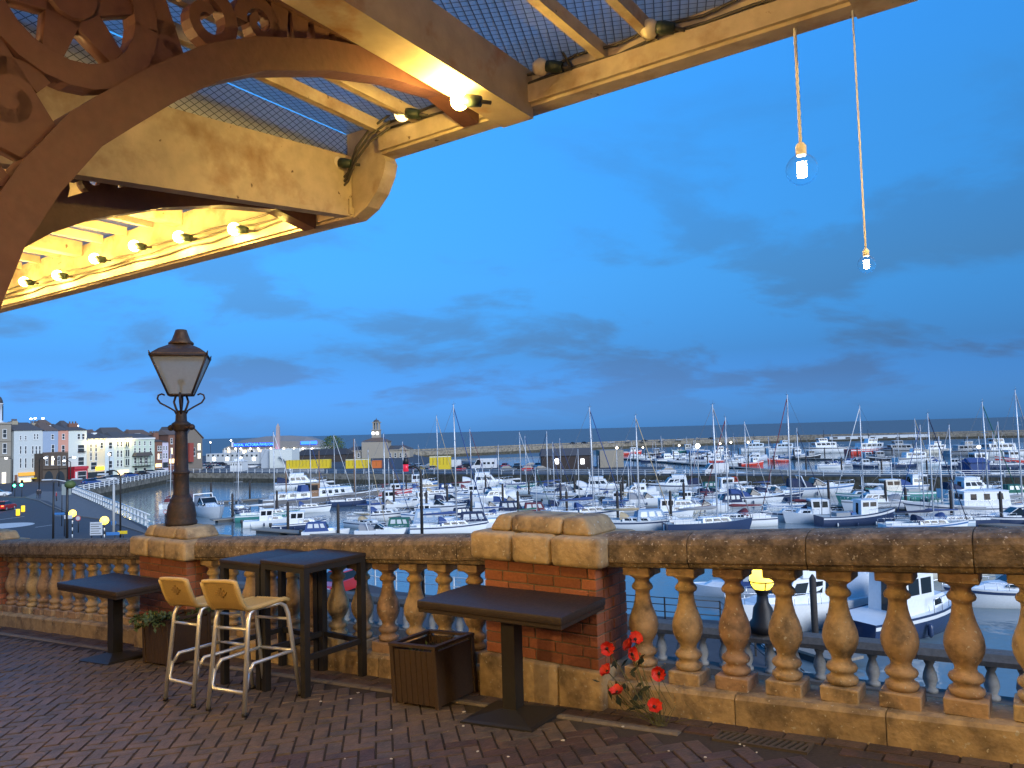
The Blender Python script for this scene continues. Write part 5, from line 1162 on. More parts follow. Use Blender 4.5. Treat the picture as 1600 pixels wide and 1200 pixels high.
# ------------------------------------------------------------------ town front along the quay
def plan(px, depth): p = atd(px, 692, depth); return Vector((p.x, p.y, 0))
FA, FB = plan(18, 205), plan(240, 240)
FD = (FB - FA).normalized(); FN = Vector((FD.y, -FD.x, 0))              # FN points at the harbour
def onpl(px, py, A=None, n=None):
    A = FA if A is None else A; n = FN if n is None else n
    d = ray(px, py); k = (A - EYE).dot(n) / d.dot(n); return EYE + d * k
WALLS = {}
def wallm(nm, c): return mat('render_' + nm, c, .85, var=.07, scale=1.2, bump=.15, bscale=8)
M_SLATE = mat('roof_slate', (.075, .07, .07), .8, var=.2, scale=3, bump=.3, bscale=12)
M_TILE = mat('roof_tile_brown', (.12, .085, .065), .85, var=.2, scale=3, bump=.3, bscale=12)
M_BRK = mat('town_brick', (.17, .085, .06), .9, var=.15, scale=3, bump=.3, bscale=10)
M_PANE = mat('window_pane', (.03, .04, .05), .1, var=0)
M_PANEL = mat('lit_window_pane', (.9, .7, .4), .4, var=0, emit=.9, ecol=(1, .65, .25))
M_LAMP = mat('street_lamp_glow', (1, .95, .85), .4, var=0, emit=5., ecol=(1, .86, .62))
M_LAMPW = mat('white_lamp_glow', (1, 1, 1), .4, var=0, emit=5., ecol=(.92, .96, 1))
M_GREENL = mat('green_signal', (.1, 1, .6), .4, var=0, emit=9., ecol=(.05, 1, .5))
M_YEL = mat('yellow_hoarding', (.62, .46, .02), .6, var=.08, scale=2)
M_ORG = mat('orange_container', (.55, .14, .03), .6, var=.1, scale=2)
class Fac:
    """a building standing on the facade line: u along it, v up, w toward the harbour"""
    def __init__(s, name, label, cat, px0, px1, ytop, m, depth=11., A=None, D=None, n=None, z0=QZ, group='houses along the harbour front'):
        s.A = A or FA; s.n = n or FN; s.D = D or FD; s.z0 = z0
        s.u0 = s.U(px0, ytop)[0]; s.u1 = s.U(px1, ytop)[0]; s.h = s.U((px0 + px1) / 2, ytop)[1]; s.m = m; s.d = depth
        b = s.P((s.u0 + s.u1) / 2, 0, -depth / 2); s.r = thing(name, label, cat, b, 0, group)
        s.box('wall', m, s.u0, s.u1, 0, s.h, -depth, 0)
    def U(s, px, py): p = onpl(px, py, s.A, s.n); return ((p - s.A).dot(s.D), p.z - s.z0)
    def P(s, u, v, w): q = s.A + s.D * u + s.n * w; return Vector((q.x, q.y, s.z0 + v))
    def box(s, nm, m, u0, u1, v0, v1, w0, w1, par=None):
        b = MB(); b.add([s.P(u0, v0, w0), s.P(u1, v0, w0), s.P(u1, v0, w1), s.P(u0, v0, w1), s.P(u0, v1, w0), s.P(u1, v1, w0), s.P(u1, v1, w1), s.P(u0, v1, w1)], BOXF)
        o = b.build(nm, m, None)
        par = par or s.r; o.parent = par
        base = s.r.location if par == s.r else s.r.location
        for v in o.data.vertices: v.co = v.co - base
        return o
    def pbox(s, nm, m, px0, px1, y0, y1, w0, w1, par=None):
        a = s.U(px0, y1); c = s.U(px1, y0); return s.box(nm, m, a[0], c[0], a[1], c[1], w0, w1, par)
    def win(s, cx_, y0, y1, wpx=2.6, lit=False, frame=None):
        a = s.U(cx_ - wpx / 2, y1); c = s.U(cx_ + wpx / 2, y0); f = .09
        o = s.box('window', frame or M_WHITE, a[0] - f, c[0] + f, a[1] - f, c[1] + f, -.02, .05)
        w = (c[0] - a[0]); mid = (a[1] + c[1]) / 2
        for q0, q1 in ((a[1], mid - .04), (mid + .04, c[1])): s.box('pane', M_PANEL if lit else M_PANE, a[0] + .02, c[0] - .02, q0 + .02, q1 - .02, .0, .075, o)
        s.box('sill', M_WHITE, a[0] - .18, c[0] + .18, a[1] - .22, a[1] - .10, 0, .16, o)
    def wins(s, xs, y0, y1, wpx=2.6, lit=()):
        for i, x in enumerate(xs): s.win(x, y0, y1, wpx, i in lit)
    def roof(s, rise, m=None, hip=1.5, over=.3):
        b = MB(); a, c, h, d = s.u0 - over, s.u1 + over, s.h, s.d
        v = [s.P(a, h, over), s.P(c, h, over), s.P(c, h, -d - over), s.P(a, h, -d - over), s.P(a + hip, h + rise, -d / 2), s.P(c - hip, h + rise, -d / 2)]
        b.add(v, [(0, 1, 5, 4), (1, 2, 5), (2, 3, 4, 5), (3, 0, 4), (3, 2, 1, 0)]); o = b.build('roof', m or M_SLATE, None); o.parent = s.r
        for q in o.data.vertices: q.co = q.co - s.r.location
        s.rf = o; return o
    def cornice(s, m=None): s.box('cornice', m or M_WHITE, s.u0 - .05, s.u1 + .05, s.h - .45, s.h - .02, 0, .32)
    def chimney(s, px0, px1, y0, m=None, w=-4):
        a = s.U(px0, y0); c = s.U(px1, y0); o = s.box('chimney', m or M_BRK, a[0], c[0], s.h - .5, a[1], w - 1, w, s.rf)
        n = 3
        for k in range(n): u = a[0] + (c[0] - a[0]) * (k + .5) / n; s.box('chimney_pot', M_TILE, u - .14, u + .14, a[1], a[1] + .55, w - .65, w - .35, s.rf)
    def pts(s, name, m, poly, w0, w1, par=None):
        b = MB(); b.prism(poly, lambda p: s.P(p[0], p[1], w0), lambda p: s.P(p[0], p[1], w1)); o = b.build(name, m, None); o.parent = par or s.r
        for q in o.data.vertices: q.co = q.co - s.r.location
        return o
# corner building with cupola
f = Fac('corner_building', 'grey stone corner building topped by a white cupola and dark dome', 'building', -16, 17.5, 660, wallm('stone', (.26, .24, .20)), 14)
f.wins([7.2], 671, 684, 5.5); f.wins([7.2], 693, 708, 5.5); f.wins([6], 738, 756, 6, (0,)); f.cornice(wallm('stone', (.3, .3, .3)))
for y in (690, 714): f.pbox('string_course', wallm('stone', (.3, .3, .3)), -16, 17.5, y - 1.2, y, 0, .22)
cu = f.U(6, 647); c0 = f.P(cu[0], f.h, -5) - f.r.location; zt_ = f.U(2, 629)[1] - f.h
b = MB(); b.lathe([(2.35, -.2), (2.35, .2), (1.95, .3), (1.95, zt_ - .3), (2.15, zt_ - .2), (2.15, zt_)], 12, c0); cup = b.build('cupola', GEL['white'], f.r)
b = MB(); b.lathe([(1.95, zt_), (1.85, zt_ + .8), (1.5, zt_ + 1.6), (.9, zt_ + 2.15), (.35, zt_ + 2.35), (.3, zt_ + 2.7), (.1, zt_ + 2.8)], 14, c0); b.build('dome', M_SLATE, cup)
for q in range(8):
    a = q * PI / 4 + .3; b = MB(); b.box(-.35, .35, -.06, .06, .7, zt_ - .7, M=Matrix.Translation(c0 + Vector((1.93 * math.cos(a), 1.93 * math.sin(a), 0))) @ Matrix.Rotation(a + PI / 2, 4, 'Z')); b.build('cupola_window', M_PANE, cup)
# terrace of painted houses
f = Fac('painted_house', 'pale grey painted house above the orange shopfront', 'house', 22, 67, 672.5, wallm('pale_grey', (.46, .51, .52)))
f.roof(2.3); f.chimney(31, 40, 657, wallm('chim', (.3, .27, .2))); f.chimney(68, 78, 660, wallm('chim', (.3, .27, .2)), -6)
f.wins([32, 40], 681, 687, 2.2); f.wins([54, 58.5], 678, 686, 2); f.wins([32, 40, 51, 56.5, 62], 697, 709, 2.4); f.wins([32, 40, 51, 56.5, 62], 716, 731, 2.4)
f.pbox('shop_fascia', mat('orange_fascia', (.55, .26, .03), .6, emit=.25, ecol=(1, .5, .08)), 28, 67, 736.5, 744, 0, .5); f.pbox('shop_window', M_PANEL, 30, 48, 747, 757, 0, .1); f.pbox('shop_window', M_PANE, 50, 66, 747, 760, 0, .1)
f.pbox('shop_door', M_BRK, 22.5, 27, 742, 762, 0, .15); f.pbox('awning', M_YEL, 48, 64, 745.5, 748, .1, 1.6)
f = Fac('blue_house', 'dusty blue painted house behind the dark brick pub front', 'house', 67.2, 91, 673, wallm('dusty_blue', (.26, .34, .46)))
f.roof(2.4, M_TILE); f.chimney(86, 92, 664, GEL['white']); f.wins([82], 679, 686, 3.4); f.wins([82.5], 695, 707, 4)
f = Fac('salmon_house', 'narrow salmon pink house with tall dark windows', 'house', 91.2, 107, 672.5, wallm('salmon', (.50, .26, .20)))
f.roof(2.0); f.wins([99], 678, 686, 3.4); f.wins([98.7], 696, 709, 4.2)
f = Fac('dark_pub', 'dark brown brick pub front with arched windows below the blue house', 'pub', 67.5, 106.5, 708, mat('pub_brown', (.085, .065, .05), .85, var=.15, scale=2), 4.5, A=FA + FN * 4.7)
f.pbox('balustrade', M_TILE, 67.5, 106.5, 705.5, 708.4, -.4, .1); f.pbox('cornice', M_TILE, 67, 107, 731, 733.5, 0, .5)
for cx_ in (76, 94):
    a = f.U(cx_, 751); rr = abs(f.U(cx_ + 7, 751)[0] - a[0]); f.pts('arched_window', M_PANE, [(a[0] + rr * math.cos(q * PI / 10), a[1] + 2.6 * math.sin(q * PI / 10)) for q in range(11)], 0, .1)
f.wins([73, 82, 92, 100], 713, 726, 3, (1,)); f.pbox('front_fence', M_TILE, 68, 104, 752, 760, .6, .75)
f = Fac('white_corner_house', 'pale white house beside the little red shop', 'house', 107.2, 135.8, 672.5, wallm('white_green', (.52, .58, .56)))
f.roof(1.8); f.chimney(117, 131, 661, M_BRK, -3); f.wins([123, 130], 678, 686, 3.8); f.wins([126.5], 695, 706, 10); f.wins([126.5], 714, 727, 9); f.pbox('balcony', M_BLACK, 121, 132, 705, 706.6, 0, .7)
f = Fac('red_shop', 'small red fronted shop with white windows', 'shop', 116, 137, 729, mat('red_front', (.42, .03, .05), .6, var=.08, scale=2), 4.5, A=FA + FN * 4.7)
f.pbox('fascia', mat('red_front', (.42, .03, .05)), 115.5, 137.5, 728, 733.5, 0, .35); f.win(128, 736, 751, 13); f.pbox('door', M_WHITE, 117.5, 120, 737, 753, 0, .1)
YL = wallm('floodlit_cream', (.60, .55, .40))
f5 = f = Fac('cream_house', 'cream house floodlit yellow from under its eaves', 'house', 136, 164, 685, YL)
f.roof(1.6); f.wins([142, 150], 694, 705, 2.4); f.wins([142, 150], 708, 719, 2.4); f.wins([158.7], 691.5, 700, 4, ()); f.wins([146.5], 722, 734, 9)
f.pbox('shop_sign', mat('yellow_sign', (.8, .45, .02), .5, emit=1.1, ecol=(1, .5, .04)), 149, 162, 728.5, 735, .02, .35); f.pbox('shop_front', M_PANE, 137, 163, 736.5, 752, 0, .12); f.cornice(YL)
f = Fac('pale_blue_house', 'slim pale blue house between the two floodlit fronts', 'house', 164.2, 178, 684.5, wallm('ice_blue', (.47, .56, .60)))
f.roof(1.6); f.wins([172.5], 691, 701, 5); f.wins([172.5], 706, 713, 4.5); f.wins([172.5], 720, 731, 5); f.pbox('shop_front', M_PANE, 166, 176, 735, 748, 0, .12); f.cornice()
f7 = f = Fac('bay_house', 'pale house with bay windows, floodlit at its far corner', 'house', 178.2, 206, 684.2, wallm('pale_lit', (.52, .58, .52)))
f.roof(1.9); f.wins([184, 189.5], 690, 697.5, 2.4); f.wins([184, 189.5], 704, 714, 2.4); f.wins([184, 189.5], 719, 729, 2.4); f.cornice()
for y0, y1 in ((690, 698), (703, 713), (717, 727)):
    f.pbox('bay', wallm('pale_lit', (.5, .56, .52)), 193.6, 200.6, y0 - 1.2, y1 + 1, 0, .7)
    for cx_ in (195.4, 198.7): a = f.U(cx_ - 1.1, y1); c = f.U(cx_ + 1.1, y0); f.box('bay_pane', M_PANE, a[0], c[0], a[1], c[1], .7, .74)
f.pbox('shop_front', M_PANEL, 184, 201, 734, 744, 0, .12)
f = Fac('mint_house', 'pale mint house with a tented iron balcony', 'house', 206.2, 241.5, 684, wallm('mint', (.45, .54, .46)))
f.roof(1.4); f.cornice(); f.wins([210.7, 218, 226, 235], 689.5, 695.5, 2.2); f.wins([210.7, 218, 226, 235], 700, 707.5, 2.4); f.wins([211, 220, 228], 715, 724, 2.8); f.wins([212, 226], 731, 740, 4)
a = f.U(205.8, 713); c = f.U(234, 710); f.pts('balcony_roof', M_SLATE, [(a[0], a[1]), (c[0], a[1]), (c[0] - .6, a[1] + 1.1), (a[0] + .6, a[1] + 1.1)], 0, 1.8); f.pbox('balcony_floor', M_BLACK, 206, 234, 727, 728.2, 0, 1.9); f.pbox('balcony_rail', M_BLACK, 206, 234, 722.3, 723, 1.8, 1.9)
for k in range(7): f.pbox('balcony_post', M_BLACK, 206.5 + k * 4.5, 206.9 + k * 4.5, 713, 728, 1.8, 1.9)
f = Fac('brick_house', 'narrow red brick house with lit arched windows', 'house', 242, 253.5, 690, M_BRK); f.roof(1.8); f.chimney(246, 254, 676, M_BRK, -2); f.wins([247.5, 251], 697, 704, 2); f.wins([247.5, 251], 709, 717, 2, (0,)); f.pbox('shop_front', M_PANEL, 243, 252, 724, 730, 0, .12)
f = Fac('lilac_house', 'narrow lilac house beside the brick houses', 'house', 253.8, 263, 691, wallm('lilac', (.48, .45, .55))); f.roof(1.2); f.wins([256, 260], 697, 703, 1.8); f.wins([256, 260], 708, 716, 1.8); f.pbox('shop_front', M_PANE, 254.5, 262.5, 722, 731, 0, .12)
f = Fac('tavern', 'brick tavern hung with many small warm lights by the lamp post', 'pub', 263.3, 288, 679, M_BRK); f.roof(1.6, M_TILE); f.wins([268, 275, 282], 685, 693, 2.4); f.wins([268, 275, 282], 700, 709, 2.4, (0, 2)); f.pbox('shop_front', M_PANEL, 264.5, 287, 716, 724, 0, .12)
f = Fac('gabled_warehouse', 'tall brown gabled building just beyond the old lamp', 'warehouse', 288.3, 316, 685, wallm('umber', (.17, .145, .12)), 16); f.pts('gable', wallm('umber', (.17, .145, .12)), [(f.u0, f.h), (f.u1, f.h), (f.u0 + (f.u1 - f.u0) * .42, f.U(299, 667)[1])], -15.9, -.02)
g_ = f.U(299, 667); rr = MB(); q0 = (f.u0 - .4, f.h - .2); q1 = (f.u0 + (f.u1 - f.u0) * .42, g_[1] + .05); q2 = (f.u1 + .4, f.h - .2)
f.pts('roof', M_SLATE, [q0, q1, (q1[0], q1[1] + .35), (q0[0] - .1, q0[1] + .35)], -16.2, .3); f.pts('roof', M_SLATE, [q1, q2, (q2[0] + .1, q2[1] + .35), (q1[0], q1[1] + .35)], -16.2, .3)
f.pbox('bay_tower', mat('red_timber', (.24, .05, .04), .7, var=.1, scale=2), 292.5, 299, 692, 722, 0, 1.2); f.wins([311], 693, 703, 4, (0,)); f.wins([311], 708, 716, 4, (0,)); f.wins([303.5], 700, 712, 2.4)
# second row of roofs up the hill behind
M_HILL = mat('hill_scrub', (.05, .055, .04), .95, var=.25, scale=.3)
for i, (x0, x1, yt, rise, mm, lb) in enumerate([(18, 46, 668, 2.2, M_BRK, 'long brick roofline with chimneys behind the pale grey house'), (66, 90, 666, 2.4, M_BRK, 'tiled rear house behind the blue house'), (100, 118, 667.5, 2.5, M_TILE, 'brown roofed rear house behind the salmon house'), (137, 160, 676, 1.6, wallm('back', (.4, .4, .4)), 'pale rear house with dark roof above the cream house'), (163, 200, 677, 2.4, M_TILE, 'wide brown rear roof above the bay windowed house'), (205, 240, 677, 1.8, wallm('back', (.4, .4, .4)), 'rear house with dormers above the mint house'), (242, 262, 680, 1.5, wallm('back2', (.3, .36, .40)), 'grey rear house behind the brick houses')]):
    f = Fac('rear_house', lb, 'house', x0, x1, yt + 4, mm, 9, A=FA - FN * 22, group='rear houses on the slope'); f.roof(rise * 1.2, M_TILE if i % 2 else M_SLATE); f.chimney(x0 + 4, x0 + 8, yt - 4); f.chimney(x1 - 7, x1 - 3, yt - 3); f.wins([x0 + 6 + 6 * q for q in range(int((x1 - x0 - 8) / 6))], yt + 5, yt + 8, 2.2)
    if i in (3, 5): f.pbox('dormer', GEL['white'], x0 + 8, x0 + 14, yt, yt + 4, -1, .2, f.rf)
# floodlights under the eaves: lit fittings with their own light
def flood(ff, px, label, w_=40):
    u, v = ff.U(px, 687.5); p = ff.P(u, v, .55); r = thing('floodlight', label, 'floodlight', p, 0, 'eaves floodlights')
    b = MB(); b.rbox(-.18, .18, -.18, .18, -.12, .12, .04, 1); b.build('housing', M_BLACK, r); b = MB(); b.sphere((0, 0, -.16), .17, 10, 6); b.build('lens', mat('flood_glow', (1, .9, .5), .4, var=0, emit=20, ecol=(1, .72, .22)), r)
    point('flood_light', p + Vector((0, 0, -.5)) + FN * .5, w_, (1, .72, .22), .15)
for k, x in enumerate((139, 146, 153, 159)): flood(f5, x, 'yellow eaves floodlight, %s along the cream house' % ORD[k], 90)
for k, x in enumerate((181, 187.5, 194, 202)): flood(f7, x, 'yellow eaves floodlight, %s along the bay windowed house' % ORD[k], 45 if k < 3 else 110)
# ------------------------------------------------------------------ street lamps, signs and bollards
def gpt(px, py, z=QZ): p = onz(px, py, z); return Vector((p.x, p.y, z))
def streetlamp(px, yb, yt, label, glow=M_LAMP, arm=0., r=.07, head=.28, m=None, w_=0, z=QZ):
    p = gpt(px, yb, z); d = (p - EYE).dot(FW); h = (yb - yt) * d / F_PX; o = thing('lamp_post', label, 'street lamp', p, 0, 'lit street lamps')
    b = MB(); b.tube([(0, 0, 0), (0, 0, h - (.3 if arm else 0))] + ([(arm * .35, 0, h), (arm, 0, h + .05)] if arm else []), [r * 1.3, r] + ([r, r * .8] if arm else []), 7); b.build('post', m or M_BLACK, o)
    b = MB(); b.sphere((arm, 0, h + (.0 if arm else head * .6)), head, 12, 8, (1, 1, .55 if arm else 1)); b.build('lamp_head', glow, o)
    return o
for i, (x, yb, yt) in enumerate([(19, 768, 716), (61, 764, 716), (92, 760, 717), (105, 768, 715), (110, 765, 720)]): streetlamp(x, yb, yt, 'tall street lamp with lit arm, %s along the town pavement' % ORD[i], M_LAMPW, 1.4 * (1 if i % 2 else -1), .09, .32)
for i, (x, yb, yt) in enumerate([(170.5, 748, 711), (244, 738, 707), (292, 735, 698), (361, 728, 689), (381, 726, 708), (395, 735, 743), (329, 724, 692), (1092, 738, 699), (1170, 716, 692), (1143, 714, 692), (1126, 714, 694), (965, 736, 701), (1005, 712, 700), (1062, 716, 697), (1532, 738, 700)]):
    if yt < yb: streetlamp(x, yb, yt, 'lit quayside lamp on a slim post, %s seen from the town along the harbour' % ORD[i], M_LAMPW if i in (7, 3) else M_LAMP, 0, .07, .5 if i in (7,) else .3)
for i, (x, yb, yt) in enumerate([(48, 668, 654.5), (55, 668, 653.5), (67, 668, 653.8), (95, 674, 664), (121, 676, 665.5)]):
    p = atd(x, yb, 250); d = 250; h = (yb - yt) * d / F_PX; o = thing('hill_lamp', 'lit street lamp up the hill above the roofs, %s of five' % ORD[i], 'street lamp', p - Vector((0, 0, 6)), 0, 'lamps above the roofs')
    b = MB(); b.tube([(0, 0, 0), (0, 0, h + 6)], .08, 6); b.build('post', M_BLACK, o); b = MB(); b.sphere((0, 0, h + 6), .38, 10, 7, (1, 1, .7)); b.build('lamp_head', M_LAMPW, o)
# hill carrying the rear houses
b = MB(); hp = [FA - FN * 12 - FD * 120, FA - FN * 12 + FD * 52, FA - FN * 120 + FD * 52, FA - FN * 120 - FD * 120]
b.add([(hp[0].x, hp[0].y, QZ), (hp[1].x, hp[1].y, QZ), (hp[2].x, hp[2].y, 11), (hp[3].x, hp[3].y, 11)], [(0, 1, 2, 3)]); kind(b.build('hill', M_HILL), 'structure')
def board(px, yb, px0, px1, y0, y1, label, m, cat='sign', posts=1, name='sign_board', z=QZ, pm_=None):
    p = gpt(px, yb, z); d = (p - EYE).dot(FW); k = d / F_PX; o = thing(name, label, cat, p, 0)
    for q in range(posts):
        x = 0 if posts == 1 else ((px0 - px) + (px1 - px0) * (.12 + .76 * q)) * k; b = MB(); b.tube([(x, .06, 0), (x, .06, (yb - y0) * k - .02)], .05, 6); b.build('post', pm_ or M_BLACK, o)
    b = MB(); b.rbox((px0 - px) * k, (px1 - px) * k, -.04, .0, (yb - y1) * k, (yb - y0) * k, .015, 1); b.build('panel', m, o)
    return o, k, d
M_SIGNW = mat('sign_white', (.5, .53, .56), .5, var=.04, scale=3)
M_SIGNB = mat('sign_blue', (.05, .18, .45), .5, var=.04, scale=3)
o, k, d = board(150, 852, 140.5, 160, 816, 836.5, 'pale information board with dark lines of print by the beacon', M_SIGNW, posts=2)
for q in range(5):
    b = MB(); b.box(-8 * k, (8 - 3 * (q % 2)) * k, -.055, -.042, (852 - 819.5 - q * 3.6) * k, (852 - 818.7 - q * 3.6) * k); b.build('print_line', M_BLACK, o)
board(179, 850, 166, 187, 831.5, 836.5, 'blue arrow shaped direction sign low beside the beacon', M_SIGNB)
board(192, 848, 184, 199, 829.5, 834.5, 'yellow direction sign beside the swan neck lamp', M_YEL)
board(104, 848, 100, 113, 805, 811, 'small white plate on the dark signpost', M_SIGNW)
board(100, 838, 82, 101, 801, 804.5, 'blue and white fingerpost arm near the roundabout', M_SIGNB)
board(96, 822, 96, 111, 757, 774, 'grey green back of a large road sign', mat('sign_back', (.26, .30, .29), .6, var=.05), posts=1)
def disc(px, yb, yc, rpx, label, rim, face, name='round_sign'):
    p = gpt(px, yb); d = (p - EYE).dot(FW); k = d / F_PX; o = thing(name, label, 'sign', p, 0); h = (yb - yc) * k; r = rpx * k
    b = MB(); b.tube([(0, .05, 0), (0, .05, h + r * .6)], .05, 6); b.build('post', M_BLACK, o)
    b = MB(); b.tube([(0, 0, h), (0, -.03, h)], r, 18); b.build('rim', rim, o); b = MB(); b.tube([(0, -.02, h), (0, -.045, h)], r * .76, 18); b.build('face', face, o)
disc(122, 832, 810, 4.3, 'round red rimmed sign standing beside a beacon', mat('sign_red', (.45, .06, .06), .5, var=.03), M_SIGNW)
disc(177.5, 834, 817, 4.4, 'round blue sign on the pale lamp column', M_SIGNB, M_SIGNB)
disc(258, 836, 792, 4.2, 'upper round pale sign by the pier with the lamp', M_SIGNW, M_SIGNW); disc(258.4, 838, 800, 3.2, 'lower small round sign by the pier with the lamp', mat('sign_red', (.4, .05, .05)), M_SIGNW)
def beacon(px, yc, rpx, yb, label):
    p = gpt(px, yb); d = (p - EYE).dot(FW); k = d / F_PX; h = (yb - yc) * k; o = thing('crossing_beacon', label, 'beacon', p, 0, 'crossing beacons')
    n = 6
    for q in range(n): b = MB(); b.tube([(0, 0, (h - rpx * k) * q / n), (0, 0, (h - rpx * k) * (q + 1) / n - .002)], .06, 8); b.build('post_band', M_BLACK if q % 2 else M_WHITE, o)
    b = MB(); b.sphere((0, 0, h), rpx * k, 16, 10); b.build('globe', M_GLOBE, o)
beacon(113, 802.5, 5.6, 840, 'yellow globe crossing beacon beside the round sign'); beacon(163, 813.5, 6.4, 850, 'yellow globe crossing beacon before the information board')
def bollard(px, yb, label):
    p = gpt(px, yb); o = thing('traffic_bollard', label, 'bollard', p, .3, 'yellow traffic bollards'); b = MB(); b.rbox(-.24, .24, -.14, .14, .12, 1.05, .06, 2); b.build('shell', mat('bollard_yellow', (.65, .45, .02), .5, var=.05, emit=.5, ecol=(1, .6, .02)), o); b = MB(); b.rbox(-.3, .3, -.2, .2, 0, .12, .03, 1); b.build('foot', M_RUB, o)
bollard(28, 807, 'yellow traffic bollard nearer the corner of the island'); bollard(36, 801, 'yellow traffic bollard farther back on the island')
def signal(px, yb, yt, label):
    p = gpt(px, yb); k = (p - EYE).dot(FW) / F_PX; h = (yb - yt) * k; o = thing('traffic_light', label, 'traffic light', p, 0, 'green traffic lights')
    b = MB(); b.tube([(0, 0, 0), (0, 0, h - .9)], .06, 6); b.build('post', M_BLACK, o); b = MB(); b.rbox(-.22, .22, -.14, .14, h - .95, h + .35, .04, 1); b.build('housing', M_BLACK, o)
    b = MB(); b.sphere((0, -.15, h - .6), .26, 10, 6, (1, .5, 1)); b.build('green_lens', M_GREENL, o)
signal(23, 776, 754, 'green traffic light by the corner building'); signal(34, 777, 753, 'brighter green traffic light in front of the orange shop')
def pole(px, yb, yt, label, m, r, neck=None, name='lamp_column', z=QZ):
    p = gpt(px, yb, z); k = (p - EYE).dot(FW) / F_PX; h = (yb - yt) * k; o = thing(name, label, 'street lamp', p, 0); pts = [(0, 0, 0), (0, 0, h)]
    if neck: n = 8; R_ = abs(neck) * k / 2; s_ = 1 if neck > 0 else -1; pts += [(s_ * R_ * (1 - math.cos(PI * .8 * (i + 1) / n)), 0, h + R_ * math.sin(PI * .8 * (i + 1) / n)) for i in range(n)]
    b = MB(); b.tube(pts, [r * 1.3, r * 1.05] + [r * .9] * (len(pts) - 2), 8); b.build('post', m, o); return o, k, h, Vector(pts[-1])
o, k, h, e_ = pole(188, 848, 748, 'tall black swan neck lamp column near the town slipway', M_BLACK, .075, -26); b = MB(); b.rbox(e_.x - .8, e_.x + .25, -.16, .16, e_.z - .12, e_.z + .05, .04, 1); b.build('lamp_head', M_SIGNW, o)
o, k, h, e_ = pole(177.5, 836, 758, 'pale grey tapering lamp column by the blue sign', mat('galvanised', (.40, .41, .40), .5, var=.06), .12)
o, k, h, e_ = pole(104.5, 848, 750, 'tall black lamp column with twin pale arms near the roundabout', M_BLACK, .11)
for s_, L_ in ((-1, 2.1), (1, 1.0)): b = MB(); b.tube([(0, 0, h - .2), (s_ * L_ * .5, 0, h), (s_ * L_, 0, h + .05)], .05, 6); b.rbox(s_ * L_ - .5, s_ * L_ + .5, -.15, .15, h - .03, h + .1, .03, 1); b.build('arm', M_SIGNW, o)
b = MB(); b.sphere((.3, 0, h - .5), .55, 10, 7, (1, 1, .8)); b.build('hanging_basket', M_LEAF, o)
pole(83, 846, 754, 'slim black signpost at the roundabout edge', M_BLACK, .085, name='sign_post')
# swan neck harbour light, black and red
o, k, h, e_ = pole(661.5, 936, 742, 'black swan neck harbour light with red and black head', M_BLACK, .085, -26, 'harbour_light')
b = MB(); b.tube([(e_.x, 0, e_.z - .1), (e_.x, 0, e_.z + .35)], .17, 10); b.build('red_lens', mat('red_lens', (.3, .02, .04), .3, var=.05, emit=.25, ecol=(1, .03, .08)), o); b = MB(); b.tube([(e_.x, 0, e_.z + .35), (e_.x, 0, e_.z + .75)], [.19, .15], 10); b.build('cap', M_BLACK, o)
# people on the pavement
def person(px, yb, label, top, legs, hd=0., sx=1.):
    p = gpt(px, yb); me = bpy.data.meshes.new('person'); V = [(0, 0, .95), (0, 0, 1.15), (0, 0, 1.42), (0, 0, 1.53), (0, .02, 1.66), (.10, 0, .88), (.13, .05, .48), (.14, -.02, .06), (.14, .14, .04), (-.10, 0, .88), (-.12, -.06, .48), (-.13, -.12, .06), (-.13, .04, .04), (.20, 0, 1.40), (.26, -.02, 1.12), (.26, .1, .88), (-.20, 0, 1.40), (-.26, .02, 1.12), (-.25, .12, .9)]
    Eg = [(0, 1), (1, 2), (2, 3), (3, 4), (0, 5), (5, 6), (6, 7), (7, 8), (0, 9), (9, 10), (10, 11), (11, 12), (2, 13), (13, 14), (14, 15), (2, 16), (16, 17), (17, 18)]
    me.from_pydata(V, Eg, []); o = bpy.data.objects.new('person', me); COL.objects.link(o); md = o.modifiers.new('skin', 'SKIN'); rad = [.15, .15, .17, .07, .11, .10, .075, .05, .045, .10, .075, .05, .045, .07, .055, .04, .07, .055, .04]
    for sv, r_ in zip(me.skin_vertices[0].data, rad): sv.radius = (r_, r_ * .85)
    me.skin_vertices[0].data[0].use_root = True
    o.modifiers.new('sub', 'SUBSURF').levels = 1
    m2 = bpy.data.meshes.new_from_object(o.evaluated_get(bpy.context.evaluated_depsgraph_get())); o.modifiers.clear(); o.data = m2; m2.materials.clear()
    for mm in (top, legs, mat('skin', (.45, .28, .2), .6, var=.03), GEL['black']): m2.materials.append(mm)
    for f_ in m2.polygons: z = f_.center.z; f_.material_index = 1 if z < .92 else (2 if z > 1.5 and not (z > 1.68) else (3 if z > 1.68 else 0)); f_.use_smooth = True
    o.location = p; o.rotation_euler = (0, 0, hd); tag(o, label, 'person')
CLB, CLR, CLK = mat('dark_coat', (.03, .03, .035), .8, var=.05), mat('red_coat', (.35, .05, .06), .8, var=.05), mat('jeans', (.04, .05, .09), .8, var=.05)
person(59, 779, 'person in dark coat standing on the pavement by the fence', CLB, CLB, .4); person(62.5, 779, 'person in dark clothes beside another on the pavement', CLB, CLK, 1.2); person(88, 783, 'person in red coat waiting near the black lamp column', CLR, CLB, 2.)
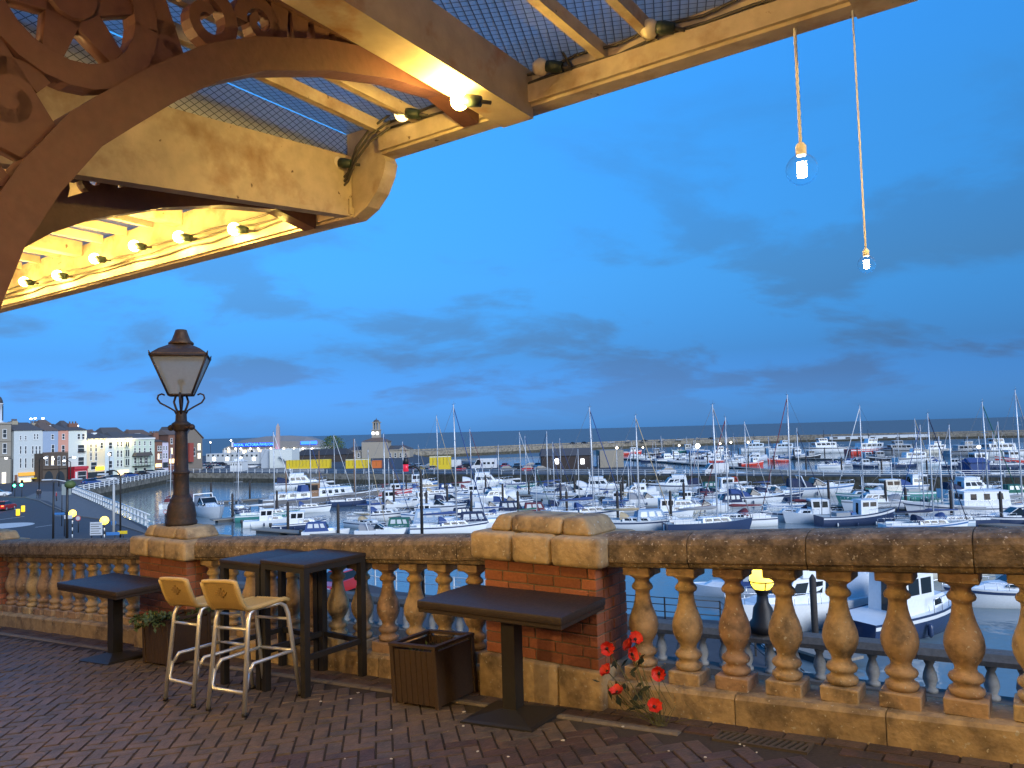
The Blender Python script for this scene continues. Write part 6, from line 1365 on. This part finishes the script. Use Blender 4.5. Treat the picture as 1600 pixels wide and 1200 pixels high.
# ------------------------------------------------------------------ roads
def strip_(name, pts, w_, z, m, parent=None):
    b = MB()
    for i in range(len(pts) - 1):
        a, c = Vector((*pts[i], z)), Vector((*pts[i + 1], z)); d = (c - a).normalized(); n = Vector((-d.y, d.x, 0)) * w_ / 2; b.quad(a - n, c - n, c + n, a + n)
    return b.build(name, m, parent)
kind(sheet('pavement', [P2(40, 777), P2(75, 783), P2(118, 806), P2(160, 812), P2(240, 838), (-44.5, 92), (-67, 125), (-93, 161), P2(112, 768), P2(60, 768)], QZ + .004, M_QUAY), 'structure')
b = MB()
kp = [P2(0, 776), P2(40, 778), P2(62, 783), P2(76, 790), P2(118, 806.5), P2(160, 812), P2(240, 838)]
for a, c in zip(kp[:-1], kp[1:]):
    d = (Vector(c) - Vector(a)).normalized(); n = Vector((-d.y, d.x)) * .15; b.add([(a[0] - n.x, a[1] - n.y, QZ), (c[0] - n.x, c[1] - n.y, QZ), (c[0] + n.x, c[1] + n.y, QZ), (a[0] + n.x, a[1] + n.y, QZ), (a[0] - n.x, a[1] - n.y, QZ + .12), (c[0] - n.x, c[1] - n.y, QZ + .12), (c[0] + n.x, c[1] + n.y, QZ + .12), (a[0] + n.x, a[1] + n.y, QZ + .12)], BOXF)
kind(b.build('kerb', M_CONC), 'structure')
mk = MB()
cR = gpt(2, 822); mk.add([(cR.x + 3.6 * math.cos(q * PI / 16), cR.y + 3.6 * math.sin(q * PI / 16), QZ + .008) for q in range(32)], [tuple(range(32))])
for (a, c) in (((38, 807), (0, 812)), ((55, 824), (84, 820)), ((18, 793), (27, 797)), ((86, 806), (110, 806))):
    A, C = Vector(P2(*a)), Vector(P2(*c)); d = (C - A).normalized(); n = Vector((-d.y, d.x)) * .12; mk.add([(A.x - n.x, A.y - n.y, QZ + .008), (C.x - n.x, C.y - n.y, QZ + .008), (C.x + n.x, C.y + n.y, QZ + .008), (A.x + n.x, A.y + n.y, QZ + .008)], [(0, 1, 2, 3)])
kind(mk.build('road_marking', M_LINE), 'structure')
# ------------------------------------------------------------------ vehicles
PAINT = {n: mat('paint_' + n.replace(' ', '_'), c, .25, var=.03, scale=3, coat=.6) for n, c in (('white', (.62, .64, .66)), ('silver', (.35, .37, .39)), ('black', (.02, .02, .023)), ('red', (.36, .02, .02)), ('blue', (.03, .07, .22)), ('grey', (.12, .13, .14)))}
M_TAIL = mat('tail_lamp', (.8, .05, .02), .4, var=0, emit=5., ecol=(1, .08, .02)); M_HEAD = mat('head_lamp', (.8, .8, .8), .1, var=0)
def wheels(r, xs, w_, rad):
    for x in xs:
        for s_ in (-1, 1):
            b = MB(); b.tube([(x, s_ * (w_ - .2), rad), (x, s_ * w_, rad)], rad, 14); o = b.build('wheel', M_RUB, r); b = MB(); b.tube([(x, s_ * (w_ - .02), rad), (x, s_ * (w_ + .012), rad)], rad * .6, 10); b.build('rim', PAINT['silver'], o)
def car(tail=False):
    r = newroot('parked_car'); w_ = .88
    prof = [(-2.1, .35), (-2.12, .75), (-1.95, .92), (-1.55, .95), (1.0, .93), (1.75, .82), (2.1, .65), (2.15, .38), (1.9, .25), (-1.9, .25)]
    b = MB(); b.loft([[Vector((x * k, y, .25 + (z - .25) * kz)) for x, z in prof] for y, k, kz in ((-w_, .96, .95), (-w_ * .9, 1, 1), (w_ * .9, 1, 1), (w_, .96, .95))], smooth=False); b.build('body', PAINT['silver'], r)
    H = House(r, 'glasshouse', M_WIN, -1.75, 1.0, .80, .80, .92, 1.38, .85, .45, .80); b = MB(); b.add([p + Vector((0, 0, .001)) for p in H.hi] + [Vector((p.x * .97, p.y * .9, p.z + .06)) for p in H.hi], BOXF); b.build('roof', PAINT['silver'], r)
    wheels(r, (-1.3, 1.32), w_, .31)
    for s_ in (-1, 1):
        b = MB(); b.box(-2.15, -2.05, s_ * .62 - .16, s_ * .62 + .16, .68, .84); b.build('tail_light', M_TAIL if tail else PAINT['red'], r); b = MB(); b.box(2.0, 2.13, s_ * .6 - .18, s_ * .6 + .18, .58, .72); b.build('headlight', M_HEAD, r)
    b = MB(); b.box(-2.14, -2.1, -.26, .26, .5, .62); b.build('number_plate', PAINT['white'], r); return r
def van(L=5.2, H_=2.3, motorhome=False):
    r = newroot('motorhome' if motorhome else 'parked_van'); w_ = 1.0
    prof = [(-L / 2, .4), (-L / 2 + .03, H_ - .1), (-L / 2 + .15, H_), (L * .18, H_), (L * .26, H_ - .12), (L * .40, 1.25), (L * .49, 1.0), (L / 2, .45), (L / 2 - .1, .3), (-L / 2 + .1, .3)]
    b = MB(); b.loft([[Vector((x * k, y, z)) for x, z in prof] for y, k in ((-w_, .985), (-w_ * .93, 1), (w_ * .93, 1), (w_, .985))], smooth=False); b.build('body', PAINT['white'], r)
    for s_ in (-1, 1):
        b = MB(); b.prism([(L * .14, 1.2), (L * .37, 1.2), (L * .25, H_ - .25), (L * .14, H_ - .25)], lambda p: Vector((p[0], s_ * (w_ - .01), p[1])), lambda p: Vector((p[0], s_ * (w_ + .012), p[1]))); b.build('side_window', M_WIN, r)
        if motorhome:
            for x in (-L * .36, -L * .18, -.02 * L): b = MB(); b.box(x - .35, x + .35, s_ * w_ - .012, s_ * w_ + .012, 1.35, 1.9); b.build('side_window', M_WIN, r)
    b = MB(); b.prism([(-.8, 0), (.8, 0), (.72, 1), (-.72, 1)], lambda p: Vector((L * .405 - L * .135 * p[1] + .0, p[0], 1.27 + (H_ - 1.45) * p[1])), lambda p: Vector((L * .405 - L * .135 * p[1] + .03, p[0], 1.30 + (H_ - 1.45) * p[1]))); b.build('windscreen', M_WIN, r)
    wheels(r, (-L * .3, L * .32), w_, .34)
    for s_ in (-1, 1): b = MB(); b.box(L / 2 - .12, L / 2 + .01, s_ * .7 - .16, s_ * .7 + .16, .75, .95); b.build('headlight', M_HEAD, r); b = MB(); b.box(-L / 2 - .01, -L / 2 + .05, s_ * .85 - .08, s_ * .85 + .08, .8, 1.3); b.build('tail_light', PAINT['red'], r)
    return r
VEH = {'car': [car(), False], 'van': [van(), False], 'home': [van(7.0, 2.9, True), False], 'brake': [car(True), False]}
def veh(kind_, px, py, hd, col, label, cat=None, pos=None):
    e_ = VEH[kind_]; o = copy_tree(e_[0]) if e_[1] else e_[0]; e_[1] = True
    p = gpt(px, py) if pos is None else Vector(pos); o.location = p + Vector((0, 0, .006)); o.rotation_euler = (0, 0, R(hd)); tag(o, label, cat or {'car': 'car', 'brake': 'car', 'van': 'van', 'home': 'motorhome'}[kind_], 'vehicles round the harbour')
    for ch in o.children:
        if ch.name.split('.')[0] in ('body', 'roof'): recolor(ch, PAINT[col])
veh('brake', 7, 797, 100, 'red', 'red car with lit tail lamps driving away at the roundabout'); veh('car', -3, 776, 20, 'white', 'white car entering by the corner building')
veh('car', 528, 927, 248, 'red', 'red car seen between balusters behind the high table'); veh('car', 441, 905, 205, 'blue', 'blue car seen between balusters under the high table edge')
veh('van', 1118, 741, 186, 'white', 'white van parked on the crosswall'); veh('car', 1040, 741, 184, 'white', 'white car parked on the crosswall near the concrete block'); veh('home', 757, 733, 176, 'white', 'white motorhome on the quay behind the yachts'); veh('van', 707, 731, 178, 'white', 'white van beside the motorhome')
rv = random.Random(4); vc = {}
for row, (y, x0, x1, st_) in enumerate([(733, 310, 345, 11), (728, 325, 350, 10), (731, 395, 440, 16), (732, 640, 735, 15), (736, 655, 850, 19), (723, 330, 400, 9), (731, 790, 845, 16)]):
    x = x0
    while x < x1:
        c = rv.choice(['silver', 'black', 'grey', 'blue', 'white', 'red']); vc[c] = vc.get(c, 0) + 1
        q = gpt(x, y + rv.uniform(-.6, .6))
        if abs(x - 757) > 22 and abs(x - 707) > 13: veh('car', 0, 0, rv.choice((10, 190, 75, 260)) + rv.uniform(-6, 6), c, f'{c} car, {ORD[vc[c] - 1]} {c} one parked along the quay from the town', None, q)
        x += st_ * rv.uniform(.8, 1.2)
for k, (x, y, c) in enumerate([(143, 757, 'blue'), (158, 754, 'silver'), (168, 752, 'white'), (182, 750, 'grey'), (203, 746, 'blue'), (222, 743, 'black'), (236, 741, 'silver'), (252, 739, 'white')]): veh('car', x, y, 62, c, f'{c} car in the street before the painted houses, {ORD[k]} along')
for k in range(10):
    x = 880 + 28 * k + rv.uniform(-8, 8); pp = EP[1].lerp(EP[3], (x - 830) / 420.); c = rv.choice(['silver', 'black', 'white', 'grey']); veh('car', 0, 0, rv.uniform(-5, 5), c, f'{c} car parked on the far pier, {ORD[k]} from the clock house', None, (pp.x + 1, pp.y + 8, 3.6))
# ------------------------------------------------------------------ landmarks across the harbour
def fac2(name, label, cat, depth_, px0, px1, ytop, m, dp=10., z0=QZ):
    p = plan((px0 + px1) / 2, depth_); return Fac(name, label, cat, px0, px1, ytop, m, dp, A=p, D=Vector((1, 0, 0)), n=Vector((0, -1, 0)), z0=z0, group=None)
M_PAVW = wallm('pavilion_white', (.5, .5, .48)); M_PAVR = mat('pavilion_roof', (.20, .19, .18), .7, var=.1, scale=1)
f = fac2('pavilion', 'long low pavilion with grey curved roof and blue lit signs', 'pavilion', 386, 348, 502, 700, M_PAVW, 22)
a0, a1 = f.u0, f.u1; zt2 = f.U(430, 681)[1]
b = MB(); rows = []
for fx, fz in ((0, 0), (.06, .45), (.16, .72), (.4, .98), (.6, 1.0), (.82, .85), (.94, .5), (1, .05)):
    u = a0 + (a1 - a0) * fx; rows.append([f.P(u, f.h, .6), f.P(u, f.h + (zt2 - f.h) * fz * .55, .2), f.P(u, f.h + (zt2 - f.h) * fz, -6), f.P(u, f.h + (zt2 - f.h) * fz, -16), f.P(u, f.h, -22.4)])
b.loft([[p - f.r.location for p in r_] for r_ in rows], closed=False, smooth=False, caps=False); b.build('roof', M_PAVR, f.r)
for k in range(17): f.pbox('column', GEL['white'], 351 + k * 9, 352.3 + k * 9, 700, 713, .0, .5)
for k in range(12): f.pbox('arcade_window', M_PANEL if k % 2 == 0 else M_PANE, 356 + k * 12, 361 + k * 12, 703, 711, 0, .1)
for k, x in enumerate((358, 369, 377, 392, 404, 424, 444, 460, 474, 488)):
    u, v = f.U(x, 701); b = MB(); b.sphere(f.P(u, v, .9) - f.r.location, .38, 8, 6); b.build('arcade_lamp', M_LAMP, f.r)
M_NEON = mat('blue_neon', (.02, .1, 1), .4, var=0, emit=5.5, ecol=(.02, .10, 1.0)); M_NEOND = mat('sign_panel_navy', (.01, .02, .10), .5, var=0, emit=.35, ecol=(.02, .06, 1))
def psign(x0, x1, y0, y1, body, label):
    s = f.U(x0, y1); e_ = f.U(x1, y0); f.box('sign_panel', M_NEOND, s[0], e_[0], s[1], e_[1], 1.0, 1.2)
    t = txt('sign_lettering', body, (e_[1] - s[1]) * 1.02, M_NEON, f.r, (f.P((s[0] + e_[0]) / 2, (s[1] + e_[1]) / 2, 1.25) - f.r.location), (PI / 2, 0, 0), .05)
    t.scale = ((e_[0] - s[0]) * .95 / max(t.dimensions.x, .1),) * 1 + (1, 1)
bpy.context.view_layer.update()
psign(366, 429, 691, 698.5, 'ROYAL VICTORIA PAVILION', 'x')
f.pbox('sign_panel', mat('lit_blue_panel', (.02, .08, .6), .5, var=.1, scale=2, emit=2.2, ecol=(.02, .10, 1)), 471, 496, 689, 694.5, 1.0, 1.2)
f.pbox('sign_emblem', GEL['white'], 363, 366, 690.5, 698.5, 1.0, 1.3)
# obelisk lit pink at its foot
p = plan(434.5, 330); k = 330 / F_PX; o = thing('obelisk', 'tall tapering stone obelisk lit pink at its foot', 'obelisk', (p.x, p.y, QZ)); zt3 = atd(434.5, 661, 330).z - QZ
b = MB(); b.loft([[Vector((x * w_, y * w_, z)) for x, y in ((-1, -1), (1, -1), (1, 1), (-1, 1))] for w_, z in ((1.3, 0), (1.25, 3.4), (.95, 3.6), (.62, zt3 - 1.6), (.02, zt3))], smooth=False); b.build('shaft', wallm('obelisk', (.36, .30, .28)), o)
b = MB(); b.box(-1.8, 1.8, -1.8, 1.8, 0, 1.4); b.build('plinth', wallm('obelisk', (.36, .30, .28)), o)
point('obelisk_light', (p.x, p.y - 2.6, QZ + 3.0), 260, (1, .15, .75), .3); b = MB(); b.rbox(-.3, .3, -2.9, -2.4, 1.4, 1.9, .05, 1); b.build('spotlight', mat('pink_glow', (1, .3, .8), .4, var=0, emit=4, ecol=(1, .2, .75)), o)
# clock house
M_CLK = wallm('clock_stone', (.30, .27, .22))
f = fac2('clock_house', 'stone clock house with tower, clock faces and domed cupola', 'clock tower', 330, 538, 640, 703, M_CLK, 12); f.roof(1.6, M_SLATE, 3); f.cornice(M_CLK)
f.wins([544 + 8.2 * q for q in range(12)], 708, 714.5, 2.6); f.wins([544 + 8.2 * q for q in range(12)], 717, 724, 2.6)
f.pbox('central_block', M_CLK, 566, 606, 690, 727, -9, .8); a = f.U(565, 690); c = f.U(608, 690); v1 = f.U(585, 684)[1]
b = MB(); b.add([q - f.r.location for q in (f.P(a[0], a[1], 1), f.P(c[0], c[1], 1), f.P(c[0], c[1], -9.2), f.P(a[0], a[1], -9.2), f.P(a[0] + 4, v1, -2.5), f.P(c[0] - 4, v1, -2.5), f.P(c[0] - 4, v1, -6), f.P(a[0] + 4, v1, -6))], BOXF); b.build('hipped_roof', M_TILE, f.r)
f.pts('pediment', M_CLK, [(f.U(622, 703)[0], f.h - .3), (f.U(638, 703)[0], f.h - .3), (f.U(630, 698)[0], f.U(630, 697)[1])], -.2, .5)
tw = f.pbox('tower', M_CLK, 579, 591.5, 672, 686, -6, -2.6); f.pbox('tower_cornice', M_CLK, 577.8, 592.5, 671, 672.4, -6.3, -2.3)
for x in (581.3, 587.8):
    u, v = f.U(x, 677); b = MB(); q = f.P(u, v, -2.6) - f.r.location; b.tube([q, q + Vector((0, -.12, 0))], .72, 16); b.build('clock_face', mat('clock_glow', (.9, .9, .8), .5, var=0, emit=.8, ecol=(1, .95, .8)), tw); b = MB(); b.box(q.x - .04, q.x + .04, q.y - .17, q.y - .13, q.z, q.z + .5); b.box(q.x, q.x + .36, q.y - .17, q.y - .13, q.z - .04, q.z + .04); b.build('clock_hand', M_BLACK, tw)
for x in (580.5, 584.5, 588.8):
    f.pbox('belfry_column', M_CLK, x, x + 1.7, 660, 671, -5.8, -5.2); f.pbox('belfry_column', M_CLK, x, x + 1.7, 660, 671, -3.4, -2.8)
f.pbox('belfry_roof', M_CLK, 579, 592, 658.8, 660.4, -6.1, -2.5); u, v = f.U(585.3, 658.8); b = MB(); b.lathe([(1.35, 0), (1.2, .45), (.7, .8), (.2, .95), (.12, 1.5), (.02, 1.6)], 12, f.P(u, v, -4.3) - f.r.location); b.build('cupola', M_SLATE, f.r)
# sheds, hoardings, huts and the concrete block
def shed(name, label, cat, depth_, x0, x1, yt, m, dp=8, roof=None, z0=QZ, wn=0, lamps=0):
    f = fac2(name, label, cat, depth_, x0, x1, yt, m, dp, z0)
    if roof: f.roof(roof[0], roof[1], roof[2])
    if wn: [f.pbox('window', M_PANE, x0 + (x1 - x0) * (q + .3) / wn, x0 + (x1 - x0) * (q + .65) / wn, yt + 2.2, yt + 5.2, 0, .1) for q in range(wn)]
    for q in range(lamps):
        u, v = f.U(x0 + (x1 - x0) * (q + .6) / lamps, yt + 9); b = MB(); b.rbox(-.45, .45, -.2, 0, -.6, .6, .05, 1); w = b.build('wall_lamp', M_LAMPW, f.r); w.location = f.P(u, v, .0) - f.r.location
    return f
f = shed('white_store', 'white windowless store building with outside stair beside the obelisk', 'building', 255, 421, 456, 702.5, wallm('store_white', (.56, .60, .58)), 9, None)
for k in range(8): f.pbox('stair', M_STEEL, 437 + k * 1.7, 438.8 + k * 1.7, 713 + k * 1.3, 714 + k * 1.3, .1, 1.2)
f = shed('grey_annex', 'pale grey annex adjoining the white store', 'building', 256, 408, 420.6, 703, wallm('annex', (.36, .41, .46)), 9)
shed('dark_depot', 'broad dark roofed depot behind the yellow hoarding', 'building', 300, 458, 540, 711, mat('dark_depot', (.045, .038, .035), .85, var=.15, scale=1), 18, (2.2, mat('dark_depot', (.045, .038, .035)), 2))
for lb, x0, x1, y0, y1, m, dz in (('long yellow hoarding on the quay before the dark depot', 447, 515, 718.5, 729, M_YEL, 243), ('yellow hoarding in front of the clock house', 540, 577, 717.5, 728, M_YEL, 236), ('orange red container beside the yellow hoarding', 581, 595, 719.5, 728, M_ORG, 234), ('yellow hoarding by the parked vans', 671, 704, 713, 726, M_YEL, 214)):
    f = shed('hoarding' if m is M_YEL else 'container', lb, 'hoarding' if m is M_YEL else 'container', dz, x0, x1, y0, m, 2.4)
    n = int((x1 - x0) / 5)
    for q in range(1, n): f.pbox('panel_joint', mat('joint_dark', (.2, .15, .02), .7), x0 + (x1 - x0) * q / n - .12, x0 + (x1 - x0) * q / n + .12, y0 + .3, y1, 0, .06)
    f.pbox('top_band', M_WHITE if m is M_YEL else m, x0, x1, y0 - .2, y0 + 1.6, 0, .08)
f = shed('harbour_hut', 'small white harbour control hut with a row of dark windows', 'hut', 238, 359.5, 378.5, 722, wallm('hut', (.6, .63, .64)), 5, None, wn=5); f.pbox('roof', GEL['white'], 358.8, 379.2, 720.7, 722, -5.3, .3); f.pbox('roof_cabin', GEL['white'], 364, 374, 717, 720.7, -4, -1)
shed('timber_shed', 'low dark timber shed with white wall lamps on the quay', 'shed', 196, 846, 926, 712, mat('dark_timber', (.035, .026, .024), .8, var=.15, scale=3), 9, (1.8, M_SLATE, .3), lamps=2)
shed('concrete_block', 'plain tan concrete building beside the timber shed', 'building', 200, 937, 974, 703.5, wallm('tan_concrete', (.27, .245, .20)), 9)
shed('low_arcade', 'low white arcade building beyond the parked cars', 'building', 300, 322, 405, 708, wallm('arcade', (.42, .45, .46)), 8, wn=11, lamps=4)
f = shed('pier_store', 'long white store building on the far pier', 'building', 405, 1296, 1452, 680.5, wallm('pier_white', (.48, .52, .55)), 7, None, z0=3.6, wn=8)
shed('boat_cover', 'blue tarpaulin covered boat standing on the crosswall', 'boat cover', 142, 1516, 1546, 722.5, CAN['blue'], 3.0, (.8, CAN['blue'], .5))
# red lifebelt on the crosswall face
p = CW(UW * .78, -.06, 1.9); o = thing('lifebelt', 'orange red lifebelt ring on the dark crosswall face', 'lifebelt', p, math.atan2(CWD.y, CWD.x)); b = MB(); b.tube([(.5 * math.cos(q * PI / 8), -.06, .5 * math.sin(q * PI / 8)) for q in range(17)], .13, 8); b.build('ring', GEL['red'], o); b = MB(); b.box(-.6, .6, -.02, .05, -.65, .65); b.build('backboard', M_ORG, o)
# dark round tree beyond the pavilion
def tree(px, dep, w_, h, label):
    p = plan(px, dep); r = thing('tree', label, 'tree', (p.x, p.y, QZ)); b = MB(); b.tube([(0, 0, 0), (.2, 0, h * .4), (0, 0, h * .7)], [.45, .3, .12], 7)
    for k in range(7): a = k * .9; b.tube([(.1, 0, h * (.3 + .04 * k)), (w_ * .3 * math.cos(a), w_ * .3 * math.sin(a), h * (.5 + .05 * k))], [.14, .04], 5)
    b.build('trunk', M_TEAK, r); c = MB(); rg = random.Random(2)
    for k in range(1500):
        a, z = rg.uniform(0, 2 * PI), rg.uniform(0, 1); rr = rg.uniform(.5, 1.0) * math.sqrt(max(0, 1 - (z - .25) ** 2 / .6)) * w_ / 2 * (1 + .15 * math.sin(5 * a + 7 * z)); q = Vector((rr * math.cos(a), rr * math.sin(a), h * (.35 + .65 * z))); leaf(c, q, Vector((rg.gauss(0, 1), rg.gauss(0, 1), rg.gauss(0, 1))).normalized(), Vector((rg.gauss(0, 1), rg.gauss(0, 1), 1)).normalized(), .55, .2)
    c.build('crown', M_LEAF, r)
tree(520, 345, 11, 10, 'dark rounded tree beyond the pavilion signs')
